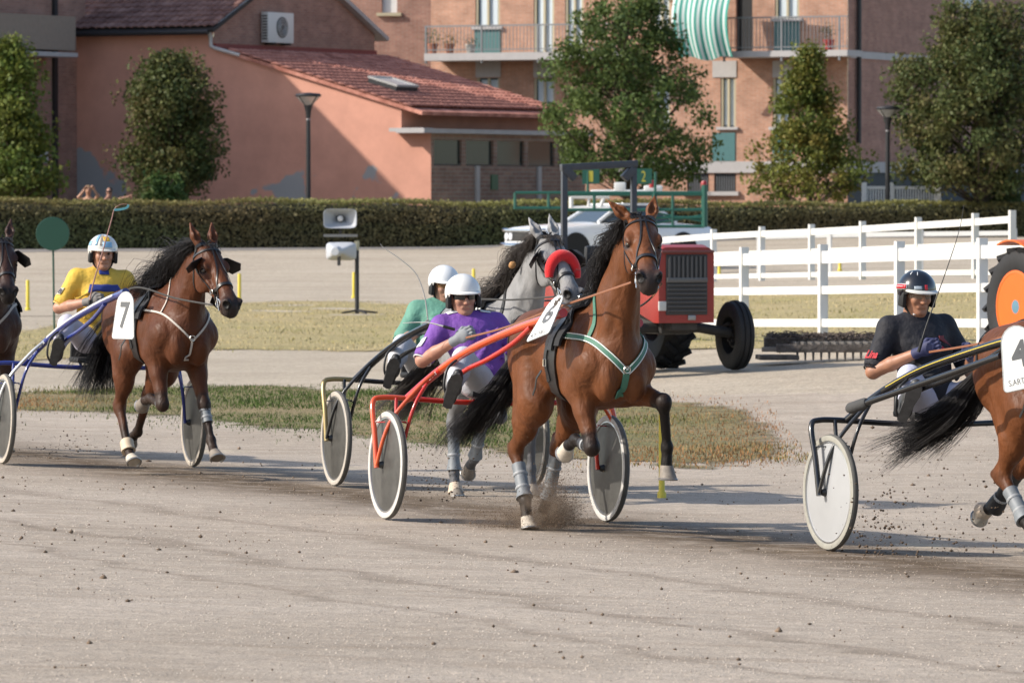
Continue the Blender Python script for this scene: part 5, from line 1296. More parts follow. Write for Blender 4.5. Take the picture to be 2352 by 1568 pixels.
    mb = MB(); mb.box((-1.85, 0, 0.98), (0.42, 0.46, 0.12), bev=0.05); mb.box((-2.06, 0, 1.15), (0.10, 0.44, 0.34), bev=0.04); mb.build('seat', darkm, root)
    for s_ in (-1, 1):
        mb = MB(); vs = []; n = 13
        for i in range(n):
            a = math.radians(20+(130 if RR > 0.59 else 92)*i/(n-1)); 
            for (r0, y) in ((0.68, 0.42), (0.68, 0.80), (0.665, 0.80), (0.665, 0.42)): vs.append((-1.85+r0*math.cos(a), s_*y, 0.60+r0*math.sin(a)))
        fs = [(i*4+k, i*4+(k+1) % 4, (i+1)*4+(k+1) % 4, (i+1)*4+k) for i in range(n-1) for k in range(4)]; mb.add(vs, fs); mb.build('fender', fend, root, angle=35)
    if rops:
        mb = MB()
        for s_ in (-1, 1): 
            mb = MB(); mb.box((-2.2, s_*0.41, 1.50), (0.062, 0.062, 1.38), bev=0.008); mb.build('roll_bar_post', grey, root)
        mb = MB(); mb.box((-2.2, 0, 2.20), (0.085, 0.90, 0.075), rot=Euler((0.05, 0, 0)).to_matrix(), bev=0.008); mb.build('roll_bar', grey, root)
        for s_ in (-1, 1):
            mb = MB(); mb.box((-2.2, s_*0.35, 2.11), (0.088, 0.16, 0.09), rot=Euler((s_*0.78, 0, 0)).to_matrix(), bev=0.006); mb.build('roll_bar_gusset', grey, root)
    mb = MB(); mb.tube([(-0.7, 0.2, 1.3), (-0.7, 0.2, 1.75)], 0.028, n=10); 
    return root
def tract_frame(px, py, phi, off):
    """frame whose local point off (a wheel's ground contact) is seen at (px, py)"""
    g_ = G(px, py); th = math.radians(phi); f_ = Vector((math.sin(th), -math.cos(th), 0)); l_ = Vector((math.cos(th), math.sin(th), 0))
    return frame(g_ - f_*off[0] - l_*off[1], f_, l_, (0, 0, 1))
red_t = mat('tractor_red', (0.27, 0.024, 0.017), rough=0.45, noise=0.14, nscale=4, coat=0.2); orange_t = mat('tractor_orange', (0.72, 0.125, 0.015), rough=0.45, noise=0.05)
tractor(tract_frame(1688, 850, 20, (0, 0.72)), red_t, 'red tractor with grey roll bar behind the leading horse', red_t, None)
MT2 = tract_frame(2352, 834, 27, (-1.85, -0.62))
tractor(MT2, red_t, 'tractor at the right edge with bright orange wheels', orange_t, mat('hub_blue', (0.10, 0.20, 0.26), rough=0.5), rops=False, fend=orange_t, RR=0.585, rimR=0.375)

# harrow lying on the dirt
gh_ = G(1880, 833); s_ = FPX/gh_.y; hr = empty('harrow', Matrix.Translation(gh_) @ Matrix.Rotation(math.radians(4), 4, 'Z'), 'wooden and iron drag harrow lying before the white fence', 'harrow')
wood = mat('wood_old', (0.30, 0.25, 0.20), rough=0.95, noise=0.3, nscale=8, stretch=(0.6, 3, 3)); woodd = mat('wood_dark', (0.13, 0.11, 0.095), rough=0.95, noise=0.4, nscale=14, bump=0.02, bscale=30); irn = mat('iron_rusty', (0.12, 0.11, 0.10), rough=0.85, noise=0.3)
k_ = lambda x: (x-1880)/s_
mb = MB(); mb.box(((k_(1790)+k_(2110))/2, 0.30, 0.15), (k_(2110)-k_(1790), 0.10, 0.09), bev=0.01); mb.build('beam', woodd, hr)
mb = MB(); mb.box(((k_(1765)+k_(1870))/2, 0.62, 0.13), (k_(1870)-k_(1765), 0.12, 0.05), bev=0.005); mb.build('plank', wood, hr)
mb = MB(); mb.box(((k_(1775)+k_(2110))/2, 0.85, 0.20), (k_(2110)-k_(1775), 0.12, 0.11), bev=0.01); mb.build('beam', woodd, hr)
mb = MB(); mb.box(((k_(1750)+k_(1840))/2, 0.42, 0.05), (k_(1840)-k_(1750), 0.5, 0.05), bev=0.005); mb.build('plank', woodd, hr)
for i in range(15):
    x = k_(1838+18.5*i); mb = MB(); mb.box((x, 0.57, 0.205), (0.035, 0.62, 0.025)); mb.build('cross_bar', irn, hr, smooth=False)
    mb = MB(); mb.tube([(x, 0.27, 0.20), (x, 0.27, 0.02)], 0.018, n=6, radii=[0.02, 0.010]); mb.build('tine', irn, hr)
mb = MB(); r = random.Random(8)
for i in range(900):
    x = r.uniform(k_(1785), k_(2105)); y = 0.85+r.gauss(0, 0.10); z = 0.27+r.gauss(0, 0.018); L = r.uniform(0.03, 0.09); a = r.uniform(-1, 1)
    mb.tube([(x, y, z), (x+L*math.cos(a*3), y+L*0.4*math.sin(a*5), z+r.uniform(-0.02, 0.03))], 0.006, n=3, cap=False)
tag(mb.build('brush_bristles', mat('bristle', (0.11, 0.085, 0.072), rough=0.95), hr), kind='stuff')

# ---------------------------------------------------------------- starting-gate car
CD = 128.0
cpos = at(1432, 597, CD); cz = float(gz(cpos.x, cpos.y)); th = math.radians(-62)
cf = Vector((math.sin(th), -math.cos(th), 0)); cl_ = Vector((math.cos(th), math.sin(th), 0))
car = empty('car', frame((cpos.x-0.3, cpos.y, cz), cf, cl_, (0, 0, 1)) @ Matrix.Diagonal((0.88, 1, 1.04, 1)), 'old white saloon car leading the starting gate', 'car')
cwm = mat('car_white', (0.80, 0.81, 0.82), rough=0.25, coat=0.6); chrome = mat('chrome', (0.75, 0.75, 0.75), rough=0.12, metal=1.0)
# body: cross sections along x (front 2.6 .. rear -2.6): (x, half width, z bottom, z belt, z top)
secs = [(2.62, 0.80, 0.42, 0.66, 0.84), (2.52, 0.92, 0.34, 0.66, 0.90), (1.9, 0.97, 0.26, 0.68, 0.95), (1.0, 0.98, 0.24, 0.72, 1.00), (0.75, 0.98, 0.24, 0.72, 1.02), (-0.9, 0.98, 0.24, 0.72, 1.02), (-1.6, 0.97, 0.26, 0.72, 1.00), (-2.4, 0.92, 0.34, 0.70, 0.94), (-2.62, 0.84, 0.44, 0.66, 0.84)]
vs = []; fs = []; n = 14
for (x, w, z0, zb_, z1) in secs:
    ring = [(w*0.90, z0), (w, z0+0.10), (w, zb_), (w*0.985, z1-0.10), (w*0.93, z1-0.03), (w*0.6, z1), (w*0.2, z1+0.012)]
    vs += [(x, y, z) for y, z in ring] + [(x, -y, z) for y, z in reversed(ring)]
for i in range(len(secs)-1):
    for k in range(n): fs.append((i*n+k, (i+1)*n+k, (i+1)*n+(k+1) % n, i*n+(k+1) % n))
fs.append(tuple(range(n))); fs.append(tuple(reversed(range((len(secs)-1)*n, len(secs)*n))))
mb = MB(); mb.add(vs, fs); mb.build('body', cwm, car, angle=35)
cab = [(0.85, 0.80, 1.02), (0.15, 0.66, 1.38), (-0.75, 0.66, 1.40), (-1.45, 0.78, 1.02)]
vs = [(x, s_*y, z) for x, y, z in cab for s_ in (1, -1)]
mb = MB(); mb.add([Vector(v) for v in vs], [(0, 1, 3, 2), (4, 5, 7, 6), (0, 2, 4, 6), (1, 7, 5, 3)]); mb.build('windows', mat('car_glass', (0.05, 0.065, 0.075), rough=0.05, spec=0.8), car, smooth=False)
mb = MB(); mb.box((-0.30, 0, 1.40), (0.95, 1.36, 0.05), bev=0.02); mb.build('roof', cwm, car)
for s_ in (-1, 1):
    mb = MB(); mb.tube([(0.86, s_*0.80, 1.02), (0.16, s_*0.665, 1.385)], 0.04, n=6); mb.build('pillar', cwm, car); mb = MB(); mb.tube([(-0.76, s_*0.665, 1.40), (-1.46, s_*0.785, 1.02)], 0.055, n=6); mb.build('pillar', cwm, car); mb = MB(); mb.tube([(-0.25, s_*0.67, 1.39), (-0.25, s_*0.80, 1.02)], 0.03, n=6); mb.build('pillar', cwm, car)
    for x in (1.62, -1.55):
        mb = MB(); M_ = frame((x, s_*0.86, 0.34), (1, 0, 0), (0, 0, 1), (0, -1, 0)); mb.lathe([(0.20, -0.10), (0.32, -0.11), (0.34, -0.05), (0.34, 0.05), (0.32, 0.11), (0.20, 0.10)], 32, M_, close=True); w = mb.build('wheel', rubber, car)
        mb = MB(); mb.lathe([(0.001, -0.09), (0.10, -0.10), (0.21, -0.085), (0.21, 0.085), (0.10, 0.10), (0.001, 0.09)], 24, M_); mb.build('hub_cap', chrome, w)
        mb = MB(); mb.lathe([(0.001, 0.0), (0.42, 0.0), (0.42, 0.006), (0.001, 0.006)], 32, frame((x, s_*0.981, 0.38), (1, 0, 0), (0, 0, 1), (0, s_, 0))); mb.build('wheel_arch', mat('arch_dark', (0.02, 0.02, 0.02), rough=0.9), car)
mb = MB(); mb.box((2.615, 0, 0.70), (0.04, 1.52, 0.20), bev=0.01); gr = mb.build('grille', mat('grille_black', (0.03, 0.03, 0.032), rough=0.5), car)
for k in range(4):
    mb = MB(); mb.box((2.64, 0, 0.635+0.045*k), (0.012, 1.48, 0.010)); mb.build('grille_bar', chrome, gr, smooth=False)
for y in (-0.66, -0.47, 0.47, 0.66):
    mb = MB(); mb.lathe([(0.08, 0), (0.085, 0.03), (0.07, 0.04), (0.001, 0.045)], 20, frame((2.635, y, 0.70), (0, 1, 0), (0, 0, 1), (1, 0, 0))); mb.build('headlight', mat('headlight', (0.6, 0.62, 0.65), rough=0.1), car)
mb = MB(); mb.tube(catmull([(2.35, -0.98, 0.50), (2.66, -0.88, 0.50), (2.72, 0, 0.50), (2.66, 0.88, 0.50), (2.35, 0.98, 0.50)], 6), 0.07, n=10); mb.build('bumper', chrome, car)
mb = MB(); mb.tube(catmull([(2.50, -0.93, 0.86), (2.66, -0.80, 0.84), (2.68, 0, 0.84), (2.66, 0.80, 0.84), (2.50, 0.93, 0.86)], 6), 0.028, n=8); mb.build('grille_trim', chrome, car)
# second vehicle roof with white frame and lamps, behind the green railings
gate_g = mat('gate_green', (0.010, 0.085, 0.060), rough=0.45)
GD = 124.0; gO = at(1400, 600, GD); gO.z = float(gz(gO.x, gO.y)); sg_t = empty('starting_gate', Matrix.Translation(gO), 'dark green railed starting gate above the white car', 'starting gate')
def gp(px, py, D=GD): return at(px, py, D)-gO
def gbar(x0, y0, x1, y1, r=0.035, D=GD, name='rail', m_=None):
    mb = MB(); mb.tube([gp(x0, y0, D), gp(x1, y1, D)], r, n=8); mb.build(name, m_ or gate_g, sg_t)
gbar(1183, 443, 1620, 443); gbar(1183, 478, 1300, 478); gbar(1290, 482, 1620, 482); gbar(1183, 443, 1183, 480); gbar(1260, 443, 1260, 480); gbar(1300, 443, 1300, 482); gbar(1365, 443, 1365, 482); gbar(1460, 443, 1460, 482)
gbar(1503, 443, 1503, 520, 0.06, name='post'); gbar(1618, 425, 1618, 522, 0.07, name='post'); gbar(1545, 443, 1545, 520); gbar(1290, 447, 1620, 447); gbar(1503, 500, 1618, 500); gbar(1503, 520, 1618, 520); gbar(1510, 512, 1612, 495, 0.025); gbar(1510, 490, 1612, 508, 0.025)
gbar(1350, 443, 1350, 395, 0.03, name='post'); gbar(1505, 443, 1505, 395, 0.03, name='post')
for (x, t) in ((1357, '1'), (1478, '2')):
    p = gp(x, 405); mb = MB(); mb.box(p, (0.38, 0.03, 0.34)); bo = mb.build('number_board', gate_g, sg_t, smooth=False)
    text_obj('digit', t, mat('digit_yellow', (0.45, 0.40, 0.05), rough=0.6), bo, frame(p+Vector((0, -0.017, 0)), (1, 0, 0), (0, 0, 1), (0, -1, 0)), 0.3, fit=(0.10, 0.24))
wf = white_p
gbar(1312, 452, 1400, 452, 0.05, GD+1.2, 'cab_frame', wf); gbar(1312, 478, 1400, 478, 0.05, GD+1.2, 'cab_frame', wf); gbar(1312, 452, 1312, 478, 0.05, GD+1.2, 'cab_frame', wf); gbar(1390, 445, 1378, 478, 0.045, GD+1.2, 'cab_frame', wf); gbar(1352, 452, 1352, 478, 0.03, GD+1.2, 'cab_frame', wf)
mb = MB(); mb.box(gp(1425, 441, GD+2.5), (1.35, 1.2, 0.10), bev=0.04); mb.build('cab_roof', wf, sg_t)
mb = MB(); mb.box(gp(1424, 430, GD+2.0), (0.26, 0.2, 0.22), bev=0.03); mb.build('lamp_box', wf, sg_t); mb = MB(); mb.box(gp(1500, 433, GD+2.0), (0.42, 0.2, 0.14), bev=0.04); mb.build('lamp_box', wf, sg_t)
for (x, y) in ((1498, 423), (1617, 424)):
    mb = MB(); p = gp(x, y, GD+1.0); mb.lathe([(0.07, -0.08), (0.075, 0.03), (0.05, 0.08), (0.001, 0.09)], 14, Matrix.Translation(p)); mb.build('beacon', mat('beacon_red', (0.30, 0.02, 0.02), rough=0.3), sg_t)

# ---------------------------------------------------------------- spectators behind the hedge
def spectator(px, D, zhead, skinc, hairc, shirtc, arms, label, glasses=False):
    b = at(px, 450, D); z0 = 0.55; root = empty('person', Matrix.Translation((b.x, b.y, z0)), label, 'person', 'spectators behind the hedge'); hz__ = zhead-z0
    f = Field(); f.ell((0, -0.02, hz__), (0.075, 0.095, 0.115), k=0.03); f.ell((0, -0.105, hz__-0.02), (0.012, 0.02, 0.022), k=0.015); f.cone((0, 0, hz__-0.08), (0, 0.02, hz__-0.24), 0.055, 0.06, k=0.04)
    for s_, A_ in zip((-1, 1), arms):
        f.chain([(s_*0.17, 0.02, hz__-0.30), A_[0], A_[1]], [0.055, 0.042, 0.030], k=0.03); hand_field(f, A_[1], np.array(A_[1])-np.array(A_[0]), (-s_, -0.3, 0), (0, -0.4, 1), 1.0)
    f.cone((0, 0.03, hz__-0.32), (0, 0.03, hz__-0.7), 0.13, 0.12, k=0.05, sy=0.75)
    for s_ in (-1, 1): f.chain([(s_*0.09, 0.03, hz__-0.72), (s_*0.10, 0.02, (hz__-0.72)*0.5), (s_*0.10, 0.04, 0.04)], [0.09, 0.065, 0.045], k=0.03)
    V, F = f.mesh(0.013); np_mesh('body', V, F, mat('skin_sp_'+label[:6], skinc, rough=0.6), root)
    g = Field(); g.cone((0, 0.03, hz__-0.30), (0, 0.03, hz__-0.75), 0.15, 0.14, k=0.05, sy=0.75); g.cone((-0.17, 0.02, hz__-0.29), (0.17, 0.02, hz__-0.29), 0.07, 0.07, k=0.05); V, F = g.mesh(0.016); np_mesh('shirt', V, F, mat('shirt_sp_'+label[:6], shirtc, rough=0.8), root)
    g = Field(); g.ell((0, 0.015, hz__+0.035), (0.084, 0.10, 0.10), k=0.03); g.ell((0, -0.11, hz__-0.04), (0.062, 0.07, 0.09), k=0.02, op='s'); V, F = g.mesh(0.012); np_mesh('hair', V, F, mat('hair_sp_'+label[:6], hairc, rough=0.7), root)
    if glasses:
        mb = MB(); mb.box((0, -0.115, hz__+0.015), (0.13, 0.02, 0.035), bev=0.008); mb.build('glasses', tint_black, root)
tint_black = mat('lens_black', (0.01, 0.01, 0.01), rough=0.2)
hh0 = at(205, 437, 148).z
spectator(203, 148, hh0, (0.50, 0.28, 0.19), (0.40, 0.26, 0.12), (0.50, 0.30, 0.20), [((-0.24, -0.16, hh0-0.55-0.18), (-0.08, -0.22, hh0-0.55+0.02)), ((0.26, -0.14, hh0-0.55-0.14), (0.16, -0.22, hh0-0.55+0.03))], 'fair-haired spectator with raised hands, looking over the hedge')
hh1 = at(251, 441, 148).z
spectator(251, 148, hh1, (0.42, 0.22, 0.16), (0.02, 0.018, 0.016), (0.42, 0.30, 0.26), [((-0.22, -0.12, hh1-0.55-0.30), (-0.05, -0.25, hh1-0.55-0.16)), ((0.30, -0.10, hh1-0.55-0.18), (0.52, -0.15, hh1-0.55-0.13))], 'dark-haired spectator in sunglasses with an arm stretched out', True)
# ------------------------------------------------------------------ horses
def ang(p, a, L, y=0.0):
    a = math.radians(a)
    return np.array((p[0]+math.sin(a)*L, p[1]+y, p[2]-math.cos(a)*L))

def horse_skeleton(pose):
    J = {}
    for side, sg in (('r', -1), ('l', 1)):
        a1, a2, a3, dy = pose['f'+side]
        sh = np.array((0.50, sg*0.155, 1.07)); el = np.array((0.31, sg*0.150, 0.94))
        kn = ang(el, a1, 0.43, sg*dy*0.6); fe = ang(kn, a2, 0.29, sg*dy*0.4); ho = ang(fe, a3, 0.125)
        J['f'+side] = [sh, el, kn, fe, ho, a3]
        a0, a1, a2, a3, dy = pose['h'+side]
        hp = np.array((-0.47, sg*0.140, 1.17))
        st = ang(hp, a0, 0.38, sg*0.045); hk = ang(st, a1, 0.45, sg*dy*0.6); fe = ang(hk, a2, 0.37, sg*dy*0.4); ho = ang(fe, a3, 0.125)
        J['h'+side] = [hp, st, hk, fe, ho, a3]
    poll = np.array(pose.get('poll', (1.02, 0.0, 1.86)))
    yaw = math.radians(pose.get('yaw', 0)); pit = math.radians(pose.get('pitch', 50)); roll = math.radians(pose.get('roll', 0))
    R = Matrix.Rotation(yaw, 4, 'Z') @ Matrix.Rotation(pit, 4, 'Y') @ Matrix.Rotation(roll, 4, 'X')
    H = Matrix.Translation(Vector(poll)) @ R
    J['poll'] = poll; J['H'] = H
    return J

def build_horse_field(J, pose):
    f = Field()
    # trunk
    f.ell((-0.02, 0, 1.115), (0.66, 0.262, 0.268), k=0.08)
    f.ell((0.26, 0, 1.11), (0.40, 0.242, 0.315), k=0.10)
    f.ell((-0.47, 0, 1.205), (0.36, 0.262, 0.215), k=0.10)
    f.cone((0.34, 0, 1.355), (0.02, 0, 1.30), 0.075, 0.070, k=0.13)
    f.cone((0.02, 0, 1.26), (-0.40, 0, 1.29), 0.10, 0.13, k=0.12, sy=1.35)
    f.cone((-0.55, 0, 1.285), (-0.76, 0, 1.235), 0.12, 0.06, k=0.08)
    f.ell((0.48, 0, 1.09), (0.20, 0.200, 0.22), k=0.09)
    for sg in (-1, 1):
        f.cone((0.24, sg*0.125, 1.35), (0.50, sg*0.162, 1.09), 0.078, 0.112, k=0.026, sy=0.85)
        f.cone((0.17, sg*0.175, 1.18), (0.33, sg*0.176, 0.99), 0.102, 0.096, k=0.022, sy=0.8)
        f.cone((0.05, sg*0.17, 0.95), (0.40, sg*0.12, 0.90), 0.06, 0.07, k=0.06)
        f.cone((-0.42, sg*0.19, 1.31), (-0.30, sg*0.235, 1.21), 0.035, 0.03, k=0.08)
        f.ell((0.590, sg*0.088, 1.00), (0.105, 0.080, 0.15), k=0.018)
        f.ell((-0.58, sg*0.140, 1.13), (0.22, 0.130, 0.26), k=0.06)
    # neck
    hs = pose.get('head', 1.14)
    P = J['poll']; Hm = np.array(J['H']); hx = Hm[:3, 0]*hs; hz = Hm[:3, 2]*hs; hy = Hm[:3, 1]*hs
    n0 = np.array((0.35, 0, 1.20)); n3 = P + hx*0.055 - hz*0.080
    n1 = n0 + (n3-n0)*0.42 + np.array((-0.045, 0, -0.015)); n2 = n0 + (n3-n0)*0.74 + np.array((-0.035, 0, 0.030))
    f.chain([n0, n1, n2, n3], [0.215, 0.138, 0.100, 0.088], k=0.08, sy=0.62)
    f.cone((0.50, 0, 1.15), n2*0.5+n1*0.5+np.array((0.05, 0, -0.05)), 0.155, 0.072, k=0.07, sy=0.70)
    f.cone((0.22, 0, 1.385), n2+np.array((-0.065, 0, 0.05)), 0.065, 0.045, k=0.10, sy=0.7)
    for sg in (-1, 1):   # jugular groove muscle
        f.cone((0.52, sg*0.080, 1.12), n2+np.array((0.01, sg*0.034, -0.02)), 0.074, 0.038, k=0.016)
    def h(x, y, z): return P + hx*x + hy*y + hz*z
    def E(c, r, k, op='u'): f.ell(h(*c), tuple(q*hs for q in r), k=k, R=Rm, op=op)
    def C(a, b, ra, rb, k, sy=1.0, op='u'): f.cone(h(*a), h(*b), ra*hs, rb*hs, k=k, sy=sy, w=hy, op=op)
    Rm = Hm[:3, :3]
    # head
    E((0.12, 0, -0.070), (0.135, 0.094, 0.090), 0.05)
    C((0.09, 0, -0.035), (0.44, 0, -0.048), 0.070, 0.046, 0.04)
    C((0.15, 0, -0.130), (0.45, 0, -0.098), 0.090, 0.045, 0.04, sy=0.66)
    E((0.500, 0, -0.066), (0.080, 0.060, 0.060), 0.035)
    E((0.548, 0, -0.096), (0.042, 0.050, 0.045), 0.022)
    E((0.495, 0, -0.136), (0.048, 0.040, 0.030), 0.016)
    for sg in (-1, 1):
        E((0.185, sg*0.052, -0.135), (0.105, 0.034, 0.100), 0.025)
        E((0.185, sg*0.078, -0.020), (0.048, 0.026, 0.022), 0.025)
        C((0.20, sg*0.086, -0.074), (0.36, sg*0.054, -0.082), 0.018, 0.012, 0.018)
        E((0.528, sg*0.050, -0.038), (0.044, 0.024, 0.034), 0.016)
        E((0.208, sg*0.104, -0.048), (0.026, 0.016, 0.015), 0.010, 's')
        E((0.556, sg*0.064, -0.034), (0.030, 0.026, 0.026), 0.006, 's')
    C((0.45, -0.07, -0.120), (0.45, 0.07, -0.120), 0.006, 0.006, 0.006, op='s')
    C((0.555, -0.05, -0.134), (0.555, 0.05, -0.134), 0.010, 0.010, 0.008, op='s')
    # ears
    for sg, e in ((-1, pose.get('ear_r', (-0.135, -0.075, 0.075))), (1, pose.get('ear_l', (-0.150, 0.060, 0.070)))):
        a = h(0.015, sg*0.052, -0.012); b = h(*e); mid = a*0.55+b*0.45
        ax = (b-a)/np.linalg.norm(b-a)
        fw = Hm[:3, 2]*0.8 + Hm[:3, 0]*0.6; fw = fw - ax*(fw @ ax); fw /= np.linalg.norm(fw)
        f.cone(a, mid, 0.028, 0.039, k=0.018)
        f.cone(mid, b, 0.039, 0.007, k=0.012)
        f.cone(a*0.7+b*0.3+fw*0.028, a*0.2+b*0.8+fw*0.016, 0.022, 0.010, k=0.01, op='s')
    for sg, s_ in ((-1, 'r'), (1, 'l')):      # hindquarter and forearm muscles
        hp, st, hk = J['h'+s_][:3]
        f.cone((-0.70, sg*0.115, 1.20), hp*0.2+st*0.3+hk*0.5+np.array((-0.04, sg*0.02, 0.03)), 0.075, 0.045, k=0.020)
        f.cone((-0.36, sg*0.19, 1.20), st+np.array((0.02, sg*0.03, 0.04)), 0.085, 0.075, k=0.024)
        f.cone((-0.52, sg*0.20, 1.22), st*0.55+hk*0.45+np.array((-0.03, sg*0.045, 0.02)), 0.070, 0.040, k=0.022)
        el, kn = J['f'+s_][1:3]
        f.cone(el+np.array((0.045, sg*0.03, 0.0)), el*0.55+kn*0.45+np.array((0.022, sg*0.022, 0)), 0.050, 0.030, k=0.016)
    # legs
    for s_, sg in (('r', -1), ('l', 1)):
        sh, el, kn, fe, ho, a3 = J['f'+s_]
        f.cone(sh, el, 0.115, 0.100, k=0.06, sy=0.85)
        m = el*0.62 + kn*0.38
        f.cone(el, m, 0.098, 0.074, k=0.05, sy=0.82); f.cone(m, kn, 0.074, 0.047, k=0.03, sy=0.88)
        f.ell(kn, (0.050, 0.045, 0.052), k=0.03)
        f.cone(kn, fe, 0.038, 0.032, k=0.03, sy=0.85); f.ell(fe, (0.042, 0.038, 0.042), k=0.02)
        f.cone(fe, ho, 0.033, 0.037, k=0.015)
        hp, st, hk, fe, ho, a3 = J['h'+s_]
        f.cone(hp, st, 0.170, 0.132, k=0.06, sy=0.80)
        f.cone(hp+np.array((-0.17, -sg*0.01, -0.06)), st*0.45+hk*0.55, 0.13, 0.060, k=0.035, sy=0.72)
        m = st*0.5+hk*0.5
        f.cone(st, m, 0.122, 0.082, k=0.06, sy=0.72); f.cone(m, hk, 0.082, 0.048, k=0.04, sy=0.75)
        f.ell(hk, (0.060, 0.044, 0.062), k=0.03)
        c = (fe-hk)/np.linalg.norm(fe-hk); back = np.array((-abs(c[2])-1e-6, 0, c[0]*np.sign(c[2])*-1.0))
        back = np.array((c[2], 0, -c[0])); back = back if back[0] < 0 else -back
        f.cone(hk - c*0.055 + back*0.050, hk + c*0.06 + back*0.012, 0.026, 0.024, k=0.03)
        f.cone(st*0.25+hk*0.75+back*0.02, hk - c*0.055 + back*0.050, 0.026, 0.020, k=0.03)
        f.cone(hk, fe, 0.043, 0.034, k=0.03, sy=0.85); f.ell(fe, (0.044, 0.039, 0.044), k=0.02)
        f.cone(fe, ho, 0.034, 0.039, k=0.015)
    return f

def segd(P, a, b):
    ab = b-a; t = np.clip(((P-a) @ ab)/(ab @ ab), 0, 1)
    return np.linalg.norm(P-(a+t[:, None]*ab), axis=1), t

def horse_tint(V, J, coat, hs=1.14):
    base = np.array(coat['base']); c = np.tile(base, (len(V), 1))
    # belly and inner leg a little paler, top line darker
    n = np.array([mnoise.noise((v[0]*3.1, v[1]*3.1, v[2]*3.1)) for v in V[::1]]) if len(V) < 400000 else 0
    c *= (1 + 0.13*np.asarray(n))[:, None]
    if 'dapple' in coat:
        d = np.array([mnoise.noise((v[0]*9, v[1]*9, v[2]*9)) for v in V])
        c = c*(1-0.28*np.clip(d+0.25, 0, 1)[:, None])
        lo = np.clip((0.95-V[:, 2])/0.5, 0, 1); c = c*(1-0.75*lo[:, None]) + np.array((0.09, 0.09, 0.095))*(0.75*lo[:, None])
    pts = np.array(coat['points'])
    def mixin(w, col):
        nonlocal c
        w = np.clip(w, 0, 1)[:, None]; c = c*(1-w) + np.array(col)*w
    for k in ('fr', 'fl', 'hr', 'hl'):
        j = J[k]
        d, t = segd(V, j[2], j[3]); d2, _ = segd(V, j[3], j[4])
        lowt = np.clip(t*6+0.6, 0, 1) if k[0] == 'f' else np.clip((t-0.25)*2.2, 0, 1)
        mixin(np.clip((0.105-np.minimum(d, d2))/0.02, 0, 1)*(np.where(d2 < d, 1, lowt)), pts)
        if k[0] == 'f':
            d3, t3 = segd(V, j[1], j[2]); mixin(np.where(d3 < 0.13, np.clip((t3-0.72)/0.25, 0, 1), 0)*0.85, pts)
        else:
            d3, t3 = segd(V, j[1], j[2]); mixin(np.where(d3 < 0.13, np.clip((t3-0.90)/0.10, 0, 1), 0)*0.35, pts)
    Hm = np.array(J['H']); L = (V-Hm[:3, 3]) @ Hm[:3, :3]/hs
    inh = (L[:, 0] > 0.30) & (L[:, 0] < 0.75) & (np.abs(L[:, 1]) < 0.12) & (L[:, 2] > -0.25) & (L[:, 2] < 0.15)
    mixin(np.where(inh, (L[:, 0]-0.40)/0.13, 0)*0.92, coat['muzzle'])
    for sg in (-1, 1):
        e = np.array((0.205, sg*0.094, -0.045)); d = np.linalg.norm(L-e, axis=1); mixin((0.045-d)/0.02*0.8, coat['muzzle'])
        e = np.array((0.552, sg*0.056, -0.034)); d = np.linalg.norm(L-e, axis=1); mixin((0.034-d)/0.005, (0.006, 0.005, 0.005))
    return np.clip(c, 0.003, 1)

def hair(name, roots, paths, material, parent, n=5, r=0.004, jitter=0.03, seed=1):
    """strands: list of control polylines -> thin tapered tubes in one mesh"""
    mb = MB(); rnd = random.Random(seed)
    for p in paths:
        q = catmull(p, 3)
        m = len(q); rr = [r*(1.0-0.85*i/(m-1)) for i in range(m)]
        mb.tube(q, r, n=3, cap=False, radii=rr)
    return mb.build(name, material, parent, angle=180)

def strap(mb, f, pts, w, th=0.006, off=0.004, n=6, free=False):
    q = np.array([tuple(v) for v in catmull(pts, n)])
    S_, N_ = f.snap(q, off)
    mb.ribbon([Vector(a) for a in S_], [Vector(a) for a in N_], w, th)
    return S_, N_

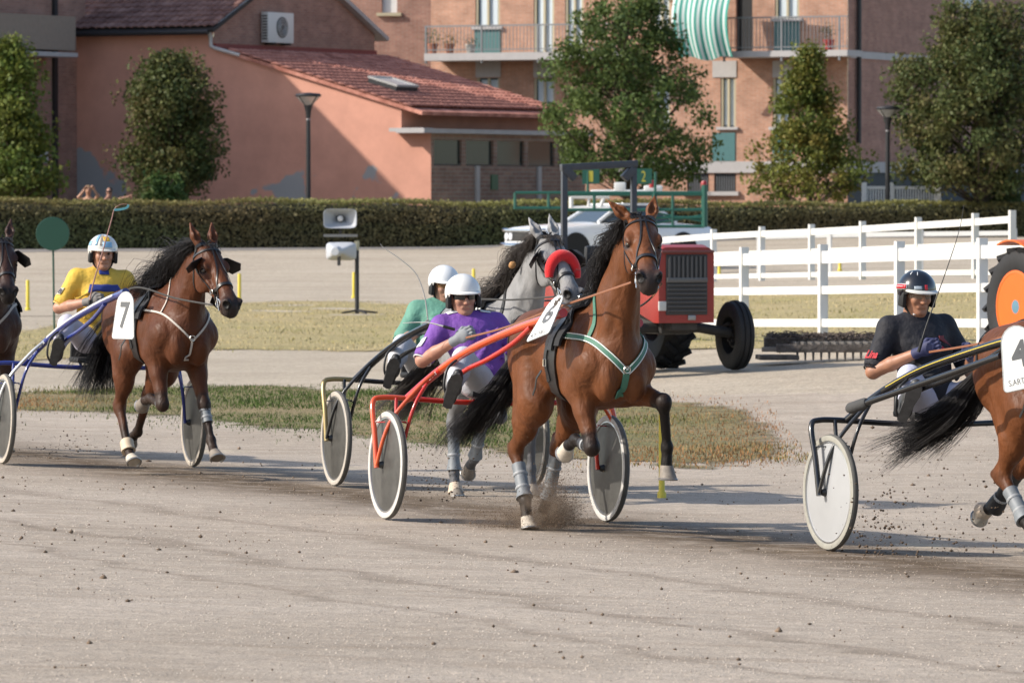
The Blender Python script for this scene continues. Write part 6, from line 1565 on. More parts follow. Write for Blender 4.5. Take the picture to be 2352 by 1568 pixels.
def make_horse(M, pose, coat, label, group, h=0.0105, harness=None, seed=1):
    root = empty('horse', M, label, 'horse', group)
    J = horse_skeleton(pose); f = build_horse_field(J, pose)
    V, F = f.mesh(h); V = relax(V, F, 2); f.set_surface(V, F)
    tint = horse_tint(V, J, coat)
    cm = mat('coat_'+coat['name'], (0.2, 0.1, 0.05), rough=coat.get('rough', 0.50), spec=0.20, attr=True, noise=0.34, nscale=6, detail=8.0, bump=0.0045, bscale=34, sheen=0.0, stretch=(0.6, 1, 0.6))
    if not cm.get('relief'):      # soft muscle and vein relief under the hair
        cm['relief'] = 1; nt = cm.node_tree; N = nt.nodes; L = nt.links; b0 = [x for x in N if x.type == 'BUMP'][0]; tc = [x for x in N if x.type == 'TEX_COORD'][0]
        mp2 = N.new('ShaderNodeMapping'); mp2.inputs['Scale'].default_value = (1.0, 1.0, 0.55); L.new(tc.outputs['Object'], mp2.inputs['Vector'])
        nz = N.new('ShaderNodeTexNoise'); nz.inputs['Scale'].default_value = 8.0; nz.inputs['Detail'].default_value = 3.0; nz.inputs['Distortion'].default_value = 0.6; L.new(mp2.outputs[0], nz.inputs['Vector'])
        b2 = N.new('ShaderNodeBump'); b2.inputs['Distance'].default_value = 0.030; b2.inputs['Strength'].default_value = 0.8; L.new(nz.outputs['Fac'], b2.inputs['Height']); L.new(b2.outputs['Normal'], b0.inputs['Normal'])
    body = np_mesh('body', V, F, cm, root, cols=tint)
    hoofm = mat('hoof', (0.20, 0.17, 0.14), rough=0.65, noise=0.3, nscale=30)
    hoofl = mat('hoof_pale', (0.50, 0.44, 0.36), rough=0.65, noise=0.2, nscale=30)
    shoe = mat('horseshoe_metal', (0.35, 0.34, 0.33), rough=0.4, metal=0.8)
    bands = pose.get('bands', {}); bells = pose.get('bells', {})
    for k in ('fr', 'fl', 'hr', 'hl'):
        j = J[k]; fe, ho, a3 = j[3], j[4], math.radians(j[5])
        dn = Vector((math.sin(a3), 0, -math.cos(a3)))
        fw = Vector((math.cos(a3), 0, math.sin(a3)))
        y = Vector((0, 1, 0))
        mb = MB(); vs = []; n = 16
        sl = [(0.0, 0.040, 0.046, 0.0), (0.035, 0.047, 0.052, 0.012), (0.082, 0.056, 0.060, 0.030)]
        for (dz, ry, rx, fo) in sl:
            for i in range(n):
                a = 2*math.pi*i/n; ca, sa = math.cos(a), math.sin(a)
                vs.append(Vector(ho) + dn*(dz-0.012) + fw*(fo + ca*rx*(1.0 if ca > 0 else 0.82)) + y*(sa*ry))
        fs = [(i*n+q, i*n+(q+1) % n, (i+1)*n+(q+1) % n, (i+1)*n+q) for i in range(2) for q in range(n)]
        fs.append(tuple(range(2*n, 3*n))); fs.append(tuple(reversed(range(n))))
        mb.add(vs, fs); hoof = mb.build('hoof', hoofl if k in pose.get('pale', ()) else hoofm, root, angle=50)
        sm = MB(); c = Vector(ho) + dn*0.073 + fw*0.030
        ring = [c + fw*(math.cos(a)*0.053) + y*(math.sin(a)*0.055) for a in [math.radians(t) for t in range(-140, 141, 20)]]
        sm.tube(ring, 0.008, n=6); sm.build('horseshoe', shoe, hoof)
        if k in bells:
            bm_ = MB(); Mt = frame(Vector(ho)-dn*0.045, fw, y, dn)
            bm_.lathe([(0.040, 0), (0.047, 0.02), (0.060, 0.075), (0.056, 0.078), (0.043, 0.02), (0.037, 0.0)], 18, Mt, close=True)
            bm_.build('bell_boot', mat('bell_boot_tan', (0.52, 0.42, 0.32), rough=0.7, noise=0.15), root)
        if k in bands:
            kind = bands[k]; hk = Vector(j[2]); fev = Vector(fe); d = (fev-hk)
            cmat = {'grey': mat('boot_grey', (0.165, 0.18, 0.195), rough=0.55, noise=0.15, nscale=20, bump=0.002, bscale=30),
                    'black': mat('boot_black', (0.018, 0.018, 0.020), rough=0.5, noise=0.2, nscale=20, bump=0.002),
                    'tan': mat('boot_tan', (0.52, 0.42, 0.30), rough=0.6, noise=0.15)}[kind[0]]
            t0, t1 = kind[1], kind[2]
            mb = MB(); pts = []; rr = []
            q = [hk + d*(t0 + (t1-t0)*i/6) for i in range(7)]
            r0 = 0.0425 if k[0] == 'h' else 0.038
            for i, p in enumerate(q):
                t = t0 + (t1-t0)*i/6
                rr.append(r0*(1.12 if t < 0.06 else 1.0)*(1.10 if i in (0, 6) else (1.03 if i % 2 else 0.98)) + (0.010 if t > 0.88 else 0))
            mb.tube(q, 0.05, n=14, radii=rr, flat=1.08, up=Vector((1, 0, 0)))
            bt = mb.build('leg_boot', cmat, root)
            sm = MB()
            for t in (0.3, 0.7):
                p = hk + d*(t0+(t1-t0)*t)
                u = d.normalized(); a = u.orthogonal().normalized(); b = u.cross(a)
                sm.tube([p + a*(math.cos(x)*(r0+0.003)) + b*(math.sin(x)*(r0+0.003)) for x in [i*math.pi/7 for i in range(15)]], 0.0045, n=6, cap=False, flat=2.4, up=u)
            sm.build('boot_strap', mat('strap_light', (0.27, 0.28, 0.29), rough=0.5), bt)
    # eyes
    Hm = J['H']; HmS = Hm @ Matrix.Scale(pose.get('head', 1.14), 4)
    for sg in (-1, 1):
        mb = MB(); mb.lathe([(0.0001, -0.018)] + [(0.018*math.sin(a), -0.018*math.cos(a)) for a in [i*math.pi/8 for i in range(1, 8)]] + [(0.0001, 0.018)], 14,
                            HmS @ Matrix.Translation((0.208, sg*0.081, -0.046)))
        mb.build('eye', mat('horse_eye', (0.012, 0.007, 0.005), rough=0.06, spec=0.8), root)
    # mane and tail
    rnd = random.Random(seed); mn = []
    hairm = mat('hair_'+coat['name'], coat['hair'], rough=0.5, spec=0.3, noise=0.4, nscale=30)
    P = Vector(J['poll']); wv = Vector((0.22, 0, 1.44))
    side = pose.get('mane_side', -1); wind = pose.get('wind', 1.0); mlen = pose.get('mane_len', 0.30)
    nst = pose.get('mane_n', 1500)
    crest = catmull([P + Hm.to_3x3() @ Vector((0.0, 0, -0.01)), P + Vector((-0.16, 0, -0.05)), P*0.55 + wv*0.45 + Vector((-0.07, 0, 0.06)), wv + Vector((0.12, 0, 0.03)), wv], 8)
    crest_np, crest_n = f.snap(np.array([tuple(v) for v in crest]), 0.0)
    for i in range(nst):
        if i % 12 == 0: ct, cw, cz_, cy_ = rnd.random(), rnd.gauss(0, 1), rnd.gauss(0, 1), rnd.gauss(0, 1)
        t = min(1, max(0, 0.06+0.94*(ct+rnd.gauss(0, 0.018))))*(len(crest_np)-1.001); k = int(t); u = t-k
        p = Vector(crest_np[k]*(1-u)+crest_np[k+1]*u) + Vector((0, rnd.gauss(0, 0.010), -0.004))
        clump = math.sin(t*7.3)*0.5 + math.sin(t*3.1+1)*0.5
        L = mlen*(0.55+0.55*rnd.random())*(1+0.25*clump)*(0.5+0.65*t/len(crest_np)); bw = (0.35+0.5*rnd.random()+0.2*clump)*wind
        a = p + Vector((-0.05*bw, side*0.025+rnd.gauss(0, .012), 0.030+0.02*rnd.random()))
        b = a + Vector((-0.40*bw*L-0.02, side*(0.18*L)+rnd.gauss(0, .014)+0.03*cy_, (-0.22+0.25*bw*(0.5+0.4*cw))*L))
        c = b + Vector((-0.30*bw*L, side*(0.10*L)+rnd.gauss(0, .016)-0.02*cy_, (-0.30+0.32*cz_*0.6)*L)); d = c + Vector((-0.20*bw*L, rnd.gauss(0, .02)+0.03*cy_, (-0.18-0.30*cz_*0.6)*L))
        mn.append([p, a, b, c, d])
    for i in range(pose.get('forelock', 40)):
        p = P + Hm.to_3x3() @ Vector((0.02+0.03*rnd.random(), rnd.gauss(0, 0.02), 0.008))
        a = P + Hm.to_3x3() @ Vector((0.05, rnd.gauss(0, .03), 0.045)); b = P + Hm.to_3x3() @ Vector((0.12+0.06*rnd.random(), rnd.gauss(0, .035), 0.040))
        mn.append([p, a, b])
    hair('mane', None, mn, hairm, root, r=0.0026, seed=seed)
    tl = []; tp = pose.get('tail', [(-0.77, 0, 1.26), (-0.92, -0.05, 1.14), (-0.98, -0.17, 0.90), (-1.06, -0.28, 0.72), (-1.20, -0.36, 0.54)])
    for i in range(pose.get('tail_n', 1300)):
        if i % 22 == 0: csp, csq, cb, cL = rnd.gauss(0, 0.95), rnd.gauss(0, 0.95), rnd.gauss(0, 0.9), rnd.random()
        sp = csp+rnd.gauss(0, 0.28); sq = csq+rnd.gauss(0, 0.28); L = 0.35+0.75*cL+0.15*rnd.random(); path = []
        bend = cb+rnd.gauss(0, 0.25)
        for k, q in enumerate(tp):
            wd = (0.016, 0.034, 0.060, 0.085, 0.115)[k]*pose.get('tail_w', 0.72)
            q = Vector(q); q = Vector(tp[0]) + (q-Vector(tp[0]))*(1 if k < 2 else (0.75+0.25*L))
            wv_ = math.sin(k*2.1+csp*3)*0.028*(k > 1)
            path.append(q + Vector((sq*wd*0.75 + (bend*0.05 if k > 2 else 0) + wv_, sp*wd - wv_*0.6, rnd.gauss(0, 0.25)*wd + bend*wd*0.6)))
        tl.append(path)
    hair('tail', None, tl, hairm, root, r=0.0029, seed=seed+5)
    return root, f, J

POSE6 = dict(fr=(30, -97, -70, -0.01), fl=(80, -13, 0, 0.15), hr=(20, -46, 31, 20, 0.0), hl=(-6, -52, -22, -45, 0.0),
             poll=(0.90, -0.02, 2.01), yaw=-15, pitch=33, ear_r=(-0.07, -0.175, 0.055), ear_l=(-0.135, 0.085, 0.055),
             bands={'hr': ('grey', 0.30, 0.95), 'hl': ('grey', 0.15, 0.98), 'fr': ('black', -0.06, 0.55), 'fl': ('grey', -0.05, 0.12)},
             pale=('hr', 'fr'), bells={}, mane_side=-1, wind=0.55, mane_len=0.34)
POSE7 = dict(fr=(26, -97, -80, 0.0), fl=(27, 24, 42, 0.05), hr=(46, -27, 36, 46, 0.0), hl=(0, -60, -40, -70, 0.02),
             poll=(0.90, 0.02, 1.775), yaw=10, pitch=42, ear_r=(-0.150, -0.085, 0.050), ear_l=(-0.150, 0.075, 0.060),
             bands={'hr': ('tan', 0.86, 1.12), 'fl': ('grey', 0.0, 0.5), 'fr': ('grey', -0.05, 0.2)}, pale=('hr',), wind=1.5, mane_len=0.44,
             tail=[(-0.77, 0, 1.26), (-0.90, -0.02, 1.18), (-0.98, -0.07, 0.98), (-1.00, -0.10, 0.80), (-1.02, -0.12, 0.62)], tail_w=0.85)
POSEG = dict(fr=(40, -80, -90, 0.0), fl=(8, -4, 10, 0.02), hr=(48, -30, 8, 20, 0.0), hl=(2, -58, -32, -60, 0.0),
             poll=(0.97, 0.05, 1.91), yaw=6, pitch=37, ear_r=(-0.135, -0.100, 0.040), ear_l=(-0.150, 0.040, 0.060),
             bands={'hr': ('grey', -0.05, 0.95), 'hl': ('grey', -0.05, 0.95)}, bells={'hr': 1}, wind=1.0, mane_len=0.36, forelock=240)
POSE4 = dict(fr=(30, -60, -50, 0.0), fl=(10, 5, 20, 0.02), hr=(42, -33, 46, 52, 0.0), hl=(-2, -55, -48, -75, 0.0),
             poll=(1.03, 0.0, 1.86), yaw=0, pitch=50,
             bands={'hl': ('black', 0.10, 1.05), 'hr': ('grey', 0.35, 1.0)}, bells={'hl': 1}, pale=('hl', 'hr'), mane_n=250,
             tail=[(-0.77, 0, 1.26), (-0.90, -0.06, 1.10), (-0.98, -0.18, 0.90), (-1.10, -0.27, 0.76), (-1.34, -0.34, 0.64)], tail_w=0.85)
BAY = dict(name='bay', base=(0.128, 0.044, 0.0155), points=(0.014, 0.011, 0.010), muzzle=(0.030, 0.022, 0.020), hair=(0.012, 0.010, 0.010))
DARKBAY = dict(name='dark_bay', base=(0.088, 0.0285, 0.0110), points=(0.030, 0.018, 0.013), muzzle=(0.030, 0.022, 0.020), hair=(0.011, 0.009, 0.009))
BROWN = dict(name='brown', base=(0.045, 0.022, 0.016), points=(0.012, 0.010, 0.009), muzzle=(0.018, 0.014, 0.013), hair=(0.009, 0.008, 0.008))
GREY = dict(name='grey', base=(0.255, 0.252, 0.250), points=(0.10, 0.10, 0.105), muzzle=(0.13, 0.125, 0.13), hair=(0.045, 0.036, 0.030), dapple=1, rough=0.55)

def rig_frame(pxL, pyL, D, heading, W=1.52):
    """frame at the ground midpoint between the two wheels; picture-left wheel touches the ground at (pxL, pyL)"""
    th = math.radians(heading)
    L = at(pxL, pyL, D)
    left = Vector((math.cos(th), math.sin(th), 0))
    Rp = L + left*W
    zL = float(gz(L.x, L.y)); zR = float(gz(Rp.x, Rp.y))
    L.z = zL; Rp.z = zR
    yv = (Rp-L).normalized(); fwd = Vector((math.sin(th), -math.cos(th), 0)); fwd = (fwd - yv*fwd.dot(yv)).normalized()
    return frame((L+Rp)/2, fwd, yv, fwd.cross(yv))

RIG6 = rig_frame(887, 1217, 36.0, 20.0)
RIG7 = rig_frame(7, 1086, 43.4, 18.0)
RIGG = rig_frame(770, 1130, 41.0, 18.5)
RIG4 = rig_frame(1905, 1285, 33.6, 23.0)
HX = 1.50
def horse_frame(rig, yaw=0.0, sc=0.98, hx=HX):
    return rig @ Matrix.Rotation(math.radians(yaw), 4, 'Z') @ Matrix.Translation((hx, 0, 0)) @ Matrix.Diagonal((sc*1.07, sc, sc, 1))
# ------------------------------------------------------------------ harness, worn by the horse
def make_harness(root, f, J, st):
    leather = mat('harness_black', (0.014, 0.013, 0.013), rough=0.42, noise=0.3, nscale=30)
    steel = mat('harness_steel', (0.62, 0.61, 0.58), rough=0.25, metal=1.0)
    Hm = J['H']; HS = Hm @ Matrix.Scale(1.14, 4)
    def hp(x, y, z): return tuple(HS @ Vector((x, y, z)))
    # girth and saddle pad
    x0 = 0.13
    mb = MB(); loop = [(x0 + 0.05*math.cos(a), 0.32*math.sin(a), 1.10 + 0.36*math.cos(a)) for a in [2*math.pi*i/28 for i in range(29)]]
    S_, N_ = f.snap(np.array(loop), 0.004); mb.ribbon([Vector(a) for a in S_], [Vector(a) for a in N_], 0.13, 0.010); mb.build('girth', leather, root)
    mb = MB(); arc = [(x0+0.02, 0.30*math.sin(a), 1.10 + 0.36*math.cos(a)) for a in [math.radians(q) for q in range(-75, 76, 6)]]
    S_, N_ = f.snap(np.array(arc), 0.006)
    mb.ribbon([Vector(a) for a in S_], [Vector(a) for a in N_], 0.27, 0.016); pad = mb.build('saddle_pad', mat('saddle_pad', st.get('pad', (0.012, 0.012, 0.014)), rough=0.8), root)
    mb = MB(); arc = [(x0+0.02, 0.30*math.sin(a), 1.10 + 0.36*math.cos(a)) for a in [math.radians(q) for q in range(-80, 81, 6)]]
    S_, N_ = f.snap(np.array(arc), 0.024)
    mb.ribbon([Vector(a) for a in S_], [Vector(a) for a in N_], 0.07, 0.010); mb.build('saddle', leather, root)
    for sg in (-1, 1):
        c = Vector(f.snap(np.array([(x0+0.02, sg*0.07, 1.45)]), 0.04)[0][0])
        mb = MB(); mb.tube([c + Vector((0, math.cos(a)*0.02, 0.02+math.sin(a)*0.022)) for a in [i*math.pi/6 for i in range(13)]], 0.004, n=6, cap=False); mb.build('terret_ring', steel, root)
    mb = MB(); mb.tube(catmull([Vector(f.snap(np.array([(x0+0.02, 0, 1.45)]), 0.03)[0][0]), Vector((x0+0.01, 0, 1.50)), Vector((x0-0.06, 0, 1.58))], 4), 0.012, n=8); mb.build('check_hook', leather, root)
    # side straps hanging at the girth
    for sg in (-1,):
        mb = MB(); strap(mb, f, [(x0-0.07, sg*0.30, 1.22), (x0-0.08, sg*0.30, 1.08), (x0-0.06, sg*0.28, 0.96)], 0.05, 0.010, 0.012); mb.build('side_strap', leather, root)
        c = Vector(f.snap(np.array([(x0-0.07, sg*0.3, 1.08)]), 0.026)[0][0])
        mb = MB()
        mb.tube([c + Vector((a*0.022, 0, b*0.022)) for a, b in ((-1, -1), (1, -1), (1, 1), (-1, 1), (-1, -1))], 0.0035, n=6); mb.build('buckle', steel, root)
        mb = MB(); mb.ribbon([c + Vector((-0.02, -0.01, -0.05)), c + Vector((-0.05, -0.03, -0.10)), c + Vector((-0.09, -0.02, -0.16)), c + Vector((-0.13, -0.02, -0.21))], [Vector((0, -1, 0))]*4, 0.018, 0.004); mb.build('loose_strap', leather, root)
    # back strap and crupper
    mb = MB(); strap(mb, f, [(x0, 0, 1.48), (-0.2, 0, 1.44), (-0.5, 0, 1.45), (-0.72, 0, 1.34)], 0.028, 0.006, 0.004); mb.build('back_strap', leather, root)
    mb = MB()
    for sg in (-1, 1): strap(mb, f, [(-0.62, sg*0.02, 1.40), (-0.66, sg*0.16, 1.32), (-0.60, sg*0.26, 1.15)], 0.022, 0.005, 0.004)
    mb.build('crupper', leather, root)
    # breast collar
    c1 = mat('breast_'+st['name'], st['breast'], rough=0.6, noise=0.12, nscale=40)
    w = st.get('bw', 0.045)
    mb = MB(); eg = MB()
    L = [(0.16, -0.26, 1.27), (0.36, -0.24, 1.26), (0.54, -0.19, 1.24), (0.66, -0.10, 1.15), (0.70, -0.005, 1.05)]
    for sg in (-1, 1):
        pts = [(x, y*-sg, z) for x, y, z in L]
        S1, N1 = strap(mb, f, pts, w, 0.007, 0.004, n=8)
        if st.get('edge'):
            t = np.gradient(S1, axis=0); t /= np.linalg.norm(t, axis=1, keepdims=True); b = np.cross(t, N1)
            for q in (-1, 1):
                eg.ribbon([Vector(a) for a in S1 + b*(q*(w/2-0.004)) + N1*0.005], [Vector(a) for a in N1], 0.006, 0.004)
    strap(mb, f, [(0.70, 0, 1.06), (0.72, 0, 0.99), (0.70, 0, 0.92), (0.64, 0, 0.86)], w, 0.007, 0.004)
    bc = mb.build('breast_collar', c1, root)
    if st.get('edge'): eg.build('collar_edging', mat('edging_white', (0.7, 0.7, 0.66), rough=0.6), bc)
    mb = MB()
    for sg in (-1, 1):
        strap(mb, f, [(0.52, sg*0.20, 1.25), (0.50, sg*0.16, 1.34), (0.44, sg*0.11, 1.44), (0.36, sg*0.03, 1.50)], w*0.8, 0.006, 0.004)
    mb.build('neck_strap', c1, root)
    mb = MB(); mb.tube([Vector(f.snap(np.array([(0.72, math.cos(a)*0.022, 1.06+math.sin(a)*0.022)]), 0.012)[0][0]) for a in [i*math.pi/6 for i in range(13)]], 0.005, n=6, cap=False); mb.build('collar_ring', steel, root)
    # bridle
    def hs(mb, pts, w_, th=0.005, off=0.003): return strap(mb, f, [hp(*p) for p in pts], w_, th, off, n=5)
    mb = MB()
    hs(mb, [(0.045, -0.10, -0.09), (0.02, -0.085, -0.02), (0.015, 0, 0.03), (0.02, 0.085, -0.02), (0.045, 0.10, -0.09)], 0.022)   # crown
    hs(mb, [(0.05, -0.10, -0.08), (0.08, -0.075, 0.01), (0.095, 0, 0.04), (0.08, 0.075, 0.01), (0.05, 0.10, -0.08)], 0.018)       # brow band
    for sg in (-1, 1):
        hs(mb, [(0.05, sg*0.10, -0.09), (0.16, sg*0.105, -0.10), (0.30, sg*0.09, -0.10), (0.40, sg*0.075, -0.10), (0.455, sg*0.070, -0.114)], 0.018)
        hs(mb, [(0.05, sg*0.10, -0.10), (0.13, sg*0.10, -0.16), (0.20, sg*0.05, -0.235), (0.21, 0, -0.24)], 0.015)
    hs(mb, [(0.39, -0.07, -0.13), (0.385, -0.075, -0.08), (0.38, -0.05, -0.01), (0.385, 0, 0.01), (0.38, 0.05, -0.01), (0.385, 0.075, -0.08), (0.39, 0.07, -0.13), (0.395, 0, -0.16), (0.39, -0.07, -0.13)], 0.024, 0.007)
    # overcheck lines down the face
    for sg in (-1, 1):
        hs(mb, [(0.03, sg*0.012, 0.04), (0.12, sg*0.014, 0.04), (0.25, sg*0.03, 0.02), (0.36, sg*0.06, -0.03), (0.44, sg*0.075, -0.09)], 0.010, 0.004)
    mb.build('bridle', leather, root)
    for sg in (-1, 1):
        c = Vector(f.snap(np.array([hp(0.455, sg*0.09, -0.115)]), 0.012)[0][0])
        mb = MB(); ax = Hm.to_3x3()
        mb.tube([c + ax @ Vector((math.cos(a)*0.030, 0, math.sin(a)*0.030)) for a in [i*math.pi/8 for i in range(17)]], 0.0055, n=8, cap=False)
        mb.tube([c + ax @ Vector((-0.045, 0, 0.02)), c + ax @ Vector((0.05, 0, -0.03))], 0.005, n=8)
        mb.build('bit_ring', steel, root)
        c2 = Vector(f.snap(np.array([hp(0.37, sg*0.09, -0.10)]), 0.010)[0][0])
        mb = MB(); mb.tube([c2 + ax @ Vector((math.cos(a)*0.018, 0, math.sin(a)*0.018)) for a in [i*math.pi/6 for i in range(13)]], 0.004, n=6, cap=False); mb.build('cheek_ring', steel, root)
    # overcheck rein from poll to the saddle
    mb = MB(); p0 = Vector(hp(0.02, 0, 0.045)); p1 = Vector((x0-0.02, 0, 1.54))
    mid = (p0+p1)/2; q = Vector(f.snap(np.array([tuple(mid)]), 0.03)[0][0]); mid.z = max(mid.z, q.z)
    mb.tube(catmull([p0, mid, p1], 8), 0.006, n=6); mb.build('check_rein', leather, root)
    if st.get('blinkers'):
        for sg in (-1, 1):
            mb = MB(); R = HS @ Matrix.Translation((0.175, sg*0.098, -0.045)) @ Matrix.Rotation(math.radians(sg*st['blinkers']), 4, 'Z')
            pl = [(-0.055, -0.045), (0.045, -0.055), (0.075, -0.01), (0.06, 0.045), (-0.03, 0.055), (-0.065, 0.02)]
            vs = []; n = len(pl)
            for lay in (0, 0.006):
                for (x, z) in pl: vs.append(R @ Vector((x, sg*(0.012 + 6.0*(x+0.055)**2*0.6 + lay), z)))
            fs = [tuple(range(n)), tuple(reversed(range(n, 2*n)))] + [(k, (k+1) % n, n+(k+1) % n, n+k) for k in range(n)]
            mb.add(vs, fs); mb.build('blinker', leather, root, angle=30)
    if st.get('shadow_roll'):
        mb = MB(); pts = [HS @ Vector((0.33 - 0.085*math.cos(a), 0.092*math.sin(a), -0.055 + 0.092*math.cos(a))) for a in [math.radians(q) for q in range(-96, 97, 8)]]
        n = len(pts); mb.tube(pts, 0.06, n=14, radii=[0.043*min(1, 0.45+0.55*math.sin(math.pi*(i+0.6)/(n+0.2))**0.4) for i in range(n)])
        mb.build('shadow_roll', mat('red_fleece', (0.62, 0.012, 0.015), rough=0.95, sheen=0.3, bump=0.004, bscale=120), root)
    if st.get('flap'):
        c = Vector(f.snap(np.array([(0.62, 0.16, 1.36)]), 0.02)[0][0])
        mb = MB(); Rf = Euler((0.25, math.radians(32), math.radians(35))).to_matrix()
        mb.box(c + Vector((0.10, 0.08, -0.05)), (0.22, 0.012, 0.075), rot=Rf, bev=0.004); mb.build('rubber_flap', leather, root)
    if st.get('burrs'):
        mb = MB()
        c = Vector(st['burrs']); mb.lathe([(0.001, -0.035), (0.022, -0.025), (0.026, 0), (0.018, 0.025), (0.001, 0.032)], 12, Matrix.Translation(c) @ Matrix.Rotation(1.2, 4, 'Y'))
        mb.build('mane_bobble', mat('bobble_orange', (0.36, 0.19, 0.07), rough=0.8), root)

def rect_round_top(w0, w1, h, n=10):
    """plate outline: narrow rounded top, wider rounded foot, centred"""
    pts = []
    r = 0.02
    for (cx_, a0) in ((-w0/2+r, 180), (w0/2-r, 270)):
        for k in range(5):
            a = math.radians(a0 + k*22.5); pts.append((cx_ + r*math.cos(a), -h/2 + r + r*math.sin(a)))
    for k in range(n+1):
        a = math.pi*k/n
        pts.append((w1/2*math.cos(a), h/2 - w1*0.55 + w1*0.55*math.sin(a)))
    return pts

def number_plate(root, Mw, digit, sub, w0=0.23, w1=0.17, h=0.34, dirty=False):
    """Mw: world frame (x right along plate, y into the plate, z up the plate)"""
    Ml = root.matrix_world.inverted() @ Mw
    mb = MB(); mb.prism(rect_round_top(w0, w1, h), 0.006, Ml)
    o = mb.build('number_plate', mat('plate_white', (0.78, 0.78, 0.75), rough=0.45, noise=0.04), root, angle=30)
    rim = MB(); pl = rect_round_top(w0, w1, h); rim.tube([Ml @ Vector((x, 0, z)) for x, z in pl+[pl[0]]], 0.0045, n=6, cap=False)
    rim.build('plate_edge', mat('plate_edge', (0.42, 0.43, 0.42), rough=0.5), o)
    T = Ml @ frame((0, -0.0036, 0), (1, 0, 0), (0, 0, 1), (0, -1, 0))
    grey = mat('plate_print', (0.10, 0.105, 0.11), rough=0.6)
    text_obj('digit', digit, grey, o, T @ Matrix.Translation((0.005, 0.02 if sub else 0.0, 0)), 0.2, bold=0.006, fit=(0.105, 0.155 if sub else 0.20))
    if sub: text_obj('lettering', sub, grey, o, T @ Matrix.Translation((0, -0.135, 0)), 0.05, fit=(0.19, 0.034))
    if dirty:
        mb = MB(); rr = random.Random(3)
        for i in range(26):
            x, y = (rr.gauss(0.03, 0.012), rr.gauss(0.105, 0.018)) if i < 12 else (rr.uniform(-0.09, 0.06), rr.uniform(-0.02, 0.14))
            r = rr.uniform(0.004, 0.016) if i < 12 else rr.uniform(0.002, 0.006)
            mb.lathe([(0.0005, 0.004), (r*0.6, 0.003), (r, 0)], 7, T @ Matrix.Translation((x, y, 0.0005)))
        mb.build('mud_spot', mat('mud', (0.07, 0.055, 0.045), rough=0.95), o)
    return o

# ------------------------------------------------------------------ racing sulky
WR = 0.35
def make_wheel(root, side, st):
    y = side*0.76
    R = Matrix.Translation((0, y, WR)) @ Matrix.Rotation(math.pi/2, 4, 'X')
    tyre = mat('tyre_'+st['name'], st.get('tyre', (0.4, 0.38, 0.34)), rough=0.75, noise=0.15, nscale=14)
    mb = MB(); mb.lathe([(WR-0.021+0.021*math.cos(a), 0.021*math.sin(a)) for a in [2*math.pi*i/12 for i in range(12)]], 64, R, close=True)
    w = mb.build('wheel', mat('tread_'+st['name'], st.get('tread', (0.10, 0.095, 0.085)), rough=0.85, noise=0.2, nscale=20), root)
    mb = MB()
    for s_ in (-1, 1): mb.lathe([(WR-0.044, s_*0.010), (WR-0.040, s_*0.0195), (WR-0.022, s_*0.0225), (WR-0.008, s_*0.0185), (WR-0.012, s_*0.010)], 64, R, close=True)
    mb.build('sidewall', tyre, w)
    mb = MB(); mb.lathe([(WR-0.040, 0.016), (WR-0.052, 0.018), (WR-0.056, 0.0), (WR-0.052, -0.018), (WR-0.040, -0.016)], 64, R, close=True)
    mb.build('rim', mat('rim_alloy', (0.55, 0.56, 0.57), rough=0.3, metal=0.9), w)
    mb = MB(); mb.lathe([(WR-0.050, 0.012), (0.06, 0.034), (0.03, 0.036)], 64, R); mb.lathe([(0.03, -0.036), (0.06, -0.034), (WR-0.050, -0.012)], 64, R)
    mb.build('wheel_disc', st['disc'], w, angle=20)
    mb = MB(); mb.lathe([(0.001, -0.062), (0.018, -0.062), (0.022, -0.05), (0.026, -0.034), (0.026, 0.034), (0.022, 0.05), (0.018, 0.062), (0.001, 0.062)], 16, R)
    mb.build('hub', mat('hub_dark', (0.05, 0.05, 0.05), rough=0.4, metal=0.6), w)
    p = R @ Vector((0.0, WR-0.06, 0.0))
    return w

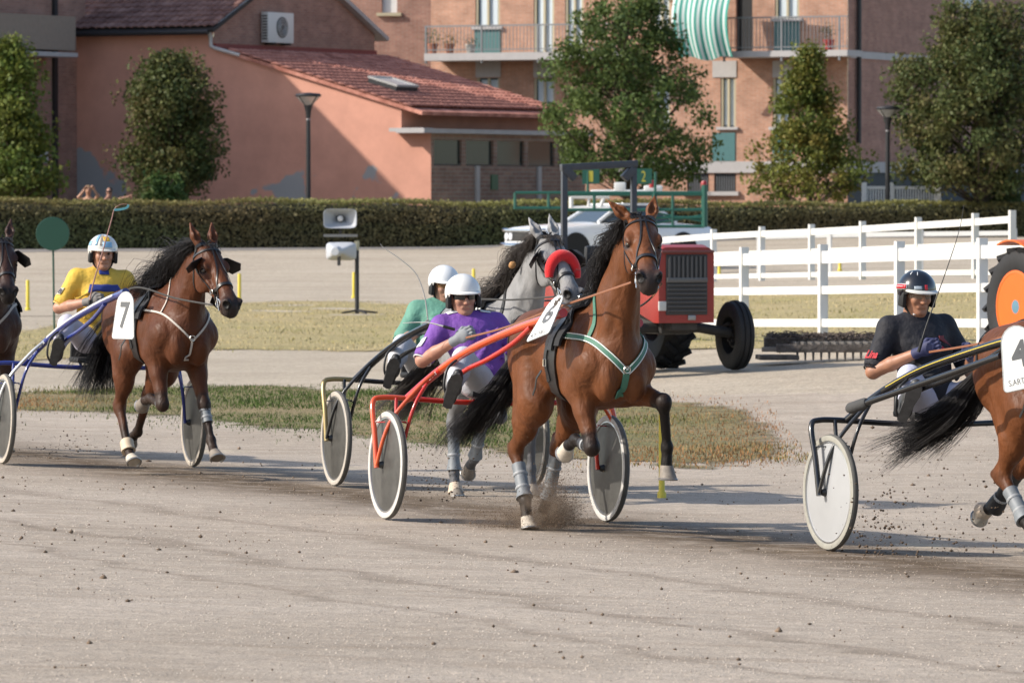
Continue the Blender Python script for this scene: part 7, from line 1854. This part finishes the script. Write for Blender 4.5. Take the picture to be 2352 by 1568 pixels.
def make_sulky(M, st, label, group):
    root = empty('sulky', M, label, 'sulky', group)
    main, accent = st['main'], st['accent']
    for sg in (-1, 1):
        def m(pts): return [Vector((x, y*sg, z)) for x, y, z in pts]
        mb = MB(); mb.tube(catmull(m([(-0.16, 0.58, 0.775), (-0.03, 0.51, 0.885), (0.15, 0.455, 0.985), (0.42, 0.41, 1.085), (0.75, 0.385, 1.165), (1.3, 0.345, 1.275)] + ([(1.84, 0.300, 1.365)] if sg < 0 else [(1.5, 0.335, 1.31)])), 6), 0.026, n=12)
        sh = mb.build('shaft', st.get('shaft_front', main) , root)
        mb = MB(); mb.tube(catmull(m([(1.82, 0.301, 1.362), (1.90, 0.297, 1.375)] if sg < 0 else [(1.49, 0.336, 1.308), (1.57, 0.331, 1.321)]), 2), 0.029, n=12); mb.build('shaft_tip', main, sh)
        if st.get('rear_sleeve'):
            mb = MB(); mb.tube(catmull(m([(-0.17, 0.585, 0.77), (-0.03, 0.51, 0.885), (0.13, 0.46, 0.975)]), 6), 0.0275, n=12); sl = mb.build('shaft_sleeve', st['rear_sleeve'], sh)
        mb = MB(); mb.tube(catmull(m([(0.20, 0.42, 0.90), (0.45, 0.395, 0.985), (0.75, 0.37, 1.055), (1.15, 0.35, 1.165), (1.45, 0.342, 1.275)]), 6), 0.017, n=10)
        mb.build('lower_shaft', st.get('lower', main), root)
        mb = MB(); mb.tube(catmull(m([(-0.16, 0.58, 0.775), (-0.16, 0.76, 0.778), (-0.145, 0.825, 0.74), (-0.06, 0.835, 0.55), (0.0, 0.835, 0.33)]), 6), 0.018, n=10)
        mb.build('outer_fork', st.get('fork', main), root)
        mb = MB(); mb.tube(catmull(m([(-0.15, 0.665, 0.776), (-0.07, 0.683, 0.56), (0.0, 0.685, 0.34)]), 6), 0.013, n=10); mb.build('inner_fork', main, root)
        mb = MB(); mb.tube(catmull(m([(0.10, 0.475, 0.965), (0.09, 0.60, 0.85), (0.055, 0.775, 0.62), (0.0, 0.838, 0.345)]), 6), 0.013, n=10); mb.build('outer_brace', accent, root)
        mb = MB(); mb.tube(catmull(m([(0.01, 0.515, 0.875), (0.05, 0.62, 0.70), (0.0, 0.688, 0.345)]), 6), 0.012, n=10); mb.build('inner_brace', st.get('brace2', main), root)
        mb = MB(); mb.tube(m([(-0.10, 0.68, 0.64), (0.045, 0.655, 0.62)]), 0.004, n=6); mb.tube(m([(-0.09, 0.83, 0.62), (0.05, 0.66, 0.63)]), 0.004, n=6); mb.build('stay_wire', main, root)
        # foot rest
        mb = MB(); mb.tube(catmull(m([(0.34, 0.42, 1.05), (0.36, 0.50, 0.98), (0.37, 0.52, 0.86), (0.35, 0.47, 0.80), (0.33, 0.40, 0.84), (0.33, 0.39, 0.95)]), 5), 0.009, n=8); mb.build('stirrup', mat('stirrup_black', (0.02, 0.02, 0.02), rough=0.5), root)
        if st.get('stripe'):
            mb = MB()
            q = catmull(m([(0.15, 0.455, 0.985), (0.42, 0.41, 1.085), (0.75, 0.385, 1.165), (1.3, 0.345, 1.275), (1.70, 0.325, 1.34)]), 6)
            for dz in st.get('stripe_z', (0.010, 0.0)):
                mb.ribbon([p + Vector((0, sg*math.sqrt(0.0265**2-dz*dz), dz)) for p in q], [Vector((0, sg, 0))]*len(q), 0.005, 0.0012)
            mb.build('stripe', st['stripe'], sh)
        make_wheel(root, sg, st)
        if st.get('text') and sg < 0:
            a = Vector((0.13, -0.46, 0.975)); b = Vector((-0.14, -0.572, 0.79)); t = (a-b).normalized()
            nrm = Vector((0.45, -0.85, -0.35)); nrm = (nrm - t*nrm.dot(t)).normalized()
            for txt, u, wd in st['text']:
                c = b + (a-b)*u + nrm*0.0285
                text_obj('lettering', txt, mat('letter_white', (0.8, 0.8, 0.8), rough=0.5), sh, frame(c, t, nrm.cross(t), nrm), 0.03, fit=(wd, 0.020))
    mb = MB(); mb.tube(catmull([Vector((-0.16, y, 0.775 - 0.02*(1-(y/0.58)**2))) for y in (-0.58, -0.3, 0, 0.3, 0.58)], 4), 0.018, n=12); mb.build('crossbar', st.get('bar', main), root)
    mb = MB()
    mb.box((-0.20, 0, 0.815), (0.30, 0.36, 0.045), bev=0.02); mb.box((-0.34, 0, 0.89), (0.04, 0.34, 0.15), bev=0.018); mb.build('seat', mat('seat_black', (0.015, 0.015, 0.016), rough=0.55), root)
    mb = MB()
    for y in (-0.12, 0.12): mb.tube([(-0.16, y, 0.755), (-0.22, y, 0.80)], 0.012, n=8)
    mb.build('seat_bracket', main, root)
    return root
# ------------------------------------------------------------------ the four rigs
disc_grey = mat('disc_film', (0.062, 0.060, 0.055), rough=0.42, noise=0.42, nscale=11, detail=9.0, spec=0.5)
disc_silver = mat('disc_silver', (0.36, 0.365, 0.37), rough=0.35, noise=0.06, nscale=5)
red = mat('sulky_red', (0.52, 0.022, 0.012), rough=0.22, coat=0.6, noise=0.05)
orange = mat('sulky_orange', (0.62, 0.075, 0.012), rough=0.16, coat=0.9, noise=0.10, nscale=9)
blue = mat('sulky_blue', (0.028, 0.042, 0.22), rough=0.22, coat=0.6)
silver = mat('sulky_silver', (0.62, 0.62, 0.62), rough=0.25, metal=0.6)
black = mat('sulky_black', (0.012, 0.012, 0.013), rough=0.25, coat=0.4)
gold = mat('sulky_gold', (0.38, 0.29, 0.13), rough=0.35, metal=0.5)
yellowp = mat('stripe_yellow', (0.62, 0.48, 0.06), rough=0.4)
whitep = mat('stripe_white', (0.75, 0.75, 0.75), rough=0.4)
yst = mat('stripe_gold', (0.75, 0.42, 0.06), rough=0.35)
SUL6 = dict(name='six', main=red, accent=orange, shaft_front=orange, rear_sleeve=red, lower=red, fork=orange, disc=disc_grey, tyre=(0.50, 0.48, 0.45), text=[('SPORT', 0.80, 0.085), ('AERIAL', 0.34, 0.10)])
SUL7 = dict(name='seven', main=blue, accent=silver, disc=disc_grey, tyre=(0.42, 0.37, 0.31), stripe=whitep, text=[('CUSTOM', 0.38, 0.12), ('ASTOR', 0.82, 0.075)])
SULG = dict(name='gold', main=black, accent=black, fork=gold, bar=black, disc=disc_grey, tyre=(0.42, 0.38, 0.33))
SUL4 = dict(name='four', main=black, accent=black, disc=disc_silver, tyre=(0.30, 0.29, 0.25), stripe=yellowp, stripe_z=(0.004,))

EMERALD = dict(name='green', breast=(0.055, 0.17, 0.115), edge=1, bw=0.042)
CREAM = dict(name='cream', breast=(0.50, 0.45, 0.39), bw=0.014, blinkers=38, flap=1)
GREYT = dict(name='black', breast=(0.02, 0.02, 0.02), bw=0.04, blinkers=16, shadow_roll=1, burrs=(0.66, -0.11, 1.70), pad=(0.10, 0.10, 0.13))
PLAIN = dict(name='plain', breast=(0.02, 0.016, 0.013), bw=0.04)
ROPE = dict(name='rope', breast=(0.35, 0.31, 0.27), bw=0.02, blinkers=20)

def drv(sx=0.0, sy=0.0, sz=0.0, lean=0.0, **kw):
    P = dict(pelvis=(-0.17, 0, 0.93), chest=(-0.28, 0, 1.20), neck=(-0.32, 0, 1.345), head=(-0.29, 0, 1.465),
             sh_r=(-0.30, -0.185, 1.275), sh_l=(-0.30, 0.185, 1.275), el_r=(-0.24, -0.36, 1.04), el_l=(-0.22, 0.34, 1.04), ha_r=(0.02, -0.24, 1.12), ha_l=(0.04, 0.22, 1.12),
             hip_r=(-0.12, -0.10, 0.89), hip_l=(-0.12, 0.10, 0.89), kn_r=(0.13, -0.31, 1.05), kn_l=(0.13, 0.31, 1.05), an_r=(0.35, -0.455, 0.85), an_l=(0.35, 0.455, 0.85))
    P.update(kw); return P

tint_dark = mat('lens_dark', (0.008, 0.008, 0.009), rough=0.06, spec=0.7)
lens_clear = mat('lens_clear', (0.30, 0.22, 0.16), rough=0.05, alpha=0.45)
lens_amber = mat('lens_amber', (0.25, 0.13, 0.06), rough=0.08, alpha=0.75)

def whip(name, pts, D, label, material, r=0.006, lash=None):
    q = catmull([at(px, py, D) for px, py in pts], 6); m = len(q)
    root = empty(name, Matrix.Translation(q[0]), label, 'whip', 'driving whips')
    loc = [p-q[0] for p in q]
    mb = MB(); mb.tube(loc, r, n=7, radii=[r*(1-0.72*i/(m-1)) for i in range(m)]); mb.build('rod', material, root)
    mb = MB(); d = (loc[1]-loc[0]).normalized(); mb.tube([-d*0.05, loc[1], loc[2]], 0.010, n=8); mb.build('grip', mat('grip_black', (0.012, 0.012, 0.012), rough=0.7), root)
    if lash:
        l = [at(px, py, D)-q[0] for px, py in lash]; mb = MB(); mb.ribbon(catmull(l, 4), [Vector((0, -1, 0))]*(len(catmull(l, 4))), 0.018, 0.004); mb.build('lash', mat('lash_teal', (0.10, 0.32, 0.36), rough=0.6), root)
    return root

def reins(horse, J, rig, hr, hl, material):
    """two lines from the driver's hands to the bit; worn by the horse"""
    inv = horse.matrix_world.inverted()
    HS = J['H'] @ Matrix.Scale(1.14, 4)
    for sg, hd in ((-1, hr), (1, hl)):
        a = inv @ (rig @ Vector(hd)); b = HS @ Vector((0.455, sg*0.082, -0.125)); t = Vector((0.15, sg*0.20, 1.42))
        pts = catmull([a, a*0.5+t*0.5+Vector((0, sg*0.05, -0.02)), t+Vector((0, sg*0.06, 0.01)), t*0.45+b*0.55+Vector((0, sg*0.05, -0.005)), b], 6)
        mb = MB(); mb.tube(pts, 0.0075, n=6, flat=0.5, up=Vector((0, 1, 0))); mb.build('rein', material, horse)

rein_brown = mat('rein_brown', (0.22, 0.085, 0.04), rough=0.5)
rein_dark = mat('rein_dark', (0.03, 0.028, 0.026), rough=0.5)

# --- number six, in front
h6, f6, J6 = make_horse(horse_frame(RIG6, 0.0), POSE6, BAY, 'bay horse with green breast strap, pulling the red sulky', 'racing horses', seed=1)
make_harness(h6, f6, J6, EMERALD)
s6 = make_sulky(RIG6, SUL6, 'red and orange sulky with smoky grey wheel discs', 'racing sulkies')
p6 = drv(pelvis=(-0.17, -0.05, 0.93), chest=(-0.29, -0.12, 1.19), neck=(-0.33, -0.165, 1.325), head=(-0.30, -0.175, 1.445), sh_r=(-0.31, -0.31, 1.245), sh_l=(-0.31, 0.06, 1.27),
         el_r=(-0.25, -0.46, 1.02), el_l=(-0.18, 0.24, 1.06), ha_r=(0.0, -0.315, 1.165), ha_l=(0.06, 0.12, 1.15), yaw=-6, nod=6, tilt=3)
d6, H6, g6, hel6, shirt6 = make_driver(RIG6, p6, dict(name='purple', trim=(0.6, 0.6, 0.6), shirt=(0.165, 0.058, 0.32), helmet=(0.74, 0.73, 0.70), glasses=tint_dark, glove=(0.20, 0.215, 0.23), collar=(0.10, 0.03, 0.22), trousers=(0.46, 0.48, 0.52), skin=(0.40, 0.20, 0.135), seed=2), 'driver in purple shirt, dark sunglasses and white helmet')
white_c = mat('cloth_white', (0.66, 0.66, 0.66), rough=0.8)
surf_patch(g6, 'shoulder_patch', np.array(p6['sh_r'])*0.62+np.array(p6['neck'])*0.38+np.array((0.02, 0, 0.09)), (0.3, 1, 0.15), (1, 0, 0), 0.075, 0.11, white_c, shirt6, nx=6, ny=6)
surf_patch(g6, 'shoulder_patch', np.array(p6['sh_l'])*0.62+np.array(p6['neck'])*0.38+np.array((0.02, 0, 0.09)), (-0.3, 1, -0.15), (1, 0, 0), 0.075, 0.11, white_c, shirt6, nx=6, ny=6)
surf_patch(g6, 'sleeve_badge', np.array(p6['sh_r'])*0.45+np.array(p6['el_r'])*0.55+np.array((0.03, -0.09, 0.03)), (0.6, 0.1, 0.3), np.array(p6['el_r'])-np.array(p6['sh_r']), 0.06, 0.075, white_c, shirt6, nx=5, ny=5)
reins(h6, J6, RIG6, (0.08, -0.28, 1.18), (0.13, 0.10, 1.16), rein_brown)
D6 = (RIG6 @ Vector(p6['ha_r'])).y
whip('whip', [(1028, 752), (990, 742), (960, 740), (925, 742)], D6, 'short white curved whip held by the driver in purple', mat('whip_white', (0.68, 0.66, 0.6), rough=0.5))
def plate_frame(px, py, D, wv, hv):
    x = Vector(wv).normalized(); z = Vector(hv); z = (z - x*z.dot(x)).normalized(); return frame(at(px, py, D), x, z.cross(x), z)
number_plate(h6, plate_frame(1259, 727, 34.35, (0.56, -0.75, 0.25), (0.55, 0.77, 1.07)), '6', 'MONTEBELLO', w0=0.235, w1=0.17, h=0.335, dirty=True)

# --- number seven, picture left
h7, f7, J7 = make_horse(horse_frame(RIG7, 3.5, 0.985), POSE7, DARKBAY, 'dark bay horse with number seven plate, pulling the blue sulky', 'racing horses', seed=2)
make_harness(h7, f7, J7, CREAM)
s7 = make_sulky(RIG7, SUL7, 'blue sulky with white striped shafts', 'racing sulkies')
p7 = drv(pelvis=(-0.17, 0.0, 1.02), chest=(-0.20, 0.02, 1.36), neck=(-0.21, 0.03, 1.53), head=(-0.175, 0.03, 1.655), sh_r=(-0.20, -0.165, 1.455), sh_l=(-0.20, 0.215, 1.45), el_r=(-0.22, -0.30, 1.215), el_l=(-0.14, 0.36, 1.22),
         ha_r=(0.06, -0.13, 1.275), ha_l=(0.12, 0.20, 1.25), hip_r=(-0.12, -0.10, 0.97), hip_l=(-0.12, 0.10, 0.97), kn_r=(0.13, -0.31, 1.10), kn_l=(0.13, 0.31, 1.10), an_r=(0.33, -0.43, 0.90), an_l=(0.33, 0.43, 0.90), yaw=-4, nod=6)
d7, H7, g7, hel7, shirt7 = make_driver(RIG7, p7, dict(name='yellow', trim=(0.75, 0.55, 0.15), shirt=(0.66, 0.42, 0.055), helmet=(0.66, 0.64, 0.58), glove=(0.16, 0.15, 0.14), collar=(0.12, 0.14, 0.38), trousers=(0.50, 0.48, 0.56), skin=(0.40, 0.20, 0.13), seed=3, sleeve=0.72, peak=0.020), 'driver in yellow shirt with a blue chest band')
blue_c = mat('cloth_blue', (0.018, 0.035, 0.20), rough=0.75)
surf_patch(g7, 'chest_band', np.array(p7['chest'])+np.array((0.2, 0.0, 0.035)), (0, 1, 0), (0, 0, 1), 0.30, 0.080, blue_c, shirt7, nx=14, ny=4)
surf_patch(g7, 'collar_print', np.array(p7['neck'])+np.array((0.09, 0.0, -0.03)), (0, 1, 0), (0, 0, 1), 0.08, 0.05, blue_c, shirt7, nx=6, ny=3)
dR = np.array(p7['el_r'])-np.array(p7['sh_r']); cB = np.array(p7['sh_r'])+dR*0.42+np.array((0.04, -0.09, 0.0))
surf_patch(g7, 'sleeve_patch', cB, (0.6, 0.1, 0.1), dR, 0.055, 0.06, mat('cloth_cream', (0.62, 0.58, 0.40), rough=0.8), shirt7, nx=5, ny=5)
cs, cn = g7.snap(np.array([cB]), 0.009); nB = Vector(cn[0]); upB = -Vector(dR).normalized(); upB = (upB-nB*upB.dot(nB)).normalized()
text_obj('letter', 'B', mat('letter_navy', (0.02, 0.02, 0.06), rough=0.7), shirt7, frame(cs[0], upB.cross(nB), upB, nB), 0.05, bold=0.002, fit=(0.032, 0.042))
# painted helmet
sky_b = mat('paint_skyblue', (0.22, 0.42, 0.60), rough=0.25, coat=0.4); sun_y = mat('paint_sun', (0.70, 0.42, 0.04), rough=0.25, coat=0.4)
fh = Field(); fh.ell(np.array(H7 @ Vector((-0.005, 0, 0.022))), (0.128, 0.118, 0.124), k=0.01, R=np.array(H7))
def hpatch(name, az, el, w, hh, m_, roll=0.0, off=0.0015):
    a, e = math.radians(az), math.radians(el); n = Vector((math.cos(e)*math.cos(a), math.cos(e)*math.sin(a), math.sin(e)))
    R3 = H7.to_3x3(); n = R3 @ n; c = H7 @ Vector((-0.005, 0, 0.022)) + n*0.12; x = Vector((0, 0, 1)).cross(n).normalized(); y = n.cross(x)
    x, y = x*math.cos(roll)+y*math.sin(roll), -x*math.sin(roll)+y*math.cos(roll)
    return surf_patch(fh, name, np.array(c), np.array(x), np.array(y), w, hh, m_, hel7, off=off, nx=6, ny=6)
hpatch('helmet_stripe', -42, 48, 0.022, 0.12, sky_b); hpatch('helmet_stripe', -22, 48, 0.007, 0.12, mat('paint_tan', (0.36, 0.30, 0.22), rough=0.3)); hpatch('helmet_stripe', -15, 48, 0.007, 0.12, mat('paint_tan', (0.36, 0.30, 0.22), rough=0.3))
hpatch('helmet_panel', 8, 26, 0.075, 0.045, sky_b); hpatch('helmet_panel', -75, 26, 0.04, 0.035, sky_b)
hpatch('helmet_emblem', 8, 50, 0.048, 0.048, sun_y)
reins(h7, J7, RIG7, (0.14, -0.12, 1.26), (0.20, 0.18, 1.24), rein_dark)
whip('whip', [(205, 700), (214, 652), (238, 570), (256, 505), (263, 480), (277, 470), (295, 469)], (RIG7 @ Vector(p7['ha_r'])).y - 0.05, 'long reddish whip with teal lash held by the driver in yellow', mat('whip_red', (0.34, 0.17, 0.14), rough=0.5), r=0.0065, lash=[(262, 482), (276, 481), (291, 477), (295, 470)])
number_plate(h7, plate_frame(286, 724, 41.2, (0.157, -0.14, 0.0), (0.07, -0.02, 0.33)), '7', None, w0=0.225, w1=0.175, h=0.345)

# --- the grey
hg, fg, Jg = make_horse(horse_frame(RIGG, -1.5, 0.975), POSEG, GREY, 'grey horse with red fleece shadow roll', 'racing horses', seed=3)
make_harness(hg, fg, Jg, GREYT)
sg_ = make_sulky(RIGG, SULG, 'black and gold sulky behind the red one', 'racing sulkies')
pg = drv(pelvis=(-0.17, 0.06, 0.93), chest=(-0.27, 0.10, 1.22), neck=(-0.30, 0.12, 1.37), head=(-0.27, 0.125, 1.49), sh_r=(-0.29, -0.07, 1.295), sh_l=(-0.29, 0.30, 1.30), el_r=(-0.24, -0.21, 1.06), el_l=(-0.2, 0.42, 1.06), ha_r=(0.04, -0.14, 1.15), ha_l=(0.06, 0.30, 1.14), yaw=2)
make_driver(RIGG, pg, dict(name='mint', shirt=(0.115, 0.29, 0.215), helmet=(0.76, 0.76, 0.75), glasses=lens_amber, glove=(0.12, 0.12, 0.12), trousers=(0.50, 0.50, 0.52), skin=(0.36, 0.19, 0.13), seed=4), 'driver in mint green shirt and white helmet')
reins(hg, Jg, RIGG, (0.12, -0.12, 1.16), (0.14, 0.26, 1.15), rein_dark)
whip('whip', [(990, 778), (983, 735), (975, 680), (955, 628), (915, 592), (885, 572), (873, 560)], (RIGG @ Vector(pg['ha_r'])).y, 'thin curved grey whip held by the driver in mint green', mat('whip_grey', (0.42, 0.40, 0.37), rough=0.5))
number_plate(hg, plate_frame(1093, 722, 39.0, (0.07, -0.20, 0.0), (0.03, 0.0, 0.33)), '9', None, w0=0.21, w1=0.16, h=0.33)

# --- number four, picture right
h4, f4, J4 = make_horse(horse_frame(RIG4, 2.0, 0.98), POSE4, BAY, 'bay horse half out of the picture, with plate number four', 'racing horses', seed=4)
make_harness(h4, f4, J4, PLAIN)
s4 = make_sulky(RIG4, SUL4, 'black sulky with yellow lines and silver wheel disc', 'racing sulkies')
inv4 = RIG4.inverted()
mb = MB(); mb.tube([inv4 @ at(1990, 925, 33.15), inv4 @ at(2298, 817, 32.15)], 0.019, n=12); mb.build('upper_tube', black, s4)
mb = MB(); mb.tube([inv4 @ at(1950, 938, 33.3), inv4 @ at(1954, 937, 33.28), inv4 @ at(1986, 926, 33.17), inv4 @ at(1992, 924, 33.15)], 0.04, n=16, radii=[0.026, 0.034, 0.034, 0.026]); mb.build('foam_bumper', mat('foam_grey', (0.06, 0.06, 0.06), rough=0.95, bump=0.004, bscale=60), s4)
p4 = drv(pelvis=(-0.17, -0.02, 0.94), chest=(-0.24, -0.06, 1.26), neck=(-0.26, -0.085, 1.42), head=(-0.225, -0.09, 1.545), sh_r=(-0.26, -0.255, 1.335), sh_l=(-0.26, 0.115, 1.35), el_r=(-0.22, -0.38, 1.07), el_l=(-0.16, 0.26, 1.08), ha_r=(0.05, -0.20, 1.20), ha_l=(0.10, 0.12, 1.18),
         an_r=(0.33, -0.43, 0.90), an_l=(0.33, 0.43, 0.90), yaw=-2, nod=10)
d4, H4, g4, hel4, shirt4 = make_driver(RIG4, p4, dict(name='navy', shirt=(0.009, 0.009, 0.014), helmet=(0.010, 0.011, 0.014), glasses=lens_clear, glove=(0.03, 0.035, 0.10), collar=(0.02, 0.018, 0.018), trousers=(0.50, 0.50, 0.60), skin=(0.36, 0.17, 0.10), seed=5, peak=0.036, peakcol=(0.6, 0.6, 0.56), full_shell=False, sole=(0.09, 0.09, 0.09), boot=(0.05, 0.05, 0.05), sleeve=0.78), 'driver in black shirt and glossy black helmet')
fh4 = Field(); fh4.ell(np.array(H4 @ Vector((-0.005, 0, 0.022))), (0.128, 0.118, 0.124), k=0.01, R=np.array(H4))
def h4p(name, az, el, w, hh, m_, nx=6, ny=3, off=0.0015):
    a, e = math.radians(az), math.radians(el); n = H4.to_3x3() @ Vector((math.cos(e)*math.cos(a), math.cos(e)*math.sin(a), math.sin(e)))
    c = H4 @ Vector((-0.005, 0, 0.022)) + n*0.12; x = Vector((0, 0, 1)).cross(n).normalized(); return surf_patch(fh4, name, np.array(c), np.array(x), np.array(n.cross(x)), w, hh, m_, hel4, off=off, nx=nx, ny=ny)
rp = mat('paint_red', (0.55, 0.02, 0.03), rough=0.3); wp = mat('paint_white', (0.75, 0.75, 0.75), rough=0.3)
h4p('helmet_band', -85, 12, 0.125, 0.034, wp, 10, 3); h4p('helmet_label', -85, 12, 0.115, 0.026, rp, 10, 3, off=0.005); h4p('helmet_print', -85, 12, 0.07, 0.006, mat('paint_pink', (0.75, 0.40, 0.40), rough=0.3), 8, 2, off=0.0085)
h4p('helmet_print', -22, 16, 0.045, 0.020, mat('paint_grey', (0.35, 0.40, 0.45), rough=0.3)); h4p('helmet_print', 2, 18, 0.016, 0.028, rp)
for a in (-120, -70, -30): h4p('helmet_print', a, 62, 0.004, 0.03, wp)
redc = mat('cloth_red', (0.45, 0.02, 0.03), rough=0.7)
dR = np.array(p4['el_r'])-np.array(p4['sh_r']); cB = np.array(p4['sh_r'])+dR*0.56+np.array((0.05, -0.09, 0.0)); cs, cn = g4.snap(np.array([cB]), 0.004); nB = Vector(cn[0]); upB = Vector((0, 0, 1)); upB = (upB-nB*upB.dot(nB)).normalized()
text_obj('sleeve_lettering', 'Lina', redc, shirt4, frame(cs[0], upB.cross(nB), upB, nB), 0.06, shear=0.25, bold=0.002, fit=(0.085, 0.058))
surf_patch(g4, 'chest_emblem', np.array(p4['chest'])+np.array((0.2, 0.10, 0.04)), (0, 1, 0), (0, 0, 1), 0.055, 0.045, mat('cloth_darkred', (0.16, 0.02, 0.025), rough=0.7), shirt4, nx=5, ny=4)
surf_patch(g4, 'chest_lettering', np.array(p4['chest'])+np.array((0.2, 0.10, -0.03)), (0, 1, 0), (0, 0, 1), 0.10, 0.012, redc, shirt4, nx=8, ny=2)
surf_patch(g4, 'collar_tag', np.array(p4['neck'])+np.array((0.09, -0.02, 0.01)), (0, 1, 0), (0, 0, 1), 0.07, 0.022, mat('cloth_tag', (0.5, 0.48, 0.46), rough=0.7), shirt4, nx=6, ny=3, off=0.012)
reins(h4, J4, RIG4, (0.13, -0.18, 1.20), (0.16, 0.10, 1.18), rein_brown)
whip('whip', [(2115, 790), (2132, 735), (2172, 625), (2203, 530), (2214, 470)], (RIG4 @ Vector(p4['ha_r'])).y - 0.05, 'thin upright black whip held by the driver in black', mat('whip_black', (0.012, 0.012, 0.012), rough=0.5), r=0.005)
number_plate(h4, plate_frame(2342, 820, 31.9, (0.20, -0.10, 0.05), (0.06, -0.02, 0.33)), '4', 'S.ARTEMIO', w0=0.26, w1=0.19, h=0.36)

# --- fifth horse, at the left edge of the picture
POSE5 = dict(POSE7); POSE5.update(dict(fl=(10, 4, 20, 0.03), fr=(34, -80, -70, 0), poll=(0.97, 0.04, 1.80), yaw=4, pitch=40, mane_n=350))
RIG5 = rig_frame(-286, 1036, 47.0, 10.0)
h5, f5, J5 = make_horse(horse_frame(RIG5, 0.0, 0.98), POSE5, BROWN, 'dark brown horse cut off by the left edge of the picture', 'racing horses', seed=6, h=0.013)
make_harness(h5, f5, J5, ROPE)
# ------------------------------------------------------------------ earth thrown up by hooves and wheels
rf = np.random.default_rng(77)
def spray(px, py, D, n, sx, sz, sy, rmin, rmax, label, up=1.0, col=(0.115, 0.082, 0.058)):
    c = at(px, py, D); P = np.stack([c.x + rf.normal(0, sx, n), c.y + rf.normal(0, sy, n), c.z + np.abs(rf.normal(0, sz, n))*up - sz*0.25], 1)
    P[:, 2] = np.maximum(P[:, 2], gz(P[:, 0], P[:, 1])+0.004)
    R = rmin + (rmax-rmin)*rf.random(n)**3
    return clods('flying_dirt', P, R, col, label, int(px))
D6f = (h6.matrix_world @ Vector(J6['hr'][4])).y
spray(1275, 1195, D6f, 15000, 0.085, 0.17, 0.12, 0.0008, 0.0045, 'burst of earth at the landing hoof of the leading horse', col=(0.15, 0.105, 0.072))
spray(1185, 1205, D6f+0.2, 8000, 0.17, 0.09, 0.14, 0.0008, 0.004, 'low spray of earth trailing behind the landing hoof', col=(0.16, 0.115, 0.08))
spray(1030, 1130, D6f+1.2, 330, 0.20, 0.16, 0.3, 0.003, 0.010, 'dark crumbs flying beside the red sulky wheel')
spray(2010, 1250, (h4.matrix_world @ Vector(J4['hr'][4])).y+0.6, 260, 0.09, 0.26, 0.2, 0.003, 0.013, 'column of dark crumbs behind the silver wheel')
spray(2170, 1260, (h4.matrix_world @ Vector(J4['hr'][4])).y+0.4, 260, 0.28, 0.22, 0.3, 0.003, 0.013, 'scattered dark crumbs under the half-seen bay horse')
spray(150, 1040, 43.5, 160, 0.20, 0.10, 0.3, 0.003, 0.010, 'few crumbs flying beside the blue sulky')

def dust(px, py, D, r, dens, label):
    """a small cloud of dust hanging over the track"""
    c = at(px, py, D); mb = MB(); mb.lathe([(0.001, -1)] + [(math.sin(a), -math.cos(a)) for a in [i*math.pi/10 for i in range(1, 10)]] + [(0.001, 1)], 24, Matrix.Diagonal((r[0], r[1], r[2], 1)))
    m = bpy.data.materials.new('dust_air'); m.use_nodes = True; nt = m.node_tree; N = nt.nodes; L = nt.links; N.remove(N['Principled BSDF'])
    pv = N.new('ShaderNodeVolumePrincipled'); pv.inputs['Color'].default_value = (0.46, 0.35, 0.26, 1); L.new(pv.outputs[0], N['Material Output'].inputs['Volume'])
    tc = N.new('ShaderNodeTexCoord'); mp = N.new('ShaderNodeMapping'); mp.inputs['Scale'].default_value = (1/r[0], 1/r[1], 1/r[2]); L.new(tc.outputs['Object'], mp.inputs['Vector'])
    ln = N.new('ShaderNodeVectorMath'); ln.operation = 'LENGTH'; L.new(mp.outputs[0], ln.inputs[0])
    fa = N.new('ShaderNodeMapRange'); fa.inputs['From Min'].default_value = 0.15; fa.inputs['From Max'].default_value = 1.0; fa.inputs['To Min'].default_value = 1.0; fa.inputs['To Max'].default_value = 0.0; L.new(ln.outputs['Value'], fa.inputs['Value'])
    nz = N.new('ShaderNodeTexNoise'); nz.inputs['Scale'].default_value = 11.0; nz.inputs['Detail'].default_value = 4; L.new(tc.outputs['Object'], nz.inputs['Vector'])
    nr = N.new('ShaderNodeMapRange'); nr.inputs['From Min'].default_value = 0.40; nr.inputs['From Max'].default_value = 0.65; L.new(nz.outputs['Fac'], nr.inputs['Value'])
    m1 = N.new('ShaderNodeMath'); m1.operation = 'MULTIPLY'; L.new(fa.outputs['Result'], m1.inputs[0]); L.new(nr.outputs['Result'], m1.inputs[1])
    m2 = N.new('ShaderNodeMath'); m2.operation = 'MULTIPLY'; L.new(m1.outputs[0], m2.inputs[0]); m2.inputs[1].default_value = dens; L.new(m2.outputs[0], pv.inputs['Density'])
    o = mb.build('dust_cloud', m, None); o.location = c; return tag(o, label, 'dust', kind='stuff')
dust(1262, 1180, D6f+0.02, (0.25, 0.24, 0.24), 15.0, 'puff of dust round the landing hoof of the leading horse')
dust(1150, 1200, D6f+0.35, (0.38, 0.25, 0.14), 6.5, 'thin dust trailing behind the landing hoof')
